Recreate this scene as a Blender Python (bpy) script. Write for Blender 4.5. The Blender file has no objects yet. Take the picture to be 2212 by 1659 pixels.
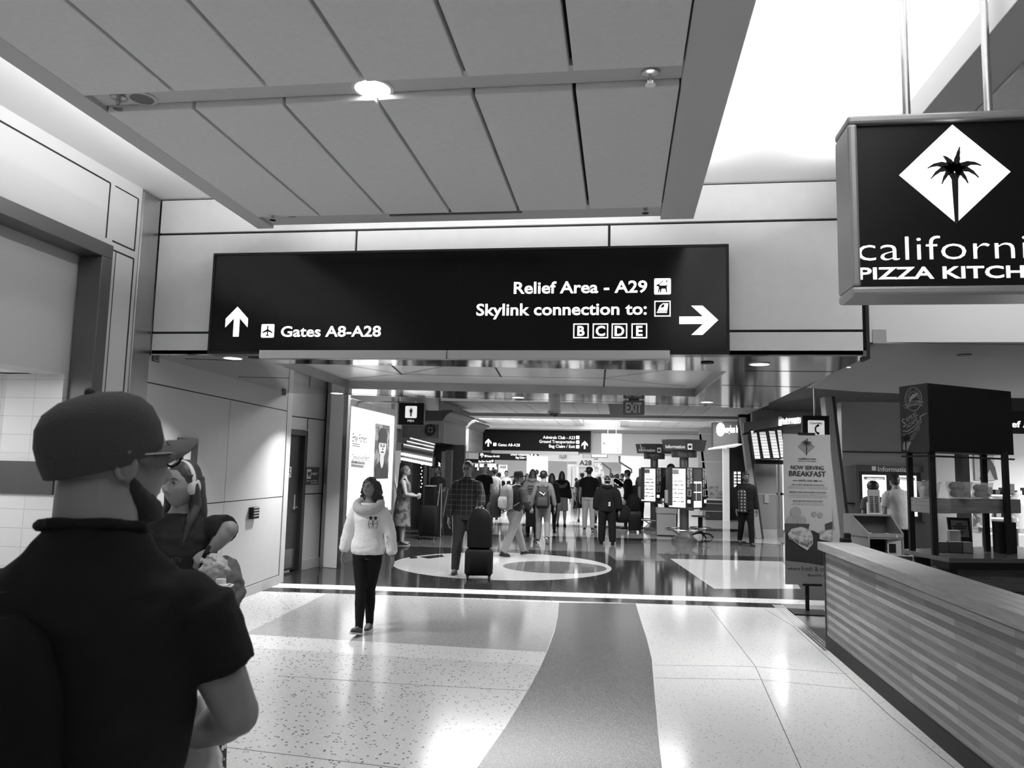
import bpy, bmesh, math, random
from mathutils import Vector, Matrix, Euler, noise
random.seed(7)
S = bpy.context.scene
COL = S.collection
R = math.radians

# ---------------------------------------------------------------- camera
CH, FPX, CX, CY = 1.72, 1661.0, 1106.0, 829.5
YAW, PITCH, ROLL = R(8.15), R(6.27), R(1.28)
F0 = Vector((-math.sin(YAW), math.cos(YAW), 0)); R0 = Vector((math.cos(YAW), math.sin(YAW), 0)); Z0 = Vector((0, 0, 1))
FW = math.cos(PITCH)*F0 + math.sin(PITCH)*Z0
U0 = -math.sin(PITCH)*F0 + math.cos(PITCH)*Z0
RT = math.cos(ROLL)*R0 + math.sin(ROLL)*U0
UP = math.cos(ROLL)*U0 - math.sin(ROLL)*R0
cd = bpy.data.cameras.new('camera'); cam = bpy.data.objects.new('camera', cd); COL.objects.link(cam)
M = Matrix.Identity(4)
for i in range(3):
    M[i][0], M[i][1], M[i][2] = RT[i], UP[i], -FW[i]
M[2][3] = CH
cam.matrix_world = M
cd.sensor_fit = 'HORIZONTAL'; cd.sensor_width = 36; cd.lens = FPX/2212*36
cd.clip_start = 0.05; cd.clip_end = 300
cd.dof.use_dof = True; cd.dof.focus_distance = 9.0; cd.dof.aperture_fstop = 8.0
S.camera = cam
C0 = Vector((0, 0, CH))
def ray(x, y): return FW + (x-CX)/FPX*RT + (CY-y)/FPX*UP
def at(x, y, Y): d = ray(x, y); return C0 + d*(Y/d.y)          # survey: a photo point on the plane Y
def atx(x, y, X): d = ray(x, y); return C0 + d*(X/d.x)         # ... on the plane X
def atz(x, y, z=0.0): d = ray(x, y); return C0 + d*((z-CH)/d.z)  # ... on the plane z

# ---------------------------------------------------------------- view, world, large lights
S.view_settings.view_transform = 'Standard'; S.view_settings.look = 'None'
S.view_settings.gamma = 1; S.view_settings.exposure = 0.0; S.view_settings.use_curve_mapping = False
w = bpy.data.worlds.new('world'); S.world = w; w.use_nodes = True
w.node_tree.nodes['Background'].inputs[0].default_value = (1, 1, 1, 1)
w.node_tree.nodes['Background'].inputs[1].default_value = 0.42
try:
    S.cycles.use_denoising = True; S.cycles.max_bounces = 8; S.cycles.diffuse_bounces = 4
    S.cycles.sample_clamp_indirect = 4.0; S.cycles.blur_glossy = 0.5
    S.cycles.caustics_reflective = False; S.cycles.caustics_refractive = False
except Exception: pass
def area(name, loc, sx, sy, power, direction=(0, 0, -1), spread=180):
    l = bpy.data.lights.new(name, 'AREA'); l.shape = 'RECTANGLE'; l.size = sx; l.size_y = sy; l.energy = power
    l.spread = R(spread)
    o = bpy.data.objects.new(name, l); COL.objects.link(o); o.location = loc
    z = -Vector(direction).normalized(); y = Vector((0, 1, 0)); y = (y-z*y.dot(z)).normalized(); x = y.cross(z)
    o.rotation_euler = Matrix(((x.x, y.x, z.x), (x.y, y.y, z.y), (x.z, y.z, z.z))).to_euler()
    return o
def down(name, loc, r, power, spread=110):
    l = bpy.data.lights.new(name, 'AREA'); l.shape = 'DISK'; l.size = 2*r; l.energy = power; l.spread = R(spread)
    o = bpy.data.objects.new(name, l); COL.objects.link(o); o.location = loc
    return o
ZS, ZC, ZT, YB = 2.745, 3.80, 4.33, 6.9      # soffit, hung ceiling panels, upper ceiling, bulkhead plane
# cove strips lying on top of the hung ceilings
area('cove_strip_left', (-3.16, 2.2, 3.99), 0.10, 8.0, 140, (-0.55, 0, 1))
area('cove_strip_left_end', (-1.4, 6.36, 3.90), 3.4, 0.06, 14, (0, 0.8, 1))
area('cove_strip_right', (0.50, 2.2, 3.99), 0.10, 8.0, 84, (0.6, 0, 1))
area('cove_strip_restaurant', (1.80, 2.2, 3.99), 0.08, 8.0, 85, (-0.7, 0, 1))
# area lamps without fixtures, standing in for unseen hall and concourse ceiling lights
area('hall_light', (-1.3, -2.2, 3.75), 2.6, 1.6, 8)
area('fascia_light', (3.6, 5.6, 3.75), 2.4, 0.3, 30, (0, .8, -1))
area('restaurant_fill', (3.6, 8.6, 2.82), 1.6, 1.2, 60)  # added lamp under the canopy, brightens the banner and restaurant
area('concourse_light_near', (-1.2, 15.5, 4.05), 5.0, 2.0, 520)
area('concourse_light_mid', (-2.5, 27.6, 4.35), 7.0, 5.0, 2200, (0, .7, -1))  # fill lamp, tilted to brighten the front of the far bulkhead
area('concourse_light_far', (-3.5, 44.0, 4.35), 12.0, 10.0, 1200)
area('gate_light', (-4.0, 60.0, 4.3), 14.0, 6.0, 1500)
area('right_hall_light', (4.6, 18.5, 3.1), 2.0, 2.5, 190)
area('shop_light', (9.2, 13.5, 2.75), 2.6, 2.0, 800)

# ---------------------------------------------------------------- materials
MATS = {}
def _nodes(name):
    m = bpy.data.materials.new(name); m.use_nodes = True
    nt = m.node_tree; return m, nt, nt.nodes['Principled BSDF']
def mat(name, g, rough=0.6, metal=0.0, spec=0.5, coat=0.0, noise_amt=0.0, noise_scale=8.0, alpha=1.0, trans=0.0, bump=0.0, bscale=60.):
    if name in MATS: return MATS[name]
    m, nt, b = _nodes(name)
    b.inputs['Base Color'].default_value = (g, g, g, 1)
    b.inputs['Roughness'].default_value = rough; b.inputs['Metallic'].default_value = metal
    b.inputs['Specular IOR Level'].default_value = spec
    b.inputs['Coat Weight'].default_value = coat; b.inputs['Coat Roughness'].default_value = 0.05
    b.inputs['Transmission Weight'].default_value = trans
    b.inputs['Alpha'].default_value = alpha
    tc = nt.nodes.new('ShaderNodeTexCoord')
    if noise_amt:
        n = nt.nodes.new('ShaderNodeTexNoise'); n.inputs['Scale'].default_value = noise_scale; n.inputs['Detail'].default_value = 4
        nt.links.new(tc.outputs['Object'], n.inputs['Vector'])
        r = nt.nodes.new('ShaderNodeMapRange'); r.inputs[1].default_value = .25; r.inputs[2].default_value = .75
        r.inputs[3].default_value = g*(1-noise_amt); r.inputs[4].default_value = g*(1+noise_amt)
        nt.links.new(n.outputs['Fac'], r.inputs[0]); nt.links.new(r.outputs[0], b.inputs['Base Color'])
    if bump:
        n = nt.nodes.new('ShaderNodeTexNoise'); n.inputs['Scale'].default_value = bscale
        nt.links.new(tc.outputs['Object'], n.inputs['Vector'])
        bp = nt.nodes.new('ShaderNodeBump'); bp.inputs['Strength'].default_value = bump; bp.inputs['Distance'].default_value = .01
        nt.links.new(n.outputs['Fac'], bp.inputs['Height']); nt.links.new(bp.outputs[0], b.inputs['Normal'])
    MATS[name] = m; return m
def emit(name, g, strength):
    if name in MATS: return MATS[name]
    m, nt, b = _nodes(name)
    b.inputs['Base Color'].default_value = (g, g, g, 1); b.inputs['Roughness'].default_value = .4
    b.inputs['Emission Color'].default_value = (g, g, g, 1); b.inputs['Emission Strength'].default_value = strength
    MATS[name] = m; return m
def terrazzo(name, base, chip, scale, thr, rough, var=0.12, spec=0.5):
    if name in MATS: return MATS[name]
    m, nt, b = _nodes(name); L = nt.links.new
    tc = nt.nodes.new('ShaderNodeTexCoord')
    v = nt.nodes.new('ShaderNodeTexVoronoi'); v.inputs['Scale'].default_value = scale
    L(tc.outputs['Object'], v.inputs['Vector'])
    sep = nt.nodes.new('ShaderNodeSeparateColor'); L(v.outputs['Color'], sep.inputs[0])
    gt = nt.nodes.new('ShaderNodeMath'); gt.operation = 'GREATER_THAN'; gt.inputs[1].default_value = thr; L(sep.outputs[0], gt.inputs[0])
    lt = nt.nodes.new('ShaderNodeMath'); lt.operation = 'LESS_THAN'; lt.inputs[1].default_value = .42; L(v.outputs['Distance'], lt.inputs[0])
    mu = nt.nodes.new('ShaderNodeMath'); mu.operation = 'MULTIPLY'; L(gt.outputs[0], mu.inputs[0]); L(lt.outputs[0], mu.inputs[1])
    v2 = nt.nodes.new('ShaderNodeTexVoronoi'); v2.inputs['Scale'].default_value = scale*2.6; L(tc.outputs['Object'], v2.inputs['Vector'])
    s2 = nt.nodes.new('ShaderNodeSeparateColor'); L(v2.outputs['Color'], s2.inputs[0])
    mr = nt.nodes.new('ShaderNodeMapRange'); mr.inputs[3].default_value = base*(1-var); mr.inputs[4].default_value = base*(1+var); L(s2.outputs[0], mr.inputs[0])
    mx = nt.nodes.new('ShaderNodeMix'); mx.data_type = 'FLOAT'; L(mu.outputs[0], mx.inputs[0]); L(mr.outputs[0], mx.inputs[2]); mx.inputs[3].default_value = chip
    L(mx.outputs[0], b.inputs['Base Color']); b.inputs['Roughness'].default_value = rough; b.inputs['Specular IOR Level'].default_value = spec
    MATS[name] = m; return m
def wood(name, lo, hi, axis=1, rough=.45, rows=None, length=.7):
    """planks: grain runs along axis; rows = strip height (brick pattern) or None for plain grain"""
    if name in MATS: return MATS[name]
    m, nt, b = _nodes(name); L = nt.links.new
    tc = nt.nodes.new('ShaderNodeTexCoord'); sp = nt.nodes.new('ShaderNodeSeparateXYZ'); L(tc.outputs['Object'], sp.inputs[0])
    cb = nt.nodes.new('ShaderNodeCombineXYZ')
    other = {'y': (1, 2), 'x': (0, 2), 'yx': (1, 0), 'z': (2, 0), 'xy': (0, 1)}[axis if isinstance(axis, str) else 'xyz'[axis]]
    L(sp.outputs[other[0]], cb.inputs[0]); L(sp.outputs[other[1]], cb.inputs[1])
    mp = nt.nodes.new('ShaderNodeMapping'); mp.inputs['Scale'].default_value = (2.2, 34, 1); L(cb.outputs[0], mp.inputs[0])
    n = nt.nodes.new('ShaderNodeTexNoise'); n.inputs['Scale'].default_value = 1.6; n.inputs['Detail'].default_value = 7; n.inputs['Roughness'].default_value = .65
    L(mp.outputs[0], n.inputs['Vector'])
    g = nt.nodes.new('ShaderNodeMapRange'); g.inputs[1].default_value = .3; g.inputs[2].default_value = .7; L(n.outputs['Fac'], g.inputs[0])
    if rows:
        br = nt.nodes.new('ShaderNodeTexBrick'); br.inputs['Scale'].default_value = 1; br.inputs['Brick Width'].default_value = length
        br.inputs['Row Height'].default_value = rows; br.inputs['Mortar Size'].default_value = .0012; br.offset = .37; br.squash = 1.0
        br.inputs['Color1'].default_value = (lo, lo, lo, 1); br.inputs['Color2'].default_value = (hi, hi, hi, 1); br.inputs['Mortar'].default_value = (lo*.5,)*3+(1,)
        L(cb.outputs[0], br.inputs['Vector'])
        # every other row darker, the way the strips are laid
        wv = nt.nodes.new('ShaderNodeMath'); wv.operation = 'DIVIDE'; wv.inputs[1].default_value = rows*2; L(sp.outputs[other[1]], wv.inputs[0])
        fr = nt.nodes.new('ShaderNodeMath'); fr.operation = 'FRACT'; L(wv.outputs[0], fr.inputs[0])
        st = nt.nodes.new('ShaderNodeMath'); st.operation = 'GREATER_THAN'; st.inputs[1].default_value = .5; L(fr.outputs[0], st.inputs[0])
        a = nt.nodes.new('ShaderNodeMapRange'); a.inputs[3].default_value = .42; a.inputs[4].default_value = 1.0; L(st.outputs[0], a.inputs[0])
        g.inputs[3].default_value = .72; g.inputs[4].default_value = 1.2
        m1 = nt.nodes.new('ShaderNodeMath'); m1.operation = 'MULTIPLY'; L(a.outputs[0], m1.inputs[0]); L(g.outputs[0], m1.inputs[1])
        mx = nt.nodes.new('ShaderNodeMix'); mx.data_type = 'RGBA'; mx.blend_type = 'MULTIPLY'; mx.inputs[0].default_value = 1
        L(br.outputs['Color'], mx.inputs[6]); L(m1.outputs[0], mx.inputs[7]); L(mx.outputs[2], b.inputs['Base Color'])
    else:
        g.inputs[3].default_value = lo; g.inputs[4].default_value = hi; L(g.outputs[0], b.inputs['Base Color'])
    b.inputs['Roughness'].default_value = rough
    MATS[name] = m; return m
def plaid(name, base, line, sx, width=.1, check=None, rough=.9):
    if name in MATS: return MATS[name]
    m, nt, b = _nodes(name); L = nt.links.new
    tc = nt.nodes.new('ShaderNodeTexCoord'); sp = nt.nodes.new('ShaderNodeSeparateXYZ'); L(tc.outputs['Object'], sp.inputs[0])
    outs = []
    for ax in (0, 2):
        d = nt.nodes.new('ShaderNodeMath'); d.operation = 'DIVIDE'; d.inputs[1].default_value = sx; L(sp.outputs[ax], d.inputs[0])
        f = nt.nodes.new('ShaderNodeMath'); f.operation = 'FRACT'; L(d.outputs[0], f.inputs[0])
        l = nt.nodes.new('ShaderNodeMath'); l.operation = 'LESS_THAN'; l.inputs[1].default_value = width; L(f.outputs[0], l.inputs[0])
        outs.append(l)
    c = nt.nodes.new('ShaderNodeMath'); c.operation = 'MULTIPLY' if check else 'MAXIMUM'
    L(outs[0].outputs[0], c.inputs[0]); L(outs[1].outputs[0], c.inputs[1])
    r = nt.nodes.new('ShaderNodeMapRange'); r.inputs[3].default_value = base; r.inputs[4].default_value = line; L(c.outputs[0], r.inputs[0])
    L(r.outputs[0], b.inputs['Base Color']); b.inputs['Roughness'].default_value = rough
    MATS[name] = m; return m
def blotch(name, lo, hi, scale, thr=.5, rough=.85, kind='noise', soft=.04):
    if name in MATS: return MATS[name]
    m, nt, b = _nodes(name); L = nt.links.new
    tc = nt.nodes.new('ShaderNodeTexCoord')
    n = nt.nodes.new('ShaderNodeTexNoise' if kind == 'noise' else 'ShaderNodeTexVoronoi'); n.inputs['Scale'].default_value = scale
    L(tc.outputs['Object'], n.inputs['Vector'])
    r = nt.nodes.new('ShaderNodeMapRange'); r.inputs[1].default_value = thr-soft; r.inputs[2].default_value = thr+soft
    r.inputs[3].default_value = lo; r.inputs[4].default_value = hi
    L(n.outputs['Fac' if kind == 'noise' else 'Distance'], r.inputs[0]); L(r.outputs[0], b.inputs['Base Color'])
    b.inputs['Roughness'].default_value = rough
    MATS[name] = m; return m
def tiles(name, g, grout, w, h, rough=.3):
    if name in MATS: return MATS[name]
    m, nt, b = _nodes(name); L = nt.links.new
    tc = nt.nodes.new('ShaderNodeTexCoord'); sp = nt.nodes.new('ShaderNodeSeparateXYZ'); L(tc.outputs['Object'], sp.inputs[0])
    ad = nt.nodes.new('ShaderNodeMath'); ad.operation = 'ADD'; L(sp.outputs[0], ad.inputs[0]); L(sp.outputs[1], ad.inputs[1])
    cb = nt.nodes.new('ShaderNodeCombineXYZ'); L(ad.outputs[0], cb.inputs[0]); L(sp.outputs[2], cb.inputs[1])
    br = nt.nodes.new('ShaderNodeTexBrick'); br.inputs['Scale'].default_value = 1; br.offset = 0
    br.inputs['Brick Width'].default_value = w; br.inputs['Row Height'].default_value = h; br.inputs['Mortar Size'].default_value = .003
    br.inputs['Color1'].default_value = (g, g, g, 1); br.inputs['Color2'].default_value = (g*.94,)*3+(1,); br.inputs['Mortar'].default_value = (grout,)*3+(1,)
    L(cb.outputs[0], br.inputs['Vector']); L(br.outputs['Color'], b.inputs['Base Color']); b.inputs['Roughness'].default_value = rough
    MATS[name] = m; return m

WHITE_PANEL = mat('wall_panel_light', .72, .42, noise_amt=.03)
PANEL_GREY = mat('wall_panel_grey', .30, .5, noise_amt=.04)
CEIL_WHITE = mat('ceiling_white', .82, .8)
CEIL_TILE = mat('ceiling_tile', .84, .85, noise_amt=.03, noise_scale=30)
BLACK = mat('black_gap', .004, .7)
BLACK_GLOSS = mat('black_gloss', .006, .14)
BLACK_MATTE = mat('black_matte', .008, .6, spec=.22)
DARK_METAL = mat('dark_metal', .06, .4, .6)
METAL = mat('brushed_metal', .42, .32, 1.0, noise_amt=.1, noise_scale=3)
POLISHED = mat('polished_metal', .55, .10, 1.0, noise_amt=.05, noise_scale=2)
CHROME = mat('chrome', .75, .12, 1.0)
STONE = mat('stone_base', .42, .4, noise_amt=.12, noise_scale=40)
GLOW = emit('sign_white', 1.0, 1.6)
GLOW_SOFT = emit('screen_white', .95, .95)
LAMP = emit('lamp_white', 1.0, 9.0)
WHITE = mat('white_plastic', .75, .4)
PAPER = mat('paper', .7, .8)
GREY_LIGHT = mat('light_grey', .40, .5)
GREY_MID = mat('mid_grey', .18, .5)
GREY_DARK = mat('dark_grey', .055, .55)
RUBBER = mat('rubber', .01, .7)
GLASS = mat('clear_plastic', .9, .08, trans=1.0)

# ---------------------------------------------------------------- object helpers
MW = {}
def tag(o, label=None, cat=None, group=None, kind=None):
    if label: o['label'] = label
    if cat: o['category'] = cat
    if group: o['group'] = group
    if kind: o['kind'] = kind
    return o
def thing(name, label, cat, loc=(0, 0, 0), rz=0.0, group=None, kind=None):
    o = bpy.data.objects.new(name, None); COL.objects.link(o)
    o.location = loc; o.rotation_euler = (0, 0, rz); o.empty_display_size = .1
    MW[o.name] = Matrix.Translation(Vector(loc)) @ Matrix.Rotation(rz, 4, 'Z')
    return tag(o, label, cat, group, kind)
def copy_tree(o, loc=None, rz=None, label=None, parent=None):
    c = o.copy(); COL.objects.link(c)
    if parent: c.parent = parent
    if loc is not None: c.location = loc
    if rz is not None: c.rotation_euler = (0, 0, rz)
    if label: c['label'] = label
    for ch in list(o.children): copy_tree(ch, parent=c)
    return c
class MB:
    def __init__(s, frame=None): s.bm = bmesh.new(); s.M = frame or Matrix.Identity(4); s.mi = 0
    def _v(s, co): return s.bm.verts.new(s.M @ Vector(co))
    def _f(s, vs):
        try:
            f = s.bm.faces.new(vs); f.material_index = s.mi; return f
        except ValueError: return None
    def box(s, a, b):
        x0, y0, z0 = [min(a[i], b[i]) for i in range(3)]; x1, y1, z1 = [max(a[i], b[i]) for i in range(3)]
        v = [s._v(c) for c in ((x0,y0,z0),(x1,y0,z0),(x1,y1,z0),(x0,y1,z0),(x0,y0,z1),(x1,y0,z1),(x1,y1,z1),(x0,y1,z1))]
        for q in ((3,2,1,0),(4,5,6,7),(0,1,5,4),(1,2,6,5),(2,3,7,6),(3,0,4,7)): s._f([v[i] for i in q])
        return s
    def hexa(s, bottom, top):
        v = [s._v(c) for c in list(bottom)+list(top)]; n = len(bottom)
        s._f([v[i] for i in reversed(range(n))]); s._f([v[n+i] for i in range(n)])
        for i in range(n): j = (i+1) % n; s._f([v[i], v[j], v[n+j], v[n+i]])
        return s
    def prism(s, pts, z0, z1): return s.hexa([(p[0], p[1], z0) for p in pts], [(p[0], p[1], z1) for p in pts])
    def slab(s, pts, d):
        d = Vector(d); return s.hexa([Vector(p) for p in pts], [Vector(p)+d for p in pts])
    def poly(s, pts, y0=0.0, t=.003):          # flat shape in the local x-z plane, facing -y
        return s.hexa([(p[0], y0, p[1]) for p in pts], [(p[0], y0-t, p[1]) for p in pts])
    def ring_poly(s, x0, z0, x1, z1, wd, y0=0, t=.003):
        s.poly([(x0,z0),(x1,z0),(x1,z0+wd),(x0,z0+wd)], y0, t); s.poly([(x0,z1-wd),(x1,z1-wd),(x1,z1),(x0,z1)], y0, t)
        s.poly([(x0,z0+wd),(x0+wd,z0+wd),(x0+wd,z1-wd),(x0,z1-wd)], y0, t); s.poly([(x1-wd,z0+wd),(x1,z0+wd),(x1,z1-wd),(x1-wd,z1-wd)], y0, t)
        return s
    def disc(s, x, z, r, y0=0, t=.003, n=20, rz=None): return s.poly([(x+r*math.cos(2*math.pi*i/n), z+(rz or r)*math.sin(2*math.pi*i/n)) for i in range(n)], y0, t)
    def stroke(s, pts, wd, y0=0, t=.003):
        for a, b in zip(pts, pts[1:]):
            a = Vector(a); b = Vector(b); d = b-a
            if d.length < 1e-6: continue
            n = Vector((-d.y, d.x)).normalized()*wd/2; e = d.normalized()*wd*.3
            s.poly([a-n-e, b-n+e, b+n+e, a+n-e], y0, t)
        return s
    def tube(s, path, rad, seg=12, cap=True, sc=(1, 1)):
        path = [Vector(p) for p in path]; n = len(path)
        if not hasattr(rad, '__len__'): rad = [rad]*n
        rings = []; ref = None
        for i, p in enumerate(path):
            t = (path[min(i+1, n-1)]-path[max(i-1, 0)]).normalized()
            if ref is None:
                ref = Vector((1, 0, 0)) if abs(t.x) < .8 else Vector((0, 1, 0))
            u = (ref - t*ref.dot(t)).normalized(); v = t.cross(u); ref = u
            rings.append([s._v(p + (u*math.cos(2*math.pi*k/seg)*sc[0] + v*math.sin(2*math.pi*k/seg)*sc[1])*rad[i]) for k in range(seg)])
        for a, b in zip(rings, rings[1:]):
            for k in range(seg): s._f([a[k], a[(k+1) % seg], b[(k+1) % seg], b[k]])
        if cap: s._f(list(reversed(rings[0]))); s._f(rings[-1])
        return s
    def loft(s, rings, seg=24, cap=True, power=2.0):      # rings: (cx, cy, cz, rx, ry[, tilt])
        rr = []
        for c in rings:
            ring = []
            for k in range(seg):
                a = 2*math.pi*k/seg; ca, sa = math.cos(a), math.sin(a)
                px = math.copysign(abs(ca)**(2/power), ca)*c[3]; py = math.copysign(abs(sa)**(2/power), sa)*c[4]
                tz = py*math.tan(c[5]) if len(c) > 5 else 0
                ring.append(s._v((c[0]+px, c[1]+py, c[2]+tz)))
            rr.append(ring)
        for a, b in zip(rr, rr[1:]):
            for k in range(seg): s._f([a[k], a[(k+1) % seg], b[(k+1) % seg], b[k]])
        if cap: s._f(list(reversed(rr[0]))); s._f(rr[-1])
        return s
    def lathe(s, prof, c=(0, 0, 0), seg=32):
        return s.loft([(c[0], c[1], c[2]+z, r, r) for r, z in prof], seg)
    def ball(s, c, r, seg=16, rings=10):
        if not hasattr(r, '__len__'): r = (r, r, r)
        return s.loft([(c[0], c[1], c[2]-r[2]*math.cos(math.pi*i/rings), max(r[0]*math.sin(math.pi*i/rings), 1e-4), max(r[1]*math.sin(math.pi*i/rings), 1e-4)) for i in range(rings+1)], seg)
    def text(s, txt, x, z, h, align='L', width=None, y=0.0, t=.003, bold=.0, slant=0.0, rot=0.0):
        cu = bpy.data.curves.new('t', 'FONT'); cu.body = txt; cu.size = 1; cu.offset = bold; cu.resolution_u = 3
        ob = bpy.data.objects.new('t', cu); me = bpy.data.meshes.new_from_object(ob)
        xs = [v.co.x for v in me.vertices]
        if xs:
            CAP = .70
            k = h/CAP; x0, x1 = min(xs), max(xs); kx = width/(x1-x0) if width else k
            off = {'L': -x0, 'R': -x1, 'C': -(x0+x1)/2}[align]
            cr, sr = math.cos(rot), math.sin(rot)
            def put(v, yy):
                a = (v.co.x+off)*kx + v.co.y*k*slant; b = v.co.y*k
                return s._v((x+a*cr-b*sr, yy, z+a*sr+b*cr))
            front = [put(v, y-t) for v in me.vertices]
            for p in me.polygons:
                s._f([front[i] for i in p.vertices])
        bpy.data.objects.remove(ob); bpy.data.curves.remove(cu); bpy.data.meshes.remove(me)
        return s
    def mesh(s, me, Mx=None, mi=None):
        Mx = s.M @ (Mx or Matrix.Identity(4)); vs = [s.bm.verts.new(Mx @ v.co) for v in me.vertices]
        for p in me.polygons:
            try:
                f = s.bm.faces.new([vs[i] for i in p.vertices]); f.material_index = p.material_index if mi is None else mi
            except ValueError: pass
        return s
    def build(s, name, m, parent=None, smooth=False, world=True, bevel=0.0):
        bm = s.bm
        if world and parent is not None: bm.transform(MW[parent.name].inverted())
        bmesh.ops.recalc_face_normals(bm, faces=bm.faces)
        me = bpy.data.meshes.new(name)
        bm.to_mesh(me); bm.free()
        ms = m if isinstance(m, (list, tuple)) else [m]
        for q in ms: me.materials.append(q)
        if smooth:
            me.shade_smooth()
            try: me.set_sharp_from_angle(angle=R(40))
            except Exception: pass
        o = bpy.data.objects.new(name, me); COL.objects.link(o)
        if parent is not None:
            o.parent = parent
            MW[o.name] = MW[parent.name].copy()
        else: MW[o.name] = Matrix.Identity(4)
        if bevel:
            b = o.modifiers.new('bevel', 'BEVEL'); b.width = bevel; b.segments = 2; b.limit_method = 'ANGLE'
        return o
def struct(name, mb, m, **k): return tag(mb.build(name, m, **k), kind='structure')
def solo(name, label, cat, mb, m, group=None, **k): return tag(mb.build(name, m, **k), label, cat, group)
WORK = bpy.data.scenes.new('work')
def remesh(mb, voxel, smooth=3, wrinkle=0.0, freq=9.0):
    bmesh.ops.recalc_face_normals(mb.bm, faces=mb.bm.faces)
    me = bpy.data.meshes.new('tmp'); mb.bm.to_mesh(me); mb.bm.free()
    ob = bpy.data.objects.new('tmp', me); WORK.collection.objects.link(ob)
    r = ob.modifiers.new('r', 'REMESH'); r.mode = 'VOXEL'; r.voxel_size = voxel
    if smooth:
        q = ob.modifiers.new('s', 'SMOOTH'); q.iterations = smooth; q.factor = .5
    vl = WORK.view_layers[0]; vl.update(); dg = vl.depsgraph
    out = bpy.data.meshes.new_from_object(ob.evaluated_get(dg))
    bpy.data.objects.remove(ob); bpy.data.meshes.remove(me)
    if wrinkle:
        for v in out.vertices:
            p = v.co*freq; n = noise.noise(Vector((p.x, p.y, p.z*1.0)))*.6 + noise.noise(Vector((p.x*2.1+5, p.y*2.1, p.z*3.1)))*.4
            v.co += v.normal*n*wrinkle
    out.shade_smooth()
    return out
def obj_from(me, name, m, parent):
    out = me; out.name = name; out.materials.clear()
    for q in (m if isinstance(m, (list, tuple)) else [m]): out.materials.append(q)
    o = bpy.data.objects.new(name, out); COL.objects.link(o); o.parent = parent
    MW[o.name] = MW[parent.name].copy()
    return o
# ================================================================= FLOOR
T_LIGHT = terrazzo('terrazzo_light', .60, .10, 46, .86, .16, .10)
T_CLEAN = terrazzo('terrazzo_clean', .66, .40, 60, .90, .14, .08)
T_WHITE = terrazzo('terrazzo_white', .72, .14, 46, .90, .16, .06)
T_GREY = terrazzo('terrazzo_grey', .40, .20, 70, .75, .15, .16)
T_PATH = terrazzo('terrazzo_path', .075, .015, 70, .55, .2, .7, .15)
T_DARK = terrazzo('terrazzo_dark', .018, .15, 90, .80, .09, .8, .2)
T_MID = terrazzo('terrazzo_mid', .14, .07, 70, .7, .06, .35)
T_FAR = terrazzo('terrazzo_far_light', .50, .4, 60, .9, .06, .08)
DARKWOOD = wood('restaurant_floorboards', .02, .07, 'yx', .3)
floor = struct('floor', MB().box((-12, -5, -.12), (14, 75, 0)), T_LIGHT)
MW['floor'] = Matrix.Identity(4)
def inlay(name, pts, m, lift=.0006, px=True):
    P = [atz(*p) if px else Vector((p[0], p[1], 0)) for p in pts]
    b = MB(); b.prism([(p.x, p.y) for p in P], -.004, lift)
    o = b.build(name, m, floor); o['kind'] = 'structure'; return o
def ext(p, q, t):   # extend a floor line beyond the frame
    a = atz(*p); b = atz(*q); c = a+(b-a)*t; return (c.x, c.y)
bandA, bandB = atz(560, 1277), atz(1690, 1313.5)
def along(p, dx): d = (bandB-bandA).normalized(); return p+d*dx
ud = (bandB-bandA).normalized(); un = Vector((-ud.y, ud.x, 0))
def strip(name, n0, n1, m, x0=-.15, x1=7.35, lift=.0008):
    pts = [bandA+ud*x0+un*n0, bandA+ud*x1+un*n0, bandA+ud*x1+un*n1, bandA+ud*x0+un*n1]
    return inlay(name, [(p.x, p.y) for p in pts], m, lift, False)
# grey fields and the curved speckled path
inlay('terrazzo_field_grey', [(708,1281),(1210,1302),(1200,1350),(1180,1409),(527,1370)], T_GREY)
inlay('terrazzo_stripe_white', [(527,1370),(1180,1409),(1170,1437),(488,1395)], T_WHITE)
p0 = [(1208,1302),(1205,1330),(1198,1365),(1184,1403),(1168,1440),(1147,1480),(1120,1525),(1090,1574),(1060,1616),(1030,1659),(960,1760),(880,1880)]
p1 = [(1480,1880),(1450,1760),(1430,1659),(1422,1590),(1414,1500),(1408,1425),(1397,1380),(1384,1340),(1373,1304)]
inlay('terrazzo_path', p0+p1, T_PATH, .001)
inlay('terrazzo_field_clean', [(1373,1304),(1384,1340),(1397,1380),(1408,1425),(1414,1500),(1422,1590),(1430,1659),(1450,1760),(2230,1760),(1788,1400),(1692,1314)], T_CLEAN)
strip('terrazzo_band_dark', 0.0, .34, T_DARK)
strip('terrazzo_band_white', .34, .72, T_WHITE)
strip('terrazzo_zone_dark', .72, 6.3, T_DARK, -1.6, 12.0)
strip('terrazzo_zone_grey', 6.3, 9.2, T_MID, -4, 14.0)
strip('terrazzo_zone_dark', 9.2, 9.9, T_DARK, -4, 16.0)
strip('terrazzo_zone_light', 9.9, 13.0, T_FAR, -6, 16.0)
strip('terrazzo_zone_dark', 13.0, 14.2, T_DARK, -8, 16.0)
strip('terrazzo_zone_light', 14.2, 60, T_FAR, -14, 16.0)
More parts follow.
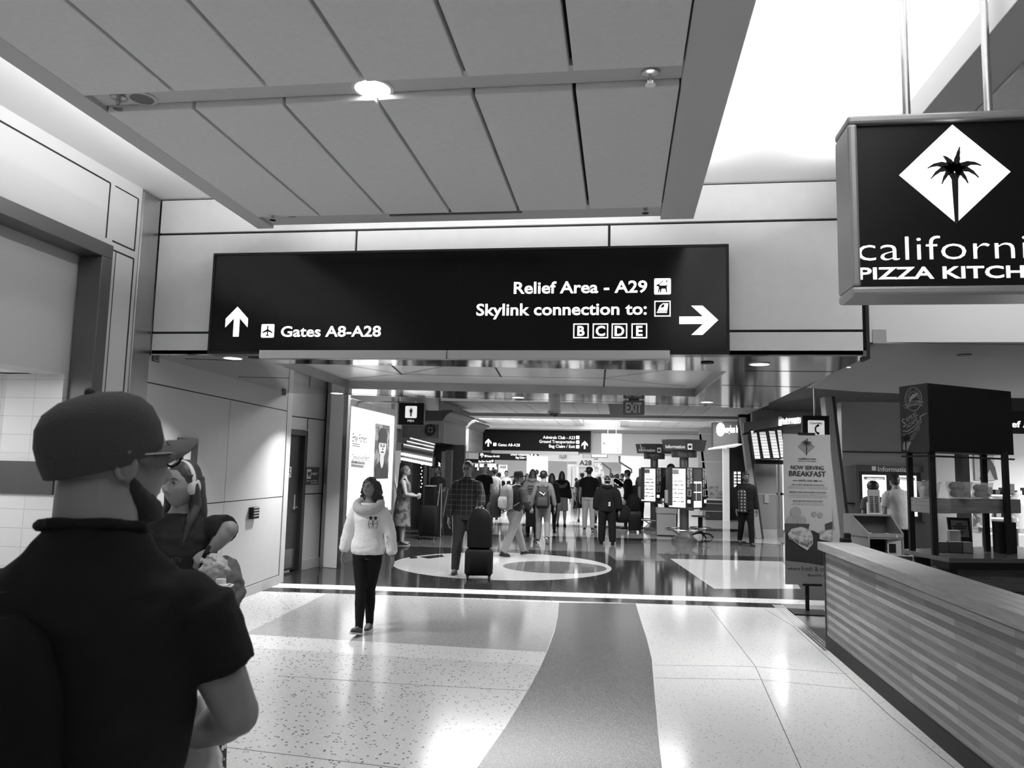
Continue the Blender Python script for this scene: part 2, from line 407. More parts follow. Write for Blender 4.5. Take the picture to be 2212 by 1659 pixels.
# the round medallion and the light slabs inside the dark zone
mc = Vector((-2.1, 13.93, 0))
def disc_pts(c, rx, ry, a=0, n=64): return [(c.x+rx*math.cos(2*math.pi*i/n)*math.cos(a)-ry*math.sin(2*math.pi*i/n)*math.sin(a), c.y+rx*math.cos(2*math.pi*i/n)*math.sin(a)+ry*math.sin(2*math.pi*i/n)*math.cos(a)) for i in range(n)]
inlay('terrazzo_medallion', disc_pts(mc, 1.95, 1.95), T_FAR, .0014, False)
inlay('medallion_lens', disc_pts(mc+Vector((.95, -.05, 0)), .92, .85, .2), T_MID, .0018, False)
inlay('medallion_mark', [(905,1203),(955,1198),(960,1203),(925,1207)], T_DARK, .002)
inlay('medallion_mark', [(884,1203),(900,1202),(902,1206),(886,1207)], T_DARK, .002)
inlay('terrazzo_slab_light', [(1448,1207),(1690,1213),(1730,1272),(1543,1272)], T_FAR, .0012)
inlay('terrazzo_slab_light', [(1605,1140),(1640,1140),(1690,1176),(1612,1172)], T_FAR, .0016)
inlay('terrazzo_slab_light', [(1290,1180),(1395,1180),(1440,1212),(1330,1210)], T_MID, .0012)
# fine joints in the pale field, metal threshold, restaurant boards
def joint(pts, wd=.006):
    for p, q in zip(pts, pts[1:]):
        a = atz(*p); b = atz(*q); d = (b-a).normalized(); n = Vector((-d.y, d.x, 0))*wd/2
        inlay('floor_joint', [((a-n).x, (a-n).y), ((b-n).x, (b-n).y), ((b+n).x, (b+n).y), ((a+n).x, (a+n).y)], GREY_DARK, .0016, False)
joint([(1530,1308),(1632,1440),(1730,1659),(1765,1740)])
joint([(1652,1316),(1712,1352),(1800,1432),(1924,1548),(2060,1659),(2150,1740)])
joint([(1415,1437),(1630,1440),(1832,1456)], .004); joint([(1416,1465),(1640,1468),(1860,1490)], .004)
joint([(470,1612),(700,1640),(860,1659)], .004); joint([(600,1460),(900,1480),(1140,1492)], .003)
inlay('restaurant_floor', [(2.13, 10.95), (13, 11.4), (13, 0), (2.13, 0)], DARKWOOD, .002, False)
for i in range(4):
    x = 2.0+.034*i
    inlay('threshold_strip', [(x, 10.85), (x+.024, 10.85), (x+.024, 8.2), (x, 8.2)], METAL, .004, False)

# ================================================================= LEFT WALL (pale panels, dark framed opening)
XL = -4.6
FR0, FR1, FRT = 2.2, 6.22, 3.645               # opening frame along Y, and its top
wl = MB()
wl.box((XL-.10, -5, FRT), (XL, 6.62, ZT)); wl.box((XL-.10, FR1, 0), (XL, 6.62, FRT)); wl.box((XL-.10, -5, 0), (XL, FR0, FRT))
struct('wall_left', wl, mat('storefront_white', .60, .35))
g = MB()
def gline(y0, z0, y1, z1, t=.014):
    if abs(y0-y1) < 1e-6: g.box((XL-.002, y0-t/2, z0), (XL+.004, y0+t/2, z1))
    else: g.box((XL-.002, y0, z0-t/2), (XL+.004, y1, z0+t/2))
gline(.3, 4.21, 6.15, 4.21); gline(6.15, 3.70, 6.15, 4.21); gline(6.22, 4.21, 6.56, 4.21, .01); gline(6.56, 3.70, 6.56, 4.21)
gline(6.24, 3.70, 6.56, 3.70); gline(6.24, 3.62, 6.56, 3.62); gline(6.56, 2.2, 6.56, 3.62); gline(6.24, 2.20, 6.56, 2.20); gline(6.24, 2.12, 6.56, 2.12); gline(6.56, .2, 6.56, 2.12); gline(6.3, 2.2, 6.3, 3.62, .006)
struct('trim_1', g, BLACK)
fr = MB(); RD = .19
fr.box((XL-RD, FR0, FRT-.13), (XL+.035, FR1, FRT)); fr.box((XL-RD, FR1-.14, 0), (XL+.035, FR1, FRT-.13)); fr.box((XL-RD, FR0, 0), (XL+.035, FR0+.14, FRT-.13))
struct('trim_2', fr, mat('frame_metal', .085, .38, .5), bevel=.006)
# recess behind the frame: smooth bulkhead above, tile below, dark wainscot band
rc = MB(); rc.box((XL-.50, FR0-.2, 2.45), (XL-RD-.02, FR1-.02, 4.2)); struct('wall_recess_upper', rc, mat('recess_plaster', .58, .6))
rb = MB(); rb.box((XL-1.72, 0, 0), (XL-1.60, 6.5, 2.6)); rb.box((XL-1.6, 6.03, 0), (XL-RD-.01, 6.14, 2.45)); struct('wall_recess', rb, tiles('recess_tile', .62, .42, .32, .16))
rb = MB(); rb.prism([(XL-1.6, 6.03), (XL-.75, 6.03), (XL-1.6, 5.55)], 0, 2.45); struct('wall_recess_fold', rb, tiles('recess_tile', .62, .42, .32, .16))
rc2 = MB(); rc2.box((XL-1.72, 0, 2.46), (XL-.5, 6.5, 2.55)); struct('ceiling_recess', rc2, CEIL_WHITE)
bn = MB(); bn.box((XL-.76, 6.005, 1.41), (XL-RD-.01, 6.03, 1.69)); bn.hexa([(XL-.75, 6.005, 1.41), (XL-1.6, 5.525, 1.41), (XL-1.6, 5.55, 1.41), (XL-.75, 6.03, 1.41)], [(XL-.75, 6.005, 1.69), (XL-1.6, 5.525, 1.69), (XL-1.6, 5.55, 1.69), (XL-.75, 6.03, 1.69)]); struct('trim_3', bn, mat('wainscot_dark', .05, .35))
area('recess_light', (XL-1.0, 4.6, 2.42), .5, 1.2, 40)
# stainless corner post
struct('trim_4', MB().box((XL-.12, 6.62, 0), (XL+.02, 6.89, ZT-.02)), METAL, bevel=.008)

# ================================================================= CEILINGS
struct('ceiling', MB().box((-12, -5, ZT), (14, 13.0, ZT+.1)), CEIL_WHITE)
def hung_ceiling(name, x0, x1, y_far, y_near, seams, bars, frame_l, frame_r, zb=ZC, thick=.16, far_depth=.32):
    f = MB()
    f.box((x0-frame_l, y_near, zb), (x0, y_far, zb+thick)); 
    f.hexa([(x1, y_near, zb), (x1+frame_r, y_near, zb+.0), (x1+frame_r, y_far, zb), (x1, y_far, zb)], [(x1, y_near, zb+thick), (x1+frame_r, y_near, zb+thick), (x1+frame_r, y_far, zb+thick), (x1, y_far, zb+thick)])
    f.box((x0, y_far-far_depth, zb+.03), (x1, y_far, zb+thick))
    for a, b in bars: f.box((x0, a, zb+.03), (x1, b, zb+thick))
    f.box((x0, y_near, zb+thick-.02), (x1, y_far, zb+thick))
    fo = struct(name, f, mat('ceiling_frame', .60, .7), bevel=.004)
    MW[fo.name] = Matrix.Identity(4)
    p = MB(); edges = [x0]+seams+[x1]
    ys = [y_near]+[v for b in bars for v in b]+[y_far-far_depth]
    for i in range(0, len(ys), 2):
        for a, b in zip(edges, edges[1:]): p.box((a+.011, ys[i]+.008, zb-.008), (b-.011, ys[i+1]-.008, zb+.07))
    k = p.build('ceiling_panels', CEIL_TILE, fo, bevel=.006); k['kind'] = 'structure'
    s = MB(); s.box((x0+.001, y_near, zb+.072), (x1-.001, y_far-far_depth, zb+.078)); k = s.build('panel_gaps', BLACK, fo); k['kind'] = 'structure'
    return fo
hung_ceiling('ceiling_hung_left', -3.08, .31, 6.30, -4.8, [-2.515, -1.955, -1.395, -.835, -.27], [(-.2, 0.0), (1.85, 2.05), (3.83, 4.02)], .15, .27)
hung_ceiling('ceiling_hung_right', 1.98, 5.6, 6.30, -4.8, [2.6, 3.2, 3.8, 4.4, 5.0], [(-.2, 0.0), (1.85, 2.05), (3.83, 4.02)], .28, .28)

# ================================================================= BULKHEAD over the passage
bk = MB(); bk.box((-4.60, YB+.03, ZS+.02), (2.10, YB+.25, ZT)); bko = struct('wall_bulkhead', bk, BLACK)
seam = .022
zr = [(ZS, 2.97), (2.97, 3.965), (3.965, 4.318)]
xr = [(-4.585, -2.53), (-2.53, -.12), (-.12, 2.07)]
pb = MB()
for i, (z0, z1) in enumerate(zr):
    cols = xr if i == 1 else ([(-4.585, 2.07)] if i == 0 else [(-4.585, 2.6)])
    for a, b in cols: pb.box((a+seam/2, YB, z0+seam/2), (b-seam/2, YB+.035, z1-(.006 if i == 2 else seam/2)))
k = pb.build('bulkhead_panels', WHITE_PANEL, bko, bevel=.003); k['kind'] = 'structure'
# fascia over the restaurant, right of the bulkhead
fs = MB(); fs.box((2.115, YB+.01, 2.87), (9, YB+.2, 3.94)); fs.box((2.12, YB+.01, 3.965), (9, YB+.2, ZT)); struct('wall_fascia', fs, mat('fascia_white', .72, .6))
struct('trim_5', MB().box((2.085, YB-.005, ZS-.02), (2.112, YB+.2, 3.95)), BLACK)
# canopy ceiling of the restaurant
CAN = mat('canopy_grey', .34, .7)
cp = MB(); cp.prism([(2.14, YB), (9, YB+.6), (9, 12.2), (5.4, 11.6), (3.2, 10.95), (2.42, 10.5), (2.14, 9.7)], 2.86, 2.98); struct('ceiling_canopy', cp, CAN)
lt = MB(); lt.prism([(2.14, 7.6), (2.2, 7.6), (2.44, 10.3), (2.38, 10.4)], 2.845, 2.858); struct('trim_6', lt, METAL)
cp2 = MB(); cp2.box((2.3, 10.6, 3.5), (13.5, 30, 3.6)); struct('ceiling_right_rear', cp2, mat('rear_ceiling_dark', .08, .7))
for q in range(6):
    z = 2.99
# polished soffit with a recessed pale panel
lfar, rfar = atz(716, 854, ZS), atz(1640, 881, ZS)
nl, nr = Vector((-4.6, YB, ZS)), Vector((2.10, YB, ZS))
pn = [atz(590, 785, ZS), atz(1570, 802, ZS), atz(1503, 857, ZS), atz(752, 840, ZS)]
lf2 = Vector((-4.95, lfar.y-.35, ZS)); rf2 = Vector((2.12, rfar.y+.1, ZS))
sf = MB(); up = Vector((0, 0, .05))
for q in ([nl, nr, pn[1], pn[0]], [nr, rf2, pn[2], pn[1]], [rf2, lf2, pn[3], pn[2]], [lf2, nl, pn[0], pn[3]]): sf.slab(q, up)
so = struct('ceiling_soffit', sf, POLISHED); MW[so.name] = Matrix.Identity(4)
rv = MB()
for a, b in zip(pn, pn[1:]+pn[:1]):
    n = (b-a).normalized().cross(Vector((0, 0, 1)))*-.012
    rv.slab([a+n, b+n, b+n+Vector((0, 0, .14)), a+n+Vector((0, 0, .14))], -n)
k = rv.build('soffit_reveal', METAL, so); k['kind'] = 'structure'
pc = MB(); pc.slab([p+Vector((0, 0, .11)) for p in pn], (0, 0, .03)); k = pc.build('soffit_panel', mat('soffit_pale', .86, .22), so); k['kind'] = 'structure'
sg = MB()
def sline(a, b, wd=.014, dz=-.002):
    d = (b-a).normalized(); n = Vector((-d.y, d.x, 0))*wd/2; sg.slab([a-n, b-n, b+n, a+n], (0, 0, dz))
dz = Vector((0, 0, .108))
for (a, b) in (((820,790),(868,828)), ((1055,792),(1082,833)), ((1310,790),(1303,862))): sline(atz(*a, ZS)+dz, atz(*b, ZS)+dz, .02)
for (a, b) in (((650,795),(868,827)), ((868,827),(740,836)), ((868,827),(1082,832)), ((1082,832),(1303,836)), ((1303,836),(1560,806)), ((1303,836),(1480,852)), ((868,827),(1060,795))): sline(atz(*a, ZS)+dz, atz(*b, ZS)+dz, .004)
for (a, b) in (((1610,801),(1800,803)), ((1560,832),(1730,836)), ((400,775),(520,779)), ((515,814),(625,817)), ((740,851),(1640,878))): sline(atz(*a, ZS)-Vector((0,0,.001)), atz(*b, ZS)-Vector((0,0,.001)), .012)
k = sg.build('soffit_seams', BLACK, so); k['kind'] = 'structure'
ed = MB(); ed.slab([lf2, rf2, rf2+Vector((0, .02, .0)), lf2+Vector((0, .02, 0))], (0, 0, 1.7)); struct('wall_soffit_rear', ed, GREY_LIGHT)

# ================================================================= PASSAGE LEFT WALL (panels with black joints)
A0, A1 = Vector((-4.60, YB, 0)), Vector((-4.84, 10.66, 0))
du = (A1-A0).normalized(); Lw = (A1-A0).length
FRM = Matrix(((du.x, -du.y, 0, A0.x), (du.y, du.x, 0, A0.y), (0, 0, 1, 0), (0, 0, 0, 1)))   # local x along the wall, -y into the passage ... faces +X
def wall_frame(a, b): # local x from a to b, local -y towards the passage on the right-hand side
    a = Vector(a); b = Vector(b); u = (b-a).normalized(); n = u.cross(Vector((0, 0, 1)))  # n points to the right of travel
    return Matrix(((u.x, -n.x, 0, a.x), (u.y, -n.y, 0, a.y), (0, 0, 1, 0), (0, 0, 0, 1)))
WF = wall_frame(A0, A1)
bw = MB(WF); bw.box((0, .012, 0), (Lw, .2, ZS+.05)); wlp = struct('wall_passage_left', bw, BLACK); MW[wlp.name] = Matrix.Identity(4)
def loc_on(px, py):     # photo point -> (s, z) on the passage wall
    d = ray(px, py); nrm = Vector((du.y, -du.x, 0)); t = (A0-C0).dot(nrm)/d.dot(nrm); p = C0+d*t
    return ((p-A0).dot(du), p.z)
zt1 = loc_on(470, 857)[1]; zm = loc_on(565, 1077)[1]; sv = loc_on(492, 960)[0]
pw = MB(WF); gp = .012
for (s0, s1, z0, z1) in ((0.02, Lw, zt1, ZS+.04), (0.02, sv, zm, zt1), (sv, Lw, zm, zt1), (.02, sv, .13, zm), (sv, Lw, .13, zm)):
    pw.box((s0+(gp/2 if s0 > .1 else 0), 0, z0+gp/2), (s1-(gp/2 if s1 < Lw else 0), .015, z1-gp/2))
k = pw.build('wall_panels', mat('passage_panel', .50, .35, noise_amt=.02), wlp); k['kind'] = 'structure'
struct('baseboard_left', MB(WF).box((0, -.012, 0), (Lw, .02, .125)), STONE)
struct('trim_7', MB(WF).box((Lw-.005, -.006, 0), (Lw+.02, .25, ZS+.05)), METAL)
# recess with the family restroom door beyond the corner
B0, B1 = Vector((-5.36, 10.9, 0)), Vector((-5.05, 12.75, 0))
WB = wall_frame(B0, B1); Lb = (B1-B0).length
def on_frame(px, py, a, b):
    a = Vector(a); b = Vector(b); u = (b-a).normalized(); nrm = Vector((u.y, -u.x, 0)); d = ray(px, py); t = (a-C0).dot(nrm)/d.dot(nrm); p = C0+d*t
    return ((p-a).dot(u), p.z)
dl = .28; dr = on_frame(655, 1100, B0, B1)[0]; dtop = on_frame(640, 933, B0, B1)[1]
wb = MB(WB); wb.box((-.4, .06, 0), (dl, .2, 3.2)); wb.box((dr, .02, .0), (Lb+.02, .2, 3.2)); wb.box((dl, .02, dtop+.04), (dr, .2, 3.2))
struct('wall_restroom', wb, mat('passage_panel', .5))
struct('wall_return', MB().box((-5.9, 10.68, 0), (-4.86, 10.88, 3.2)), mat('passage_panel', .5))
struct('baseboard_restroom', MB(WB).box((dr, 0, 0), (Lb, .03, .15)), STONE)
ln = MB(WB)
for py in (892,): pass
s_a, z_a = on_frame(665, 903, B0, B1); ln.box((dl, .012, z_a-.008), (Lb, .024, z_a+.008))
s_b, z_b = on_frame(670, 1067, B0, B1); ln.box((dr, .012, z_b-.008), (Lb, .024, z_b+.008))
ln.box((dr+.02, .012, dtop+.05), (dr+.032, .024, z_a)); struct('trim_8', ln, BLACK)
door = struct('door_1', MB(WB).box((dl, .07, 0.02), (dr-.05, .12, dtop-.05)), mat('door_dark', .045, .35), bevel=.004); MW[door.name] = Matrix.Identity(4)
df = MB(WB); df.box((dr-.06, -.01, 0), (dr+.02, .16, dtop+.03)); df.box((dl-.05, -.01, dtop-.05), (dr-.06, .16, dtop+.03)); k = df.build('door_frame', DARK_METAL, door); 
kp = MB(WB); kp.box((dl+.05, .06, .06), (dr-.12, .069, .36)); kp.build('kick_plate', METAL, door)
hd = MB(WB); hs = dr-.17; hd.box((hs-.03, .055, .98), (hs+.03, .07, 1.22)); hd.tube([(hs, .055, 1.02), (hs, .01, 1.02), (hs-.13, .01, 1.02)], .011, 8); hd.build('handle', CHROME, door)
# silver column and dark gap
gc = MB(); gc.prism([(-5.2, 12.74), (-4.93, 12.70), (-4.93, 13.1), (-5.2, 13.1)], 0, 3.4); struct('wall_gap', gc, BLACK_MATTE)
c0 = atz(697, 1229); c1 = atz(742, 1226)
cl = MB(); ca_, cb_, cc_ = at(703, 1100, 12.60), at(733, 1100, 12.50), at(737, 1100, 12.80); cl.prism([(ca_.x, 12.60), (cb_.x, 12.50), (cc_.x, 12.80), (ca_.x, 12.90)], 0, 3.4); struct('column_silver', cl, mat('column_grey', .85, .5, 0), bevel=.01)
ce = MB(); 
for a, b in (((at(696, 1100, 12.6).x, 12.60), (ca_.x, 12.585)), ((cb_.x, 12.49), (at(743, 1100, 12.5).x, 12.47))):
    ce.prism([a, b, (b[0]+.02, b[1]+.06), (a[0]+.02, a[1]+.06)], 0, 3.4)
struct('trim_9', ce, METAL)

# ================================================================= FAR CONCOURSE SHELL
PALE = mat('concourse_pale', .70, .5)
struct('ceiling_concourse', MB().box((-14, 13.0, 4.45), (14, 75, 4.6)), CEIL_WHITE)
struct('wall_rear', MB().box((-24, 72, 0), (14, 72.2, 6)), mat('rear_white', .8, .6))
lw = MB(); lw.prism([(-4.9, 12.9), (-5.0, 16.2), (-5.6, 16.2), (-5.6, 12.9)], 2.9, 4.5); struct('wall_concourse_left', lw, PALE)
lw2 = MB(); lw2.prism([(-5.6, 30), (-14, 58), (-14.3, 58), (-5.9, 30)], 2.7, 4.5); struct('wall_concourse_left_far', lw2, PALE)
lw4 = MB(); lw4.prism([(-6.1, 30), (-14.2, 58), (-14.3, 58), (-6.2, 30)], 0, 2.7); struct('wall_concourse_left_shops', lw4, mat('shop_row_dark', .03, .5))
lw3 = MB(); lw3.prism([(-5.7, 14), (-6.0, 30), (-6.4, 30), (-6.2, 14)], 2.7, 4.45); struct('wall_concourse_left_upper', lw3, PALE)
for nm, px0, px1, Y, ytop, ybot in (('ceiling_beam', 840, 1660, 24.5, 880, 900), ('ceiling_beam', 840, 1620, 31.5, 912, 926)):
    a = at(px0, ytop, Y); b = at(px1, ybot+10, Y); 
    struct(nm, MB().box((a.x-3, Y, at(1160, ybot, Y).z), (b.x+.5, Y+1.2, 4.5)), mat('beam_grey', .42, .7))
def far_cloud(px0, px1, ynear, Y0, Y1, seams):
    z = at((px0+px1)/2, ynear, Y0).z; xa = at(px0, ynear, Y1).x; xb = at(px1, ynear, Y1).x
    b = MB(); b.box((xa, Y0, z), (xb, Y1, z+.2)); o = struct('ceiling_far', b, mat('ceiling_frame', .5)); MW[o.name] = Matrix.Identity(4)
    p = MB(); w_ = (xb-xa-.6)/seams
    for i in range(seams): p.box((xa+.3+i*w_+.02, Y0+.3, z-.02), (xa+.3+(i+1)*w_-.02, Y1-.3, z+.02))
    k = p.build('ceiling_panels', mat('far_tile', .68, .8), o); k['kind'] = 'structure'
    return z, xa, xb
far_cloud(1018, 1318, 868, 20.0, 24.2, 6); far_cloud(1372, 1604, 873, 20.0, 24.2, 5)
far_cloud(1056, 1262, 904, 27.0, 31.2, 6); far_cloud(1340, 1532, 909, 27.0, 31.2, 5)
# far bulkhead with the next signs
YB2 = 35.2
bx0, bx1 = at(985, 960, YB2).x, at(1515, 960, YB2).x
zb2 = at(1160, 979, YB2).z
struct('wall_bulkhead_far', MB().box((bx0-4, YB2, zb2), (bx1+1.2, YB2+.3, 4.5)), PALE)
fg = MB()
for px in (1334,): pass
z_s = at(1400, 937, YB2).z; fg.box((at(1282, 937, YB2).x, YB2-.02, z_s-.02), (bx1+1, YB2, z_s+.02)); struct('trim_10', fg, GREY_LIGHT)
struct('wall_gate_bulkhead', MB().box((at(1100, 990, 52).x-2.0, 52, at(1200, 996, 52).z), (at(1505, 990, 52).x+3, 52.3, 4.5)), mat('gate_white', .75, .6))
# white gate walls behind the crowd
gw = MB()
for px0, px1, Y, ytop in ((1138, 1184, 50, 985), (1184, 1226, 56, 985), (1226, 1250, 58, 1003), (1245, 1284, 44, 1008), (1300, 1390, 54, 996), (1342, 1420, 50, 985), (1418, 1515, 46, 985)):
    a = at(px0, ytop, Y); b = at(px1, ytop, Y); gw.box((a.x, Y, 0), (b.x, Y+.2, a.z))
struct('wall_gate', gw, mat('gate_white', .75, .6))
dg_ = MB()
for pts in ([(1338, 985), (1338, 998), (1364, 1014), (1364, 1022)], [(1300, 1000), (1319, 1014), (1319, 1030)]):
    P = [at(px, py, 43.7) for px, py in pts]
    dg_.tube([(p.x, 43.7, p.z) for p in P], .05, 6)
struct('trim_11', dg_, GREY_DARK)

# ================================================================= RIGHT SIDE WALLS
WALL_R = mat('right_wall_grey', .26, .6, noise_amt=.04)
# wall with the info posters behind the restaurant
YR = 16.2
rx0, rx1 = at(1820, 1000, YR).x, at(2075, 1000, YR).x
rw = MB(); rw.box((rx0, YR, 0), (rx1, YR+.3, 3.2)); struct('wall_right_info', rw, WALL_R)
rl = MB(); zz = at(1900, 977, YR).z; rl.box((rx0, YR-.012, zz-.012), (rx1, YR, zz+.012)); zz = at(1830, 1087, YR).z; rl.box((rx0, YR-.012, zz-.012), (at(1850,1000,YR).x, YR, zz+.012)); struct('trim_12', rl, BLACK)
# leaning pilaster in front of it
def lean(name, xa_t, xb_t, ytop, xa_b, xb_b, ybot, Y, m, depth=.35, edge=True):
    a, b, c, d = at(xa_t, ytop, Y), at(xb_t, ytop, Y), at(xb_b, ybot, Y), at(xa_b, ybot, Y)
    k0 = (0-a.z)/(d.z-a.z)
    lo_a = a+(d-a)*k0; lo_b = b+(c-b)*k0
    kt = (3.25-a.z)/(d.z-a.z); hi_a = a+(d-a)*kt; hi_b = b+(c-b)*kt
    s_ = MB(); s_.hexa([lo_a, lo_b, lo_b+Vector((0, depth, 0)), lo_a+Vector((0, depth, 0))], [hi_a, hi_b, hi_b+Vector((0, depth, 0)), hi_a+Vector((0, depth, 0))])
    o = struct(name, s_, m, bevel=.01); MW[o.name] = Matrix.Identity(4)
    if edge:
        e = MB(); wd = Vector((.05, 0, 0)); e.hexa([lo_b, lo_b+wd, lo_b+wd+Vector((0, depth, 0)), lo_b+Vector((0, depth, 0))], [hi_b, hi_b+wd, hi_b+wd+Vector((0, depth, 0)), hi_b+Vector((0, depth, 0))])
        k = e.build('pilaster_edge', DARK_METAL, o); k['kind'] = 'structure'
    return o
lean('column_leaning', 1783, 1800, 880, 1808, 1826, 1100, 15.6, mat('pilaster_grey', .28, .5))
lean('column_leaning', 1601, 1612, 913, 1620, 1632, 1060, 21.6, mat('pilaster_grey', .28, .5))
lean('column_leaning', 1508, 1513, 918, 1522, 1529, 1060, 31.0, GREY_DARK, edge=False)
# grey walls either side of the sunglasses shop
def pwall(name, px0, px1, Y, ytop, m, lines=(), base=True, t=.3):
    a, b = at(px0, 1000, Y), at(px1, 1000, Y); zt_ = at((px0+px1)/2, ytop, Y).z
    o = struct(name, MB().box((a.x, Y, 0), (b.x, Y+t, zt_)), m); MW[o.name] = Matrix.Identity(4)
    if lines:
        q = MB()
        for py in lines: z = at(px0, py, Y).z; q.box((a.x, Y-.015, z-.02), (b.x, Y, z+.02))
        k = q.build('wall_joints', GREY_LIGHT, o); k['kind'] = 'structure'
    if base: struct('baseboard_right', MB().box((a.x, Y-.04, 0), (b.x, Y, .22)), STONE)
    return o
pwall('wall_right_shop', 1510, 1562, 31.0, 905, PANEL_GREY, (937, 997, 1057))
pwall('wall_right_desk', 1626, 1676, 22.2, 880, WALL_R, (1067,))
pwall('wall_right_mid', 1676, 1830, 22.6, 870, WALL_R, (), True)
struct('wall_right_dark', MB().box((at(1600, 900, 23).x, 23.3, 2.6), (9, 23.6, 4.5)), BLACK_MATTE)
struct('wall_right_outer', MB().box((13.5, -5, 0), (13.7, 75, 4.6)), WALL_R)
struct('wall_left_outer', MB().box((-7.2, -5, 0), (-7.0, 14, 4.4)), PALE)
gl = MB()
for px in (1677, 1687): a = at(px, 1000, 22.3); gl.box((a.x-.03, 22.3, 0), (a.x+.03, 22.36, 2.6))
z = at(1682, 1067, 22.3).z; gl.box((at(1677,1000,22.3).x, 22.3, z-.03), (at(1692,1000,22.3).x, 22.36, z+.03)); struct('window_1', gl, METAL)
gp_ = MB(); gp_.box((at(1687,1000,22.4).x, 22.4, .2), (at(1696,1000,22.4).x+.15, 22.42, 2.3)); struct('window_2', gp_, emit('window_glow', .9, .8))
# ================================================================= OVERHEAD SIGNS
def arrow_pts(c, s, ang=0):   # arrow as on the sign: broad chevron head with a stem
    P = [(-.085,-.5),(.105,-.5),(.105,.11),(.385,-.19),(.385,.09),(.01,.5),(-.375,.09),(-.375,-.19),(-.085,.11)]
    ca, sa = math.cos(ang), math.sin(ang)
    return [(c[0]+s*(x*ca-y*sa), c[1]+s*(x*sa+y*ca)) for x, y in P]
def add_arrow(b, c, s, ang, y):
    def tr(P): 
        ca, sa = math.cos(ang), math.sin(ang); return [(c[0]+s*(x*ca-z*sa), c[1]+s*(x*sa+z*ca)) for x, z in P]
    b.poly(tr([(-.10,-.5),(.10,-.5),(.10,.2),(-.10,.2)]), y); b.poly(tr([(0,.5),(0,.22),(-.39,-.19),(-.39,.1)]), y); b.poly(tr([(0,.5),(.39,.1),(.39,-.19),(0,.22)]), y)
def rrect(x0, z0, x1, z1, r, n=5):
    P = []
    for cx, cz, a0 in ((x1-r, z1-r, 0), (x0+r, z1-r, 90), (x0+r, z0+r, 180), (x1-r, z0+r, 270)):
        for i in range(n+1): a = R(a0+90*i/n); P.append((cx+r*math.cos(a), cz+r*math.sin(a)))
    return P
def plane_icon(b, c, s, y):
    P = [(0,.42),(.045,.36),(.045,.12),(.40,-.10),(.40,-.19),(.045,-.06),(.04,-.28),(.14,-.37),(.14,-.42),(0,-.38),(-.14,-.42),(-.14,-.37),(-.04,-.28),(-.045,-.06),(-.40,-.19),(-.40,-.10),(-.045,.12),(-.045,.36)]
    b.poly([(c[0]+s*x, c[1]+s*z) for x, z in P], y)
def man_icon(b, c, s, y):
    b.disc(c[0], c[1]+.40*s, .075*s, y)
    b.poly([(c[0]+s*x, c[1]+s*z) for x, z in [(-.15,.30),(.15,.30),(.18,.25),(.18,-.06),(.12,-.06),(.12,.18),(.10,.18),(.10,-.5),(.015,-.5),(.015,-.1),(-.015,-.1),(-.015,-.5),(-.10,-.5),(-.10,.18),(-.12,.18),(-.12,-.06),(-.18,-.06),(-.18,.25)]], y)
def info_icon(b, c, s, y):
    b.disc(c[0], c[1]+.28*s, .09*s, y); b.poly([(c[0]-.09*s, c[1]-.4*s), (c[0]+.09*s, c[1]-.4*s), (c[0]+.09*s, c[1]+.12*s), (c[0]-.09*s, c[1]+.12*s)], y)
def XZ(px, py, Y): p = at(px, py, Y); return (p.x, p.z)
def span_text(b, txt, l, r, cap, Y, y, bold=.02, align=None):     # from one surveyed baseline point to another
    a, c = XZ(*l, Y), XZ(*r, Y); h = cap/FPX*at(*l, Y).y
    b.text(txt, a[0], (a[1]+c[1])/2, h, 'L', c[0]-a[0], y, .002, bold)

YS = 6.74; yf = YS-.012
sg1 = thing('wayfinding_sign', 'nearest and largest black lit sign, to Gates A8-A28, on the panelled bulkhead', 'sign', (at(1017, 765, YS).x, YS, 2.76), 0)
x0, z1 = XZ(463, 548, YS); x1, z0 = XZ(1576, 766, YS); x1b = x1
MB().box((x0, YS, z0), (x1, YS+.15, z1)).build('cabinet', BLACK_GLOSS, sg1, bevel=.004)
b = MB(); b.ring_poly(x0, z0, x1, z1, .022, YS, .012); b.build('frame', BLACK_MATTE, sg1)
b = MB(); xm = XZ(991, 600, YS)[0]; b.box((x0+.022, YS-.004, z0+.022), (xm-.003, YS, z1-.022)); b.box((xm+.003, YS-.004, z0+.022), (x1-.022, YS, z1-.022)); b.build('face', mat('sign_face', .003, .2, spec=.22), sg1)
b = MB(); yt = YS-.005
add_arrow(b, XZ(512, 695, YS), .287, 0, yt); add_arrow(b, XZ(1509, 692, YS), .33, -math.pi/2, yt)
span_text(b, 'Gates A8-A28', (607, 727), (823, 727), 24, YS, yt)
span_text(b, 'Relief Area - A29', (1110, 633), (1398, 633), 26, YS, yt)
span_text(b, 'Skylink connection to:', (1029, 680), (1397, 681), 26, YS, yt)
for px, ch in ((1255, 'B'), (1297, 'C'), (1338, 'D'), (1381, 'E')):
    c = XZ(px, 715, YS); b.ring_poly(c[0]-.068, c[1]-.066, c[0]+.068, c[1]+.066, .010, yt); b.text(ch, c[0], c[1]-.042, .085, 'C', None, yt, .002, .03)
c1_ = XZ(579, 715, YS); b.poly(rrect(c1_[0]-.064, c1_[1]-.064, c1_[0]+.064, c1_[1]+.064, .012), yt)
c2_ = XZ(1431, 619, YS); b.poly(rrect(c2_[0]-.072, c2_[1]-.072, c2_[0]+.072, c2_[1]+.072, .012), yt)
c3_ = XZ(1431, 667, YS); b.ring_poly(c3_[0]-.07, c3_[1]-.07, c3_[0]+.07, c3_[1]+.07, .009, yt)
b.poly([(c3_[0]+.05*x, c3_[1]+.05*z) for x, z in [(-1,-.75),(.75,-.75),(1,.95),(.1,.95),(-.45,.55)]], yt)
b.build('lettering', GLOW, sg1)
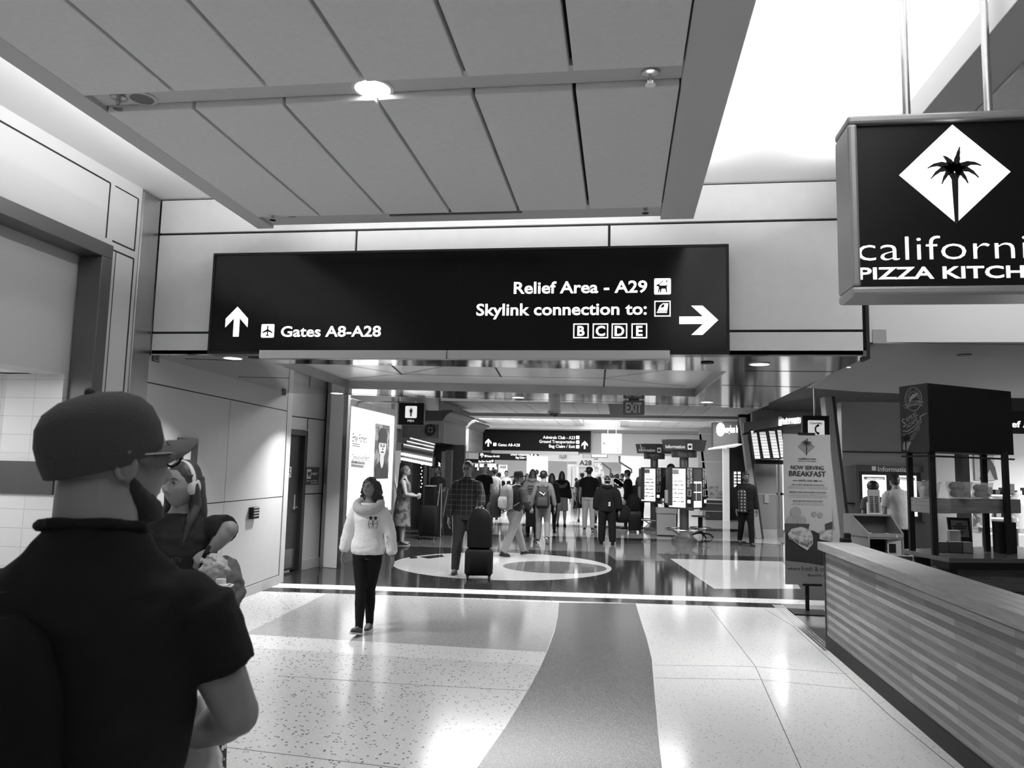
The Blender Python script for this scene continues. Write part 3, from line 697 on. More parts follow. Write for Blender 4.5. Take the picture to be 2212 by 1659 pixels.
b = MB(); plane_icon(b, c1_, .125, yt-.004)
b.poly([(c3_[0]+.05*x, c3_[1]+.05*z) for x, z in [(-.38,.2),(0,.75),(.35,.75),(.2,.2)]], yt-.004); b.poly([(c3_[0]+.05*x, c3_[1]+.05*z) for x, z in [(-.9,-.5),(.8,-.5),(.82,-.4),(-.9,-.4)]], yt-.004)
dc = c2_; k_ = .072     # small leashed dog
b.poly([(dc[0]+k_*x, dc[1]+k_*z) for x, z in [(-.75,.15),(-.45,.3),(-.3,.1),(.45,.1),(.7,.3),(.72,.35),(.5,-.05),(.55,-.75),(.42,-.75),(.35,-.3),(-.1,-.3),(-.2,-.78),(-.32,-.78),(-.3,-.3),(-.45,-.75),(-.57,-.75),(-.42,-.1),(-.55,.02),(-.75,.05)]], yt-.004)
b.stroke([(dc[0]-.4*k_, dc[1]+.2*k_), (dc[0]+.05*k_, dc[1]+.7*k_)], .006, yt-.004); b.poly([(dc[0]+k_*x, dc[1]+k_*z) for x, z in [(.42,.5),(.58,.5),(.53,.85),(.47,.85)]], yt-.004)
b.build('pictograms', BLACK_MATTE, sg1)
lx0, lz1 = XZ(562, 757, 6.62); lx1, _ = XZ(1447, 758, 6.62); lz0 = XZ(1000, 775, 6.62)[1]
lg = thing('sign_ledge', 'long pale metal ledge projecting under the nearest largest black sign', 'ledge', ((lx0+lx1)/2, 6.75, lz0), 0)
lm = (lx0+lx1)/2-.09
b = MB(); b.box((lx0, 6.60, lz0), (lm-.004, 6.88, lz1)); b.build('ledge_panel', mat('ledge_grey', .66, .35), lg, bevel=.004)
b = MB(); b.box((lm+.004, 6.60, lz0), (lx1, 6.88, lz1)); b.build('ledge_panel', mat('ledge_grey', .66, .35), lg, bevel=.004)
b = MB(); b.box((lx0+.02, 6.62, lz0-.012), (lx1-.02, 6.86, lz0)); b.build('ledge_underside', POLISHED, lg)

# ---- far copies of the sign, each with its own lines
def far_sign(label, Y, L_, R_, top, bot, arrowl, arrowr, left_txt, rows, icons, ledge, cut=None):
    x0, z1 = XZ(L_, top, Y); x1, _ = XZ(R_, top, Y); z0 = XZ((L_+R_)/2, bot, Y)[1]
    t = thing('wayfinding_sign', label, 'sign', ((x0+x1)/2, Y, z0), 0)
    MB().box((x0, Y, z0), (x1, Y+.2, z1)).build('cabinet', mat('far_sign_black', .004, .5, spec=.2), t)
    b = MB(); y = Y-.012; kk = Y/FPX
    if arrowl: add_arrow(b, XZ(*arrowl[:2], Y), arrowl[2]*kk, 0, y)
    if arrowr: add_arrow(b, XZ(*arrowr[:2], Y), arrowr[2]*kk, 0, y)
    if left_txt: span_text(b, left_txt[0], left_txt[1], left_txt[2], left_txt[3], Y, y, .0)
    for r_ in rows: span_text(b, r_[0], r_[1], r_[2], r_[3], Y, y, .0)
    for px, py, s_ in icons: c = XZ(px, py, Y); b.poly(rrect(c[0]-s_*kk/2, c[1]-s_*kk/2, c[0]+s_*kk/2, c[1]+s_*kk/2, s_*kk*.1, 3), y)
    b.build('lettering', GLOW, t)
    if ledge:
        a = XZ(ledge[0], ledge[2], Y); c = XZ(ledge[1], ledge[2], Y)
        MB().box((a[0], Y-.6, z0-.13), (c[0], Y+.1, z0)).build('ledge', mat('ledge_grey', .66, .35), t)
    return t
far_sign('long black lit sign reading Ground Transportation and Bag Claim, hung mid concourse', 34.9, 1043, 1276, 925, 975, (1055, 956, 17), (1263, 961, 17), ('Gates A8-A28', (1076, 964), (1123, 964), 6),
         [('Admirals Club - A23', (1173, 948), (1242, 948.5), 6.5), ('Ground Transportation', (1165, 957), (1242, 957.5), 6.5), ('Bag Claim / Exit', (1186, 967), (1242, 967.5), 6.5)],
         [(1069, 960, 7), (1248, 945, 7), (1248, 955, 7), (1248, 965, 7)], (1066, 1251, 973))
far_sign('smaller black lit sign with two arrows just below the mid concourse sign', 50.5, 1034, 1163, 974, 994, (1041, 983, 10), (1157, 986, 10), ('Gates A8-A25', (1052, 987.5), (1079, 987.5), 4),
         [('Ground Transportation', (1103, 984), (1145, 984.3), 4.5), ('Bag Claim / Exit', (1114, 990.5), (1145, 990.8), 4.5)], [(1049, 985, 4), (1149, 983, 4), (1149, 989, 4)], None)
far_sign('farthest black overhead sign, partly hidden at the left of the crowd', 62.0, 1002, 1068, 991, 1000, None, (1064, 996, 6), None, [('Bag Claim / Exit', (1034, 998.5), (1056, 998.7), 4)], [(1059, 997, 4)], None)
for px in (1010, 1060): p = at(px, 991, 62); MB().box((p.x-.03, 62.05, p.z-.05), (p.x+.03, 62.12, 4.45)).build('hanger_rod', METAL, bpy.data.objects['wayfinding_sign.003'])

# ---- hung restaurant sign with the palm tree
YC = 3.5
cs = thing('restaurant_sign', 'square black hanging sign with a palm tree in a white diamond', 'sign', (1.45, YC, 2.5), 0)
sx0, sx1 = XZ(1832, 450, YC)[0], XZ(1832, 450, YC)[0]+2*(XZ(2062, 380, YC)[0]-XZ(1836, 380, YC)[0]); sz1, sz0 = XZ(1840, 255, YC)[1], XZ(1845, 641, YC)[1]
MB().box((sx0+.03, YC, sz0+.03), (sx1-.03, YC+.16, sz1-.03)).build('sign_box', mat('sign_black', .005, .35, spec=.22), cs)
b = MB()
for q in (((sx0, sz0), (sx1, sz0+.04)), ((sx0, sz1-.04), (sx1, sz1)), ((sx0, sz0+.04), (sx0+.04, sz1-.04)), ((sx1-.04, sz0+.04), (sx1, sz1-.04))):
    b.box((q[0][0], YC-.03, q[0][1]), (q[1][0], YC+.19, q[1][1]))
b.build('frame', mat('sign_frame_metal', .40, .4, .6), cs, bevel=.012)
dcx, dcz = XZ(2061, 375, YC); hw = (XZ(2181, 375, YC)[0]-XZ(1941, 378, YC)[0])/2; hh = (XZ(2061, 268, YC)[1]-XZ(2061, 480, YC)[1])/2
b = MB(); b.poly([(dcx, dcz+hh), (dcx-hw, dcz), (dcx, dcz-hh), (dcx+hw, dcz)], YC)
xc = (sx0+sx1)/2
b.text('california', XZ(1853, 565, YC)[0], XZ(1900, 563, YC)[1], .110, 'L', 1.93*(dcx-XZ(1853, 565, YC)[0]), YC, .003, -.012)
b.text('PIZZA KITCHEN', XZ(1855, 603, YC)[0], XZ(1900, 603, YC)[1], .052, 'L', 2*(dcx-XZ(1855, 603, YC)[0]), YC, .003, .02)
b.build('lettering', GLOW, cs)
def palm(b, cx, cz, s, y):     # trunk and seven drooping fronds
    b.poly([(cx-.03*s, cz-.62*s), (cx+.03*s, cz-.62*s), (cx+.055*s, cz+.18*s), (cx+.11*s, cz+.30*s), (cx-.11*s, cz+.30*s), (cx-.055*s, cz+.18*s)], y)
    for dx, dz, lift in ((-.45, .40, .18), (-.40, .20, .20), (-.22, .10, .16), (.10, .78, .02), (.45, .42, .18), (.40, .20, .20), (.22, .10, .16), (-.18, .62, .08)):
        a = Vector((0, .34)); e = Vector((dx, dz)); mid = (a+e)/2+Vector((0, lift)); up_, lo_ = [], []
        for i in range(9):
            t = i/8; p = (1-t)**2*a+2*t*(1-t)*mid+t*t*e; wd = .10*(1-t*.9)*(1 if i % 2 == 0 or i > 7 else .8)
            d = (2*(1-t)*(mid-a)+2*t*(e-mid)).normalized(); n = Vector((-d.y, d.x)); up_.append(p+n*wd*.8); lo_.append(p-n*wd)
        b.poly([(cx+s*p.x, cz+s*p.y) for p in up_+lo_[::-1]], y)
b = MB(); palm(b, dcx, dcz-hh+.62*.245, .245, YC-.004); b.build('palm_emblem', BLACK_MATTE, cs)
for i, px in enumerate((1958, 2135)):
    p = at(px, 233, YC+.08); MB().tube([(p.x, YC+.08, sz1-.02), (p.x, YC+.08, ZT)], .017, 12).build('hanger_rod', mat('rod_metal', .6, .3, 1.0), cs, smooth=True)

# ---- hung exit signs, dome camera, men's room blade, hung gate boards
def exit_sign(label, px, py, w_, h_, Y, hang):
    x, z = XZ(px, py, Y); k = Y/FPX; w2, h2 = w_*k/2, h_*k/2
    t = thing('exit_sign', label, 'sign', (x, Y, z-h2), 0)
    b = MB(); b.M = Matrix.Identity(4); b.poly(rrect(x-w2, z-h2, x+w2, z+h2, .02), Y, .04); b.build('housing', mat('exit_grey', .16, .35), t)
    b = MB(); b.text('EXIT', x, z-h2*.68, h2*1.36, 'C', w2*1.5, Y-.041, .003, .03); b.build('lettering', mat('exit_letters', .75, .4), t)
    MB().box((x-w2*.5, Y-.03, z+h2), (x+w2*.5, Y-.01, hang)).build('bracket', GREY_DARK, t)
exit_sign('grey EXIT sign hanging from the edge of the polished ceiling', 1369, 881, 45, 31, 11.2, ZS)
exit_sign('tiny far EXIT sign on the pale gate bulkhead', 1309-93, 984.5, 14, 8, 51.8, at(1216, 979, 51.8).z)
Yd = 11.0; p = at(1197, 885, Yd)
dcam = thing('dome_camera', 'white security camera with a black dome under the ceiling edge', 'camera', (p.x, Yd, p.z-.12), 0)
zt_ = ZS; zc_ = at(1197, 888, Yd).z; r_ = 14/FPX*Yd
MB().lathe([(r_*.9, zt_-zc_), (r_, .0), (r_, -.03)], (p.x, Yd, zc_)).build('housing', WHITE, dcam, smooth=True)
MB().lathe([(.001, -r_*.95), (r_*.4, -r_*.88), (r_*.7, -r_*.6), (r_*.86, -.03), (r_*.86, -.02)], (p.x, Yd, zc_)).build('dome', mat('dome_black', .004, .05), dcam, smooth=True)
MB().lathe([(r_*1.08, -.035), (r_*1.08, -.005)], (p.x, Yd, zc_)).build('collar', METAL, dcam, smooth=True)
Ym = 13.4; mx0, mz1 = XZ(862, 870, Ym); mx1, mz0 = XZ(915, 918, Ym)
ms_ = thing('restroom_sign', 'black hanging MEN restroom sign with a white man symbol', 'sign', ((mx0+mx1)/2, Ym, mz0), 0)
MB().box((mx0, Ym, mz0), (mx1, Ym+.1, mz1)).build('sign_box', mat('sign_black', .005, .35, spec=.22), ms_, bevel=.004)
cxm, czm = XZ(888, 890, Ym); s2 = .108; b = MB(); b.poly(rrect(cxm-s2, czm-s2, cxm+s2, czm+s2, .02), Ym); b.text('MEN', cxm, XZ(888, 911.5, Ym)[1], .042, 'C', None, Ym, .003, .0); b.build('lettering', emit('men_glow', .85, .7), ms_)
b = MB(); man_icon(b, (cxm, czm), .16, Ym-.004); b.build('pictogram', BLACK_MATTE, ms_)
b = MB(); b.box((mx0-.03, Ym+.02, mz0), (mx0, Ym+.08, mz1+.3)); b.box((-4.9, Ym+.03, mz1), (mx0, Ym+.07, mz1+.03)); b.box((mx0-.03, Ym+.02, mz1), (mx0+.3, Ym+.08, mz1+.03)); b.build('bracket', METAL, ms_)
def hung_board(label, L_, R_, top, bot, Y, hangers, ztop, dot=None, txt=None, m=GLOW_SOFT):
    x0, z1 = XZ(L_, top, Y); x1, _ = XZ(R_, top, Y); z0 = XZ((L_+R_)/2, bot, Y)[1]
    t = thing('hanging_board', label, 'sign', ((x0+x1)/2, Y, z0), 0)
    MB().box((x0, Y, z0), (x1, Y+.15, z1)).build('frame', GREY_MID, t)
    w_ = (x1-x0)*.04; MB().box((x0+w_, Y-.02, z0+w_), (x1-w_, Y, z1-w_)).build('face', m, t)
    if dot or txt:
        b = MB()
        if dot: b.disc(*XZ(*dot, Y), (x1-x0)*.055, Y-.03)
        if txt: span_text(b, txt[0], txt[1], txt[2], txt[3], Y, Y-.03, .0)
        b.build('lettering', GREY_DARK, t)
    for px in hangers: p = at(px, top, Y); MB().tube([(p.x, Y+.07, z1), (p.x, Y+.07, ztop)], .018, 6).build('hanger_rod', METAL, t)
hung_board('white lit board hanging by two rods beside the far black sign', 1299, 1344, 936, 981, 30.0, (1313, 1331), 4.4, (1305, 958), None)
hung_board('second white lit board, half hidden behind the first hanging board', 1277, 1313, 952, 989, 36.0, (1288, 1303), 4.4, None, ('200', (1281, 976), (1298, 976), 9))
hung_board('small grey board above the A28 gate number', 1259, 1292, 980, 993, 43.0, (1264, 1287), 4.45, None, None, GREY_LIGHT)
def gate_panel(label, txt, L_, R_, top, bot, base, Y, cap, tl, tr, tb):
    x0, z1 = XZ(L_, top, Y); x1, _ = XZ(R_, top, Y); z0 = XZ((L_+R_)/2, bot, Y)[1]
    t = thing('gate_sign', label, 'sign', ((x0+x1)/2, Y, 0), 0)
    MB().box((x0, Y, z0), (x1, Y+.25, z1)).build('header', mat('gate_board', .72, .5), t)
    MB().box((x0+.1, Y+.03, 0), (x1-.1, Y+.22, z0)).build('post_panel', mat('gate_post', .55, .5), t)
    b = MB(); span_text(b, txt, (tl, tb), (tr, tb), cap, Y, Y-.02, .02); b.build('lettering', GREY_DARK, t)
gate_panel('pale gate marker reading A28 beyond the hanging boards', 'A28', 1246, 1282, 990, 1009, 0, 42.0, 10, 1251.5, 1278, 1004.5)
gate_panel('farther pale gate marker reading A25', 'A25', 1077, 1095, 1004, 1030, 0, 60.0, 5, 1080, 1093, 1011)

# ================================================================= CEILING FIXTURES
def downlight(label, px, py, z, r, power, grp):
    p = atz(px, py, z); t = thing('downlight', label, 'light', (p.x, p.y, z), 0, grp)
    b = MB(); b.lathe([(r*1.18, .004), (r*1.18, -.006), (r, -.008), (r, .004)], (p.x, p.y, z)); b.build('trim_ring', WHITE, t, smooth=True)
    b = MB(); b.lathe([(.001, -.005), (r*.98, -.005), (r*.98, .002)], (p.x, p.y, z)); b.build('lens', LAMP, t)
    l = down('downlight_lamp', (p.x, p.y, z-.02), r*.8, power); return p
downlight('round recessed downlight in the hung ceiling above the long black sign', 805, 190, ZC+.03, .10, 17, None)
downlight('small downlight at the left front of the polished ceiling', 503, 773, ZS, .085, 32, 'downlights in the polished ceiling')
downlight('small downlight at the right front of the polished ceiling', 1641, 786, ZS, .085, 32, 'downlights in the polished ceiling')
downlight('small downlight at the rear left of the polished ceiling', 728, 849, ZS, .085, 60, 'downlights in the polished ceiling')
downlight('small downlight at the rear of the polished ceiling by the dome camera', 1119, 858, ZS, .085, 40, 'downlights in the polished ceiling')
downlight('small downlight at the rear right of the polished ceiling', 1527, 868, ZS, .085, 32, 'downlights in the polished ceiling')
down('hall_fill_lamp', (.1, 3.9, ZC-.02), .08, 9); down('hall_fill_lamp', (-1.3, 1.9, ZC-.02), .08, 9)  # added lamps with no fixture, brightening the hall below
downlight('small lit spotlight on the sloping edge of the restaurant ceiling', 1833, 792, 2.80, .02, 1.5, None)
def sprinkler(label, px, py):
    z = ZC+.03; p = atz(px, py-8, z); t = thing('sprinkler', label, 'sprinkler', (p.x, p.y, z), 0, 'ceiling sprinklers')
    MB().lathe([(.05, 0), (.045, -.012), (.018, -.02)], (p.x, p.y, z)).build('escutcheon', METAL, t, smooth=True)
    b = MB(); b.tube([(p.x, p.y, z-.015), (p.x, p.y, z-.05)], .010, 8); b.tube([(p.x-.016, p.y, z-.03), (p.x-.010, p.y, z-.07)], .004, 6); b.tube([(p.x+.016, p.y, z-.03), (p.x+.010, p.y, z-.07)], .004, 6)
    b.lathe([(.028, -.075), (.028, -.07)], (p.x, p.y, z), 14); b.build('head', CHROME, t)
sprinkler('ceiling sprinkler beside the big round speaker at the left', 257, 217); sprinkler('ceiling sprinkler at the right end of the nearer ceiling bar', 1405, 163)
sprinkler('ceiling sprinkler beside the far round speaker', 590, 465); sprinkler('ceiling sprinkler at the right end of the far ceiling bar', 1394, 449)
def ceiling_speaker(label, px, py, r):
    z = ZC+.03; p = atz(px, py, z); t = thing('ceiling_speaker', label, 'speaker', (p.x, p.y, z), 0, 'round ceiling speakers')
    MB().lathe([(r*1.3, .0), (r*1.3, -.006), (r, -.01), (r, 0)], (p.x, p.y, z)).build('rim', mat('ceiling_frame', .5), t, smooth=True)
    MB().lathe([(.001, -.007), (r, -.007), (r, 0)], (p.x, p.y, z)).build('grille', mat('grille_grey', .13, .7), t)
ceiling_speaker('large round speaker grille in the nearer ceiling bar', 307, 211, .066); ceiling_speaker('small round speaker grille at the far left of the ceiling', 628, 463, .05)
va, vb = atz(836, 457, ZC+.03), atz(1126, 453, ZC+.03); va.y = vb.y = 6.04
vt = thing('air_vent', 'long slotted air vent in the ceiling above the black sign', 'vent', ((va.x+vb.x)/2, va.y, ZC+.03), 0)
MB().box((va.x, va.y-.06, ZC+.024), (vb.x, va.y+.06, ZC+.032)).build('slot', BLACK, vt)
for dy in (-.06, 0, .06): MB().box((va.x, va.y+dy-.008, ZC+.015), (vb.x, va.y+dy+.008, ZC+.026)).build('slat', GREY_LIGHT, vt)
pc_ = atz(2083, 766, 2.86); solo('ceiling_cover', 'round flat cover plate on the grey restaurant ceiling', 'cover', MB().lathe([(.001, -.012), (.06, -.01), (.06, 0)], (pc_.x, pc_.y, 2.86)), GREY_DARK)
pc_ = atz(550, 772, ZS); solo('ceiling_sensor', 'dark oval sensor beside the left front downlight', 'sensor', MB().lathe([(.001, -.012), (.06, -.01), (.06, 0)], (pc_.x, pc_.y, ZS)), BLACK_MATTE)
pc_ = atz(1528, 783, ZS); solo('ceiling_sensor', 'dark oval sensor near the right front downlight', 'sensor', MB().lathe([(.001, -.012), (.06, -.01), (.06, 0)], (pc_.x, pc_.y, ZS)), BLACK_MATTE)

# ================================================================= PASSAGE WALL FITTINGS
def wall_thing(name, label, cat, WFm, a, b): return thing(name, label, cat, tuple(WFm @ Vector((a, 0, b))), 0)
def plaque(label, pts, WFm, fn, figure=None, lines=()):
    s0, z1 = fn(*pts[0]); s1, z0 = fn(*pts[1])
    t = wall_thing('restroom_plaque', label, 'sign', WFm, (s0+s1)/2, z0)
    MB(WFm).box((s0, -.02, z0), (s1, .0, z1)).build('plate', mat('plaque_dark', .045, .4), t, bevel=.003)
    b = MB(WFm)
    if figure: 
        fx0, fx1 = s0+(s1-s0)*figure[0], s0+(s1-s0)*figure[1]; b.poly(rrect(fx0, z0+(z1-z0)*figure[2], fx1, z0+(z1-z0)*figure[3], .008), -.021)
    for tx, fx, fz, fh, fw in lines: b.text(tx, s0+(s1-s0)*fx, z0+(z1-z0)*fz, (z1-z0)*fh, 'L', (s1-s0)*fw, -.021, .002, .02)
    b.build('lettering', mat('plaque_white', .8, .5), t); return t, s0, s1, z0, z1
t, s0, s1, z0, z1 = plaque('dark plaque with a white bar on the passage wall behind the cap brim', ((383, 945), (422, 1004)), WF, loc_on, (.28, .62, .10, .80), ())
fb = lambda px, py: on_frame(px, py, B0, B1)
t, s0, s1, z0, z1 = plaque('dark FAMILY restroom plaque on the wall beside the dark door', ((659, 1009), (686, 1047)), WB, fb, (.08, .38, .35, .88), (('FAMILY', .42, .56, .14, .46), ('Restroom', .08, .2, .07, .25), ('for families', .4, .2, .07, .5), ('and assistance', .4, .08, .07, .5)))
b = MB(WB); man_icon(b, (s0+(s1-s0)*.17, z0+(z1-z0)*.62), .10, -.025); man_icon(b, (s0+(s1-s0)*.29, z0+(z1-z0)*.62), .10, -.025); b.build('pictogram', BLACK_MATTE, t)
_sa = [p for p in (on_frame(612, 1030, (-5.40, 10.66, 0), (-4.9, 10.9, 0)),)]
wcx, wcz = WB @ Vector((dl-.02, 0, 0)), fb(621, 1030)[1]
sgm = thing('accessible_plaque', 'narrow dark wheelchair plaque at the edge of the dark door', 'sign', (wcx.x, wcx.y, wcz-.12), 0)
s0, z1 = fb(616, 1006); s1, z0 = fb(625, 1048)
MB(WB).box((s0, -.03, z0), (s1, .07, z1)).build('plate', mat('plaque_dark', .045, .4), sgm)
b = MB(WB); sm = (s0+s1)/2; zm2 = (z0+z1)/2+.05; b.poly(rrect(sm-(s1-s0)*.4, zm2-.08, sm+(s1-s0)*.4, zm2+.09, .01), -.031); b.build('label_panel', mat('plaque_white', .8, .5), sgm)
b = MB(WB); w_ = (s1-s0)*.22; b.disc(sm, zm2+.055, .012, -.036); b.stroke([(sm, zm2+.04), (sm, zm2-.01), (sm+w_, zm2-.01), (sm+w_*1.3, zm2-.05)], .010, -.036); b.stroke([(sm-w_*.3, zm2+.0), (sm-w_, zm2-.03), (sm-w_*.4, zm2-.065), (sm+w_*.5, zm2-.05)], .008, -.036); b.build('pictogram', BLACK_MATTE, sgm)
s0, z1 = loc_on(537.5, 1096); s1, z0 = loc_on(550.5, 1119)
td = wall_thing('card_reader', 'small black wall device on the pale passage panel', 'card reader', WF, (s0+s1)/2, z0)
MB(WF).box((s0, -.06, z0), (s1, 0, z1)).build('body', BLACK_MATTE, td, bevel=.006)
b = MB(WF); 
for q in range(4): b.poly([(s0+.03, z0+.03+q*.035), (s1-.02, z0+.03+q*.035), (s1-.02, z0+.045+q*.035), (s0+.03, z0+.045+q*.035)], -.061)
b.build('keypad', GREY_LIGHT, td)
for lab, px, py in (('tiny dark fire tag high at the near end of the passage wall', 335, 775), ('tiny dark fire tag high at the far end of the passage wall', 613, 850)):
    s_, z_ = loc_on(px, py); t = wall_thing('wall_tag', lab, 'tag', WF, s_, z_-.03)
    MB(WF).box((s_-.06, -.012, z_-.03), (s_+.06, 0, z_+.03)).build('plate', GREY_DARK, t)
    b = MB(WF); b.ring_poly(s_-.045, z_-.02, s_+.045, z_+.02, .006, -.013); b.build('mark', GREY_LIGHT, t)

# ================================================================= LIT ADVERTISEMENT with the portrait
AD0 = atz(738, 1190); AD0 = Vector((at(743, 1000, 12.95).x, 12.95, 0)); AD1 = Vector((at(846, 1000, 15.7).x, 15.7, 0))
WA = wall_frame(AD0, AD1); fa = lambda px, py: on_frame(px, py, AD0, AD1); La = (AD1-AD0).length
aw = MB(WA); aw.box((-.05, .02, 0), (La+.05, .5, 3.2)); struct('wall_advert', aw, mat('advert_wall', .10, .35))
zb_, zt_ = fa(740, 1117)[1], fa(752, 876)[1]
za_ = (zb_+fa(836, 1083)[1])/2; zt2 = (zt_+fa(842, 898)[1])/2
ad = thing('lit_advertisement', 'tall glowing white advertisement with a painted portrait on the left wall', 'advertisement', tuple(WA @ Vector((La/2, 0, 0))), 0)
s0, s1 = .06, La-.10
MB(WA).box((s0, -.03, zb_), (s1, .03, zt2)).build('screen', emit('advert_glow', .98, 1.05), ad)
b = MB(WA); b.box((s0-.09, -.07, 0), (s0, .05, zt2+.12)); b.box((s1, -.07, 0), (s1+.14, .05, zt2+.4)); b.box((s0, -.05, zt2), (s1, .03, zt2+.14)); b.build('frame', METAL, ad, bevel=.01)
pa0, pz1 = fa(808, 913); pa1, pz0 = fa(835, 1035); pz1 = (pz1+fa(834, 920)[1])/2; pz0 = (pz0+fa(805, 1033)[1])/2
b = MB(WA); b.box((pa0, -.034, pz0), (pa1, -.03, pz1)); b.build('portrait_ground', blotch('portrait_ground', .08, .22, 5, .5), ad)
pc0 = (pa0+pa1)/2; pw_ = pa1-pa0; ph_ = pz1-pz0
b = MB(WA); b.disc(pc0, pz0+ph_*.58, pw_*.25, -.036, .003, 24, ph_*.17); b.poly([(pc0-pw_*.13, pz0+ph_*.2), (pc0+pw_*.13, pz0+ph_*.2), (pc0+pw_*.12, pz0+ph_*.5), (pc0-pw_*.12, pz0+ph_*.5)], -.035); b.build('portrait_face', mat('portrait_skin', .5, .6), ad)
b = MB(WA)
b.poly([(pc0-pw_*.28, pz0+ph_*.66), (pc0+pw_*.28, pz0+ph_*.66), (pc0+pw_*.27, pz0+ph_*.8), (pc0+pw_*.15, pz0+ph_*.93), (pc0-pw_*.15, pz0+ph_*.93), (pc0-pw_*.27, pz0+ph_*.8)], -.040)
for sx_ in (-1, 1): b.disc(pc0+sx_*pw_*.1, pz0+ph_*.60, pw_*.05, -.040, .003, 12, ph_*.015); b.poly([(pc0+sx_*pw_*.04, pz0+ph_*.625), (pc0+sx_*pw_*.17, pz0+ph_*.628), (pc0+sx_*pw_*.16, pz0+ph_*.64), (pc0+sx_*pw_*.05, pz0+ph_*.637)], -.040)
b.disc(pc0, pz0+ph_*.49, pw_*.1, -.040, .003, 14, ph_*.014); b.stroke([(pc0, pz0+ph_*.6), (pc0+pw_*.04, pz0+ph_*.54), (pc0-pw_*.02, pz0+ph_*.535)], .02, -.040)
b.poly([(pc0-pw_*.45, pz0), (pc0+pw_*.45, pz0), (pc0+pw_*.42, pz0+ph_*.2), (pc0+pw_*.16, pz0+ph_*.33), (pc0, pz0+ph_*.14), (pc0-pw_*.16, pz0+ph_*.33), (pc0-pw_*.42, pz0+ph_*.2)], -.040)
b.build('portrait_dark_shapes', mat('portrait_dark', .035, .6), ad)
b = MB(WA)
for txt, l, r_, h_ in (('Emely Romero', (757, 948), (788, 953), .15), ('"Going Above and Beyond"', (755, 990), (796, 994), .12)):
    a = fa(*l); c = fa(*r_); b.text(txt, a[0], a[1]-h_*.3, h_, 'L', c[0]-a[0], -.036, .004, .012)
for l, r_ in (((757, 958), (773, 960)), ((757, 962), (773, 965))): b.stroke([fa(*l), fa(*r_)], .012, -.034)
b.build('lettering', mat('advert_text', .02, .8, spec=.1), ad)
b = MB(WA)
for l, r_ in (((755, 998), (784, 1001)), ((755, 1005), (781, 1008))): b.stroke([fa(*l), fa(*r_)], .05, -.034)
b.build('small_print', mat('advert_text_pale', .25, .7), ad)
# ================================================================= RESTAURANT COUNTER (wood strips, slab top, black plinth)
def dep(px, py, zc): return C0 + ray(px, py)*zc
ct = thing('counter', 'long wood strip counter with thick slab top and black plinth', 'counter', (2.3, 4.5, 0), 0)
yc0, yc1 = .6, 8.32
MB().box((2.06, yc0, .125), (2.42, yc1, .965)).build('front_cladding', wood('counter_strips', .20, .40, 'y', .45, .0425, .75), ct)
b = MB()
for i in range(4): b.box((2.0+i*.0875, yc0, .965), (2.0+(i+1)*.0875-.0012, yc1+.06, 1.045))
b.build('countertop', wood('counter_slab', .17, .34, 1, .38), ct, bevel=.004)
MB().box((2.045, yc0, 0), (2.40, yc1, .125)).build('plinth', BLACK_MATTE, ct)
MB().box((2.05, yc1, .1), (2.42, yc1+.02, .965)).build('end_panel', mat('end_dark', .03, .5), ct)

# ---- breakfast banner on a black stand
pb_ = atz(1749, 1325); Yb_ = pb_.y
bn_ = thing('banner_stand', 'tall breakfast banner with a sandwich photo on a black stand', 'banner', (pb_.x, Yb_, 0), 0)
A_ = at(1691, 937, Yb_); B_ = at(1793, 940, Yb_+.10); D_ = at(1697, 1262, Yb_); 
WBn = wall_frame((A_.x, Yb_, 0), (B_.x, Yb_+.10, 0)); Lbn = (Vector((B_.x, Yb_+.1, 0))-Vector((A_.x, Yb_, 0))).length
zt_, zb_ = A_.z, D_.z+.0; H_ = zt_-zb_
def gradient_mat(name, lo, hi, z0, z1, rough=.5):
    if name in MATS: return MATS[name]
    m, nt, bb = _nodes(name); tc = nt.nodes.new('ShaderNodeTexCoord'); sp = nt.nodes.new('ShaderNodeSeparateXYZ'); nt.links.new(tc.outputs['Object'], sp.inputs[0])
    r = nt.nodes.new('ShaderNodeMapRange'); r.inputs[1].default_value = z0; r.inputs[2].default_value = z1; r.inputs[3].default_value = lo; r.inputs[4].default_value = hi
    nt.links.new(sp.outputs[2], r.inputs[0]); nt.links.new(r.outputs[0], bb.inputs['Base Color']); bb.inputs['Roughness'].default_value = rough; MATS[name] = m; return m
MB(WBn).box((0, -.004, zb_), (Lbn, .004, zt_)).build('banner', mat('banner_print', .50, .45), bn_)
z_ = lambda f: zt_-H_*f
u_ = lambda f: Lbn*f
b = MB(WBn); b.poly([(0, z_(1)), (Lbn, z_(1)), (Lbn, z_(.71)), (u_(.6), z_(.645)), (u_(.02), z_(.62))], -.005); b.build('printed_table', mat('print_dark', .03, .45), bn_)
b = MB(WBn); b.poly([(0, z_(1)), (Lbn, z_(1)), (Lbn, z_(.885)), (u_(.5), z_(.86)), (0, z_(.845))], -.007); b.build('printed_cloth', mat('print_mid', .20, .45), bn_)
b = MB(WBn)
for x, f, r in ((.24, .525, .115), (.14, .58, .10), (.36, .58, .10), (.62, .535, .055), (.75, .54, .06)): b.disc(u_(x), z_(f), u_(r), -.008, .003, 24)
b.build('printed_eggs', mat('print_egg', .33, .5), bn_)
b = MB(WBn); b.poly([(u_(0), z_(.60)), (u_(.52), z_(.60)), (u_(.48), z_(.66)), (u_(.1), z_(.67)), (u_(0), z_(.66))], -.011); b.poly([(u_(.84), z_(.60)), (u_(1), z_(.58)), (u_(1), z_(.66)), (u_(.86), z_(.65))], -.011); b.build('printed_bowl', mat('print_bowl', .06, .5), bn_)
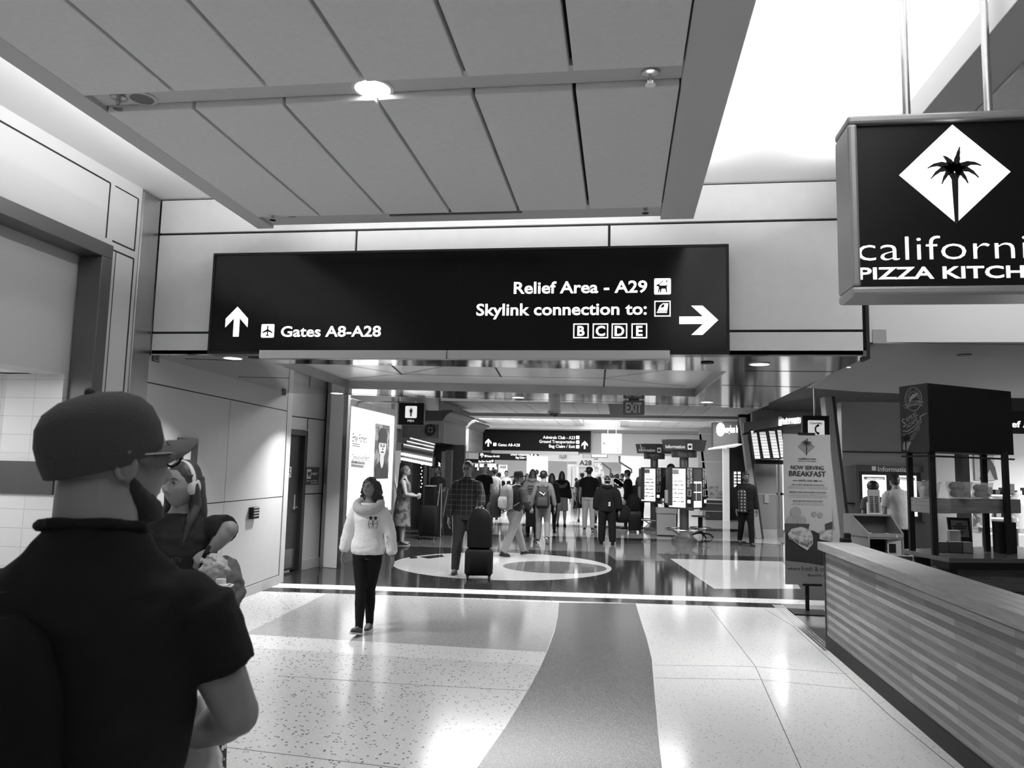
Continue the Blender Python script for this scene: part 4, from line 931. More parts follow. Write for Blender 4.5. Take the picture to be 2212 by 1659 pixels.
b = MB(WBn); b.poly([(u_(.06), z_(.67)), (u_(.14), z_(.635)), (u_(.35), z_(.62)), (u_(.53), z_(.64)), (u_(.58), z_(.68)), (u_(.58), z_(.73)), (u_(.46), z_(.775)), (u_(.3), z_(.745)), (u_(.1), z_(.70))], -.014)
b.poly([(u_(.72), z_(.65)), (u_(1), z_(.63)), (u_(1), z_(.72)), (u_(.72), z_(.70))], -.014); b.build('printed_bread', blotch('print_bread', .30, .52, 14, .5), bn_)
b = MB(WBn); b.poly([(u_(.07), z_(.685)), (u_(.3), z_(.715)), (u_(.45), z_(.735)), (u_(.57), z_(.70)), (u_(.57), z_(.725)), (u_(.45), z_(.755)), (u_(.3), z_(.735)), (u_(.08), z_(.70))], -.017); b.build('printed_filling', blotch('print_fill', .05, .35, 60, .5), bn_)
b = MB(WBn); cxb = u_(.49); b.poly([(cxb, z_(.032)), (cxb+u_(.18), z_(.083)), (cxb, z_(.137)), (cxb-u_(.18), z_(.083))], -.006); b.build('printed_diamond', mat('print_diamond', .24, .5), bn_)
b = MB(WBn); palm(b, cxb, z_(.09), .155, -.010)
def bt(t, f, h, w, bold=.0, al='C', x=.5): b.text(t, u_(x), z_(f), h*H_, al, u_(w), -.010, .002, bold)
bt('california', .172, .014, .37, .01); bt('pizza kitchen', .185, .008, .37, .01); bt('NOW SERVING', .238, .026, .69, .012); bt('BREAKFAST', .283, .034, .77, .015); bt('UNTIL 9:30 AM', .318, .011, .40, .02)
b.stroke([(u_(.19), z_(.313)), (u_(.28), z_(.313))], .005, -.01); b.stroke([(u_(.72), z_(.313)), (u_(.81), z_(.313))], .005, -.01)
bt('CPK CLASSIC BREAKFAST SANDWICH', .345, .008, .68, .02); bt('Applewood smoked bacon or smoked ham, scrambled eggs and', .357, .0045, .84); bt('cheddar cheese on brioche with a side of crispy breakfast potatoes', .367, .0045, .84)
bt('SMOKED HAM, EGGS & GREEN CHILI PIZZA', .394, .008, .78, .02); bt('Cheddar and Jack cheese blend, Applewood smoked ham,', .406, .0045, .75); bt('fire roasted chilies and scrambled eggs. Topped with homemade cilantro,', .416, .0045, .86); bt('salsa verde, chopped fresh cilantro and chopped green onions', .426, .0045, .80)
bt('EGGS, BACON AND POTATO PIZZA', .453, .008, .62, .02); bt('Monterey Jack cheese, red onion, bacon, potatoes,', .465, .0045, .64); bt('scrambled eggs, salsa verde and chopped fresh cilantro', .475, .0045, .72)
bt('where', .905, .018, .26, .01, 'L', .04); bt('fresh & crea', .91, .032, .6, -.005, 'L', .33); bt('flavors co', .945, .018, .42, .01, 'L', .46)
b.build('lettering', mat('print_black', .012, .5), bn_)
b = MB(WBn); b.box((u_(.33), -.02, zt_-.01), (u_(.67), .02, zt_+.02)); b.box((u_(.36), -.02, zb_-.015), (u_(.75), .02, zb_+.012)); b.build('clamp', BLACK_MATTE, bn_)
b = MB(); b.box((pb_.x-.022, Yb_+.10, 0), (pb_.x+.022, Yb_+.13, zb_+.02)); b.box((pb_.x-.012, Yb_+.11, zb_), (pb_.x+.012, Yb_+.12, zt_)); b.build('pole', BLACK_MATTE, bn_)
b = MB(); b.box((pb_.x-.22, Yb_-.18, 0.003), (pb_.x+.22, Yb_+.24, .014)); b.build('base_plate', BLACK_MATTE, bn_)

# ---- host stand with an open book
h0, h1 = dep(1875, 1152, 9.5), dep(1952, 1152, 9.55); hb0 = dep(1822, 1112, 10.0); hb1 = dep(1916, 1112, 10.05)
zl, zh = h0.z, hb0.z
hs_ = thing('host_stand', 'pale wooden host stand with sloping sides behind the counter', 'host stand', ((h0.x+h1.x)/2, h0.y, 0), 0)
HW = mat('host_wood', .24, .5, noise_amt=.1, noise_scale=6)
def v3(p, z): return Vector((p.x, p.y, z))
tk = Vector((.02, 0, 0)); mid0 = h0.lerp(hb0, .62); mid1 = h1.lerp(hb1, .62)
for p, q, s_ in ((h0, hb0, 1), (h1, hb1, -1)):
    m_ = p.lerp(q, .66); b = MB(); b.slab([v3(p, 0), v3(q, 0), v3(q, zh), v3(m_, zh), v3(p, zl)], tk*s_); b.build('side_panel', HW, hs_)
b = MB(); b.slab([v3(hb0, 0), v3(hb1, 0), v3(hb1, zh), v3(hb0, zh)], (0, .02, 0)); b.build('back_panel', mat('host_wood_dark', .10, .5), hs_)
b = MB(); m0, m1 = h0.lerp(hb0, .66), h1.lerp(hb1, .66); b.slab([v3(m0, zh), v3(m1, zh), v3(hb1, zh), v3(hb0, zh)], (0, 0, .02)); b.build('top_shelf', HW, hs_)
b = MB(); b.slab([v3(h0, zl-.07), v3(h1, zl-.07), v3(hb1, zl-.07), v3(hb0, zl-.07)], (0, 0, .025)); b.slab([v3(h0, zl-.06), v3(h1, zl-.06), v3(h1, zl), v3(h0, zl)], (0, .02, 0)); b.build('writing_shelf', HW, hs_)
b = MB(); b.slab([v3(h0, .4), v3(h1, .4), v3(hb1, .4), v3(hb0, .4)], (0, 0, .025)); b.build('lower_shelf', mat('host_wood_dark', .10, .5), hs_)
bk0 = h0.lerp(h1, .12)+Vector((0, .06, 0)); 
ob_ = thing('open_book', 'open white reservation book lying on the host stand', 'book', (h0.lerp(h1, .45).x, h0.y+.15, zl-.045), 0)
for s_ in (-1, 1):
    c = h0.lerp(h1, .45)+Vector((0, .14, 0)); b = MB(); pts = []
    for i in range(7): t_ = i/6; pts.append((c.x+s_*.17*t_, zl-.044+.035*math.sin(t_*2.4)))
    for a_, d_ in zip(pts, pts[1:]): b.hexa([(a_[0], c.y-.10, zl-.045), (d_[0], c.y-.10, zl-.045), (d_[0], c.y+.1, zl-.045), (a_[0], c.y+.1, zl-.045)], [(a_[0], c.y-.10, a_[1]), (d_[0], c.y-.10, d_[1]), (d_[0], c.y+.1, d_[1]), (a_[0], c.y+.1, a_[1])])
    b.build('page_block', PAPER, ob_)
mh = thing('menu_holder', 'clear menu holder with a printed menu on top of the host stand', 'menu holder', tuple(v3(dep(1891, 1112, 9.95), zh+.02)), 0)
ma, mb_ = dep(1876, 1110, 9.95), dep(1903, 1110, 9.95); mz = dep(1890, 1058, 9.95).z
b = MB(); b.slab([v3(ma, zh+.03), v3(mb_, zh+.03), v3(mb_, mz)+Vector((0, .03, 0)), v3(ma, mz)+Vector((0, .03, 0))], (0, .004, 0)); b.build('menu_card', mat('menu_paper', .33, .6), mh)
b = MB()
for c_ in (.15, .55):
    for r_ in range(9):
        z = zh+.05+(mz-zh-.12)*r_/9; p = ma.lerp(mb_, c_); q = ma.lerp(mb_, c_+.3); b.slab([v3(p, z)-Vector((0, .012-.003*r_, 0)), v3(q, z)-Vector((0, .012-.003*r_, 0)), v3(q, z+.012)-Vector((0, .012-.003*r_, 0)), v3(p, z+.012)-Vector((0, .012-.003*r_, 0))], (0, -.002, 0))
b.build('menu_print', GREY_DARK, mh)
b = MB(); w__ = Vector((.012, 0, 0))
for e_ in (ma-w__, mb_): b.slab([v3(e_, zh+.02), v3(e_+w__, zh+.02), v3(e_+w__, zh+.17), v3(e_, zh+.17)], (0, .03, 0))
b.slab([v3(ma, zh+.02), v3(mb_, zh+.02), v3(mb_, zh+.03), v3(ma, zh+.03)], (0, .06, 0)); b.build('acrylic_holder', WHITE, mh)
bx_ = dep(1931, 1190, 9.3); ml = thing('brochure_box', 'small pale brochure box with a dark label below the host stand shelf', 'box', (bx_.x, bx_.y+.05, .425), 0)
b0, b1 = dep(1917, 1190, 9.55), dep(1946, 1190, 9.55); zq = dep(1930, 1166, 9.55).z
MB().box((b0.x, b0.y, .425), (b1.x, b0.y+.08, zq)).build('box', GREY_LIGHT, ml)
MB().box((b0.x+.02, b0.y-.004, zq-.16), (b0.x+.1, b0.y, zq-.05)).build('label_panel', BLACK_MATTE, ml)
pos = dep(1829, 1168, 9.0); pz = thing('card_terminal', 'small black card terminal standing at the end of the wood counter', 'card terminal', (pos.x, pos.y, 0), 0)
b = MB(); a0, a1 = dep(1818, 1162, 9.0), dep(1839, 1162, 9.0); zt2_ = dep(1830, 1152, 9.0).z
b.box((a0.x, a0.y, zt2_-.13), (a1.x, a0.y+.1, zt2_-.06)); b.box((a0.x+.05, a0.y+.02, zt2_-.07), (a1.x, a0.y+.1, zt2_)); b.build('terminal', BLACK_MATTE, pz, bevel=.008)
MB().box((a0.x+.02, a0.y+.02, 0), (a1.x-.02, a0.y+.08, zt2_-.13)).build('post', BLACK_MATTE, pz)

# ---- serving bar with black posts, chalk header and fruit tubs
ZBAR = 1.07
bA, bB, bC, bD = atz(2020, 1199, ZBAR), atz(1971, 1189, ZBAR), atz(2133, 1191, ZBAR), atz(2180, 1197, ZBAR)
hA, hL, hR = dep(2009, 980, 6.55), dep(1948, 973, 6.88), dep(2190, 978, 7.05)
hB = hL+hR-hA
sb = thing('serving_bar', 'dark serving bar with black posts under a chalkboard header', 'bar', (bA.x+.5, bA.y+.5, 0), 0)
cA = atz(2050, 1206, ZBAR); cL = atz(1948, 1186, ZBAR); cR = atz(2330, 1208, ZBAR); cB = cL+cR-cA+Vector((.2, .5, 0))
b = MB(); b.prism([(p.x, p.y) for p in (cA, cR, cB, cL)], ZBAR-.035, ZBAR); b.build('bar_top', mat('bar_top_dark', .09, .22), sb)
cL2 = cA+(cL-cA)*.35; cB2 = cL2+cR-cA+Vector((.2, .5, 0))
b = MB(); b.prism([(p.x, p.y) for p in (cA, cR, cB2, cL2)], ZBAR-.09, ZBAR-.036); b.build('bar_edge', BLACK_MATTE, sb)
ins = Vector((.04, .05, 0)); b = MB(); b.prism([(p.x, p.y) for p in (cA+ins, cR+ins, cB2, cL2+ins)], 0.0, ZBAR-.09); b.build('bar_body', wood('bar_boards', .05, .12, 'x', .5, None), sb)
b = MB()
for q in range(3): z = ZBAR-.28-q*.22; p = cA+Vector((.04, .046, 0)); r__ = cR+Vector((.04, .046, 0)); b.slab([v3(p, z), v3(r__, z), v3(r__, z+.008), v3(p, z+.008)], (0, -.004, 0))
b.build('board_gaps', BLACK, sb)
b = MB(); p = cA+ins; b.box((p.x-.03, p.y-.03, 0), (p.x+.03, p.y+.03, ZBAR-.09)); b.build('corner_post', BLACK_MATTE, sb)
for p in (bA, bB, bC, bD):
    MB().box((p.x-.022, p.y-.022, ZBAR), (p.x+.022, p.y+.022, 1.97)).build('post', BLACK_MATTE, sb)
zh0, zh1 = 1.945, 2.53
hd_ = MB(); hd_.prism([(p.x, p.y) for p in (hA, hR, hB, hL)], zh0, zh1); hd_.build('header_box', mat('header_black', .004, .6, spec=.2), sb)
WL = wall_frame((hL.x, hL.y, 0), (hA.x, hA.y, 0)); LL = (Vector((hA.x, hA.y))-Vector((hL.x, hL.y))).length
MB(WL).box((0, -.006, zh0), (LL, 0, zh1)).build('chalkboard', mat('chalkboard', .012, .6), sb)
CH_ = mat('chalk', .30, .8); b = MB(WL); hz = zh1-zh0
U = lambda f: LL*f
V = lambda f: zh1-hz*f
def ring(cx, cz, rx, rz, wd, a0=0, a1=360, n=28): b.stroke([(cx+rx*math.cos(R(a0+(a1-a0)*i/n)), cz+rz*math.sin(R(a0+(a1-a0)*i/n))) for i in range(n+1)], wd, -.007)
fc = lambda X, Y: on_frame(1940+X/11.06, 830+Y/11.06, (hL.x, hL.y, 0), (hA.x, hA.y, 0))
def fpath(*pts): return [fc(*p) for p in pts]
def fell(cx, cy, rx, ry, a0=0, a1=360, n=30): return [fc(cx+rx*math.cos(R(a0+(a1-a0)*i/n)), cy-ry*math.sin(R(a0+(a1-a0)*i/n))) for i in range(n+1)]
def ftext(t, l, r_, h): p, q = fc(*l), fc(*r_); b.text(t, p[0], p[1], h, 'L', math.hypot(q[0]-p[0], q[1]-p[1]), -.007, .002, .0, 0, math.atan2(q[1]-p[1], q[0]-p[0]))
b.stroke(fell(385, 355, 200, 280), .005, -.007); b.stroke(fell(385, 340, 110, 160, 0, 180), .004, -.007)
for i, ch in enumerate('GOOSE ISLAND'):
    p = fc(385+155*math.cos(R(196-i*19.5)), 350-222*math.sin(R(196-i*19.5))); b.text(ch, p[0], p[1]-.010, .022, 'C', None, -.007, .002, .005)
b.poly(fpath((280, 380), (310, 310), (370, 240), (420, 225), (520, 210), (470, 260), (430, 310), (370, 345), (320, 400), (290, 425)), -.007)
b.stroke(fpath((150, 510), (215, 490), (330, 415), (500, 395), (620, 440)), .005, -.007); b.stroke(fpath((165, 560), (230, 570), (340, 505), (500, 490), (610, 510)), .005, -.007); ftext('BREWERY', (240, 540), (560, 470), .024)
ftext('S', (140, 1030), (215, 1000), .075); ftext('AMUEL', (225, 915), (500, 740), .042); ftext('ADAMS', (245, 1060), (500, 880), .038)
b.stroke(fpath((140, 1120), (250, 1125), (400, 1020), (560, 850), (540, 780), (620, 730), (690, 695)), .007, -.007); b.stroke(fpath((140, 1210), (260, 1180), (400, 1110), (590, 880)), .005, -.007)
ftext('SHOCK-TOP', (310, 1400), (560, 1050), .034)
b.poly(fpath((200, 1285), (260, 1350), (330, 1400), (240, 1590), (140, 1560), (150, 1380)), -.007); b.build('chalk_lettering', CH_, sb)
b = MB(WL); p = fc(212, 1440); palm(b, p[0], p[1], .13, -.012); b.build('chalk_palm', BLACK_MATTE, sb)
def beam_pts(p, q, z0, z1, off):
    p = Vector((p.x, p.y, 0)); q = Vector((q.x, q.y, 0)); d = (q-p).normalized(); n = d.cross(Vector((0, 0, 1)))*off
    return [p+n+Vector((0, 0, z0)), q+n+Vector((0, 0, z0)), q+n+Vector((0, 0, z1)), p+n+Vector((0, 0, z1))], -n.normalized()*.2
zq0, zq1 = 1.42, 1.545
bE = dep(2203, 1100, 6.95); pts, dd = beam_pts(bA, bE, zq0, zq1, .01); b = MB(); b.slab(pts, dd); b.build('shelf_beam', wood('shelf_wood', .12, .24, 'x', .5), sb)
pts, dd = beam_pts(bB, bA, zq0, zq1, .01); b = MB(); b.slab(pts, dd*.8); b.build('shelf_beam', wood('shelf_wood', .12, .24, 'x', .5), sb)
b = MB(); b.tube([tuple(v3(hL, zh0-.04)), tuple(v3(hA, zh0-.04)), tuple(v3(hR, zh0-.04))], .009, 6); b.build('rail', BLACK_MATTE, sb)
def tub(label, px0, px1, py0, py1, zc, n, r, shade, grp):
    c = dep((px0+px1)/2, py1, zc); rad = (px1-px0)/2/FPX*zc; top = dep(px0, py0, zc).z; z0 = zq1
    t = thing('fruit_tub', label, 'tub', (c.x, c.y, z0), 0)
    MB().loft([(c.x, c.y, z0+.002, rad*.72, rad*.72), (c.x, c.y, z0+.003, rad*.74, rad*.74), (c.x, c.y, top-.01, rad, rad), (c.x, c.y, top, rad*1.08, rad*1.08), (c.x, c.y, top-.005, rad*.99, rad*.99), (c.x, c.y, z0+.01, rad*.71, rad*.71)], 28, True, 3.2).build('tub', mat('tub_plastic', .9, .06, alpha=.22), t, smooth=True)
    for i in range(n):
        lay = i//4; a = i*1.72+lay*.8; rr = rad*.42; fr_ = rad*r
        p = (c.x+rr*math.cos(a), c.y+rr*math.sin(a), z0+fr_*.95+.008+lay*fr_*1.5)
        o = MB().ball((0, 0, 0), (fr_, fr_, fr_*.93), 14, 9).build('fruit', mat('fruit_%s' % shade[i % len(shade)], shade[i % len(shade)], .45, noise_amt=.15, noise_scale=40), None, smooth=True)
        o.location = p; tag(o, 'round fruit inside the %s clear tub on the bar shelf' % grp, 'fruit', 'fruit in the %s tub' % grp)
tub('clear tub of mixed pale and dark fruit at the chalkboard end', 1985, 2029, 1040, 1076, 6.78, 11, .33, (.05, .06, .05, .07, .30, .34), 'left')
tub('clear tub of dark round fruit, middle of the three', 2048, 2096, 1040, 1078, 6.72, 7, .42, (.05, .06, .045), 'middle')
tub('clear tub of dark round fruit at the right, in shade', 2101, 2142, 1042, 1080, 6.85, 7, .42, (.03, .04), 'right')
fn = dep(2075, 1166, 7.0); nf = thing('framed_notice', 'black framed notice leaning on the dark bar top', 'notice', (fn.x, fn.y, ZBAR), 0)
n0, n1 = dep(2054, 1165, 7.0), dep(2099, 1165, 7.0); zt3 = dep(2076, 1119, 7.0).z; zb3 = ZBAR
b = MB(); b.slab([(n0.x, n0.y, zb3), (n1.x, n0.y, zb3), (n1.x, n0.y+.06, zt3), (n0.x, n0.y+.06, zt3)], (0, .02, 0)); b.build('frame', BLACK_MATTE, nf)
b = MB(); yy = lambda z: n0.y+.06*(z-zb3)/(zt3-zb3); za, zb4 = zb3+.12, zt3-.025; b.slab([(n0.x+.025, yy(za)-.004, za), (n1.x-.02, yy(za)-.004, za), (n1.x-.02, yy(zb4)-.004, zb4), (n0.x+.025, yy(zb4)-.004, zb4)], (0, .003, 0)); b.build('notice_sheet', mat('notice_paper', .13, .5), nf)
b = MB()
for q, w_ in ((.75, .3), (.62, .7), (.5, .6), (.3, .4), (.2, .3)):
    z = za+(zb4-za)*q; cxx = (n0.x+n1.x)/2; hw_ = (n1.x-n0.x)*w_*.45; b.slab([(cxx-hw_, yy(z)-.007, z), (cxx+hw_, yy(z)-.007, z), (cxx+hw_, yy(z)-.007, z+.008), (cxx-hw_, yy(z)-.007, z+.008)], (0, .002, 0))
b.build('notice_print', BLACK_MATTE, nf)
def bar_box(name, label, cat, px0, px1, py0, py1, zc, m, d=.07):
    a, c = dep(px0, py1, zc), dep(px1, py1, zc); zt = dep(px0, py0, zc).z
    return solo(name, label, cat, MB().box((a.x, a.y, ZBAR+.001), (c.x, a.y+d, zt)), m, bevel=.004)
bar_box('napkin_box', 'pale upright napkin box standing before the framed notice', 'box', 2053, 2075, 1146, 1172, 6.85, GREY_LIGHT)
bar_box('condiment_box', 'small dark condiment box at the left end of the bar row', 'box', 2022, 2046, 1170, 1190, 6.75, mat('box_dark', .03, .3))
bar_box('condiment_box', 'small dark condiment box in the middle of the bar row', 'box', 2050, 2078, 1170, 1192, 6.75, mat('box_dark2', .02, .3))
bar_box('condiment_box', 'small grey condiment box at the right end of the bar row', 'box', 2081, 2101, 1171, 1192, 6.75, mat('box_grey', .10, .3))
bar_box('menu_tower', 'tall black rounded box near the right edge of the bar', 'box', 2159, 2196, 1128, 1196, 6.8, BLACK_MATTE, .12)
for i, (lab, px0, px1, py) in enumerate((('dark wooden chair back just behind the counter top', 1918, 1970, 1199), ('grey wooden chair back beside the bar end', 1974, 2010, 1204))):
    a, c = dep(px0, py, 7.2-.35*i), dep(px1, py, 7.2-.35*i); t = thing('dining_chair', lab, 'chair', ((a.x+c.x)/2, a.y, 0), 0, 'chairs behind the counter')
    CHW = mat('chair_wood', .07, .45)
    b = MB(); b.box((a.x, a.y, a.z-.30), (c.x, a.y+.03, a.z)); b.build('backrest', CHW, t, bevel=.012)
    MB().box((a.x, a.y-.40, .43), (c.x, a.y+.03, .46)).build('seat', CHW, t, bevel=.01)
    for x, y, zt in ((a.x, a.y, a.z-.1), (c.x-.03, a.y, a.z-.1), (a.x, a.y-.39, .43), (c.x-.03, a.y-.39, .43)): MB().box((x, y, .003), (x+.03, y+.03, zt)).build('leg', CHW, t)

# ---- info posters on the right wall
ip = thing('info_display', 'dark framed Information board with two glowing posters', 'display', (at(1920, 1100, YR).x, YR, at(1920, 1130, YR).z), 0)
X_ = lambda px, py=1060: at(px, py, YR-.1).x
Zr = lambda px, py: at(px, py, YR-.1).z
b = MB(); b.box((X_(1850), YR-.1, Zr(1850, 1122)), (X_(1990), YR-.001, Zr(1900, 1019))); b.build('surround', mat('display_black', .006, .4), ip)
b = MB(); b.box((X_(1849), YR-.14, Zr(1850, 1018)), (X_(1994), YR-.001, Zr(1850, 1004))); b.box((X_(1849), YR-.12, Zr(1850, 1126)), (X_(1994), YR-.001, Zr(1850, 1122))); b.box((X_(1849), YR-.12, Zr(1850, 1122)), (X_(1856), YR-.001, Zr(1850, 1018))); b.build('frame', mat('display_frame', .07, .4), ip)
b = MB(); h_ = 9.5/FPX*YR*1.0; a = at(1895, 1018, YR-.15); b.text('Information', X_(1896), Zr(1895, 1018), h_, 'L', X_(1967)-X_(1896), YR-.142, .003, .01); b.poly(rrect(X_(1883), Zr(1883, 1016.5), X_(1892), Zr(1883, 1007), .01), YR-.142); b.build('lettering', mat('info_letters', .75, .5), ip)
for px0, px1 in ((1863, 1915), (1928, 1980)):
    b = MB(); b.box((X_(px0), YR-.11, Zr(1890, 1113)), (X_(px1), YR-.1, Zr(1890, 1026))); po = b.build('poster', GLOW_SOFT, ip)
    MW[po.name] = MW[ip.name].copy()
    b = MB(); b.box((X_(px0)+.03, YR-.114, Zr(1890, 1036)), (X_(px1)-.03, YR-.11, Zr(1890, 1030))); b.build('poster_band', GREY_LIGHT, po)
    b = MB(); b.text('Information', X_(px0)+.09, Zr(1890, 1035)-.003, .035, 'L', .30, YR-.116, .001, .01); b.build('poster_title', GLOW_SOFT, po)
# ---- shop at the far right: bright back wall, shelves, posters
YSH = 14.5
sx = lambda px, Y=YSH, py=1000: at(px, py, Y).x
sz = lambda px, py, Y=YSH: at(px, py, Y).z
struct('wall_shop_rear', MB().box((sx(2095, 16.5), 16.5, 0), (13.4, 16.7, 3.2)), mat('shop_white', .85, .5))
struct('wall_shop_side', MB().box((sx(2078), YSH, 0), (sx(2094), YSH+.3, 3.0)), BLACK_MATTE)
struct('wall_shop_panel', MB().box((sx(2022, 15.8), 15.8, 0), (sx(2062, 15.8), 16.0, 3.0)), mat('panel_light2', .38, .5))
struct('wall_shop_header', MB().box((sx(2085), YSH-.4, sz(2200, 935)), (13.4, YSH-.1, 3.1)), mat('shop_header', .02, .5))
rs = thing('wayfinding_sign', 'black lit Relief Area sign at the right edge behind the chalkboard header', 'sign', (sx(2212, 12), 12.0, at(2200, 937, 12).z), 0)
MB().box((at(2120, 900, 12).x, 12.0, at(2200, 937, 12).z), (at(2420, 900, 12).x, 12.1, at(2200, 888, 12).z)).build('cabinet', BLACK_GLOSS, rs)
b = MB(); b.text('Relief Area', at(2147, 922, 12).x, at(2200, 923, 12).z, 13/FPX*11.3, 'L', at(2260, 922, 12).x-at(2147, 922, 12).x, 11.99, .003, .02); b.build('lettering', GLOW, rs)
pt = thing('shop_poster', 'tall photo poster of a seated figure in the bright shop', 'poster', (sx(2135, 16.3), 16.46, sz(2135, 1040, 16.3)), 0)
MB().box((sx(2113, 16.3), 16.46, sz(2135, 1038, 16.3)), (sx(2156, 16.3), 16.499, sz(2135, 982, 16.3))).build('sheet', mat('poster_grey', .45, .5), pt)
b = MB(); px_ = sx(2122, 16.3); pz_ = sz(2135, 1036, 16.3); q = .45
b.poly([(px_, pz_), (px_+.08, pz_+.25), (px_+.02, pz_+.42), (px_+.1, pz_+.5), (px_+.22, pz_+.4), (px_+.3, pz_+.25), (px_+.34, pz_), (px_+.28, pz_), (px_+.2, pz_+.2), (px_+.1, pz_)], 16.46); b.disc(px_+.14, pz_+.52, .06, 16.46); b.build('printed_figure', GREY_DARK, pt)
for k_, (y0_, lab) in enumerate(((1068, 'upper'), (1117, 'middle'), (1150, 'lower'))):
    t = thing('shop_shelf', '%s white shelf of goods in the bright shop' % lab, 'shelf', (sx(2180, 16.2), 16.2, sz(2180, y0_, 16.2)), 0, None)
    MB().box((sx(2108, 16.1), 16.0, sz(2150, y0_, 16.1)-.03), (sx(2260, 16.1), 16.45, sz(2150, y0_, 16.1))).build('board', WHITE, t)
    for i in range(12):
        x = sx(2112, 16.1)+i*.13; hh_ = .08+.14*random.random(); g_ = random.choice([.03, .05, .2, .5])
        o = MB().box((x, 16.03, 0), (x+.09, 16.2, hh_)).build('folded_goods', mat('goods_%s' % g_, g_, .6), None, bevel=.01)
        o.location = (0, 0, sz(2150, y0_, 16.1)+.001); tag(o, 'small folded or boxed item on the %s shop shelf' % lab, 'merchandise', 'goods on the %s shop shelf' % lab)
for lab, px, dark in (('white headless torso form in a pale shirt at the right edge of the shop', 2196, .6), ('white headless form in a printed shirt behind the bar posts', 2122, .5)):
    c = at(px, 1120, 15.2); t = thing('torso_form', lab, 'mannequin', (c.x, 15.2, 0), 0, None)
    MB().loft([(c.x, 15.2, .85, .16, .11), (c.x, 15.2, 1.0, .14, .10), (c.x, 15.2, 1.25, .19, .12), (c.x, 15.2, 1.38, .19, .09), (c.x, 15.2, 1.44, .06, .06), (c.x, 15.2, 1.5, .05, .05)], 20).build('torso', blotch('form_shirt', .25, .75, 9, .55), t, smooth=True)
    b = MB(); b.tube([(c.x, 15.2, 0.01), (c.x, 15.2, .87)], .02, 8); b.lathe([(.18, .003), (.18, .02), (.02, .04)], (c.x, 15.2, 0)); b.build('stand', CHROME, t)
# ================================================================= INFORMATION KIOSKS
K0 = atz(1478, 1171); kpx = 20.1/FPX
ki = thing('information_kiosk', 'nearer round information kiosk on a pole with three touch screens', 'kiosk', (K0.x, K0.y, 0), 0)
KM = mat('kiosk_metal', .14, .32, .8); KD = mat('kiosk_dark', .035, .35)
loc = dict(world=False)
MB().lathe([(.31, .0), (.31, .09), (.27, .10), (.20, .18), (.13, .26), (.115, .27)], seg=28).build('base', mat('kiosk_base', .20, .4, .6), ki, smooth=True, **loc)
MB().lathe([(.112, .2), (.112, 2.25)], seg=24).build('pole', KM, ki, smooth=True, **loc)
b = MB(); n = 40; b.tube([(.47*math.cos(2*math.pi*i/n), .47*math.sin(2*math.pi*i/n), .33) for i in range(n+1)], .018, 8, False)
for i in range(4): a = math.pi/4+i*math.pi/2; b.tube([(.11*math.cos(a), .11*math.sin(a), .18), (.46*math.cos(a), .46*math.sin(a), .325)], .014, 6)
b.build('foot_ring', METAL, ki, smooth=True, **loc)
MB().lathe([(.10, 2.20), (.30, 2.20), (.31, 2.22), (.31, 2.36), (.25, 2.37)], seg=28).build('collar', KM, ki, smooth=True, **loc)
b = MB(); b.loft([(0, 0, 2.37, .47, .47), (0, 0, 2.375, .50, .50), (0, 0, 2.66, .555, .555), (0, 0, 2.66, .50, .50)], 8); hdr = b.build('header', mat('kiosk_header', .045, .35), ki, **loc)
LET = mat('info_letters', .75, .5)
for k in range(4):
    a = k*math.pi/2+R(-12); FR = Matrix.Rotation(a, 4, 'Z') @ Matrix.Translation((0, -.525, 0)) @ Matrix.Rotation(R(11), 4, 'X')
    b = MB(FR); FR_z = 2.46
    b.text('Information', -.30, FR_z, .085, 'L', .46, -.03, .002, .02); b.poly(rrect(.22, FR_z-.03, .33, FR_z+.12, .015), -.03); b.build('lettering', LET, ki, **loc)
    b = MB(FR); b.disc(.275, FR_z+.045, .04, -.035, .002, 14); b.build('pictogram', KD, ki, **loc)
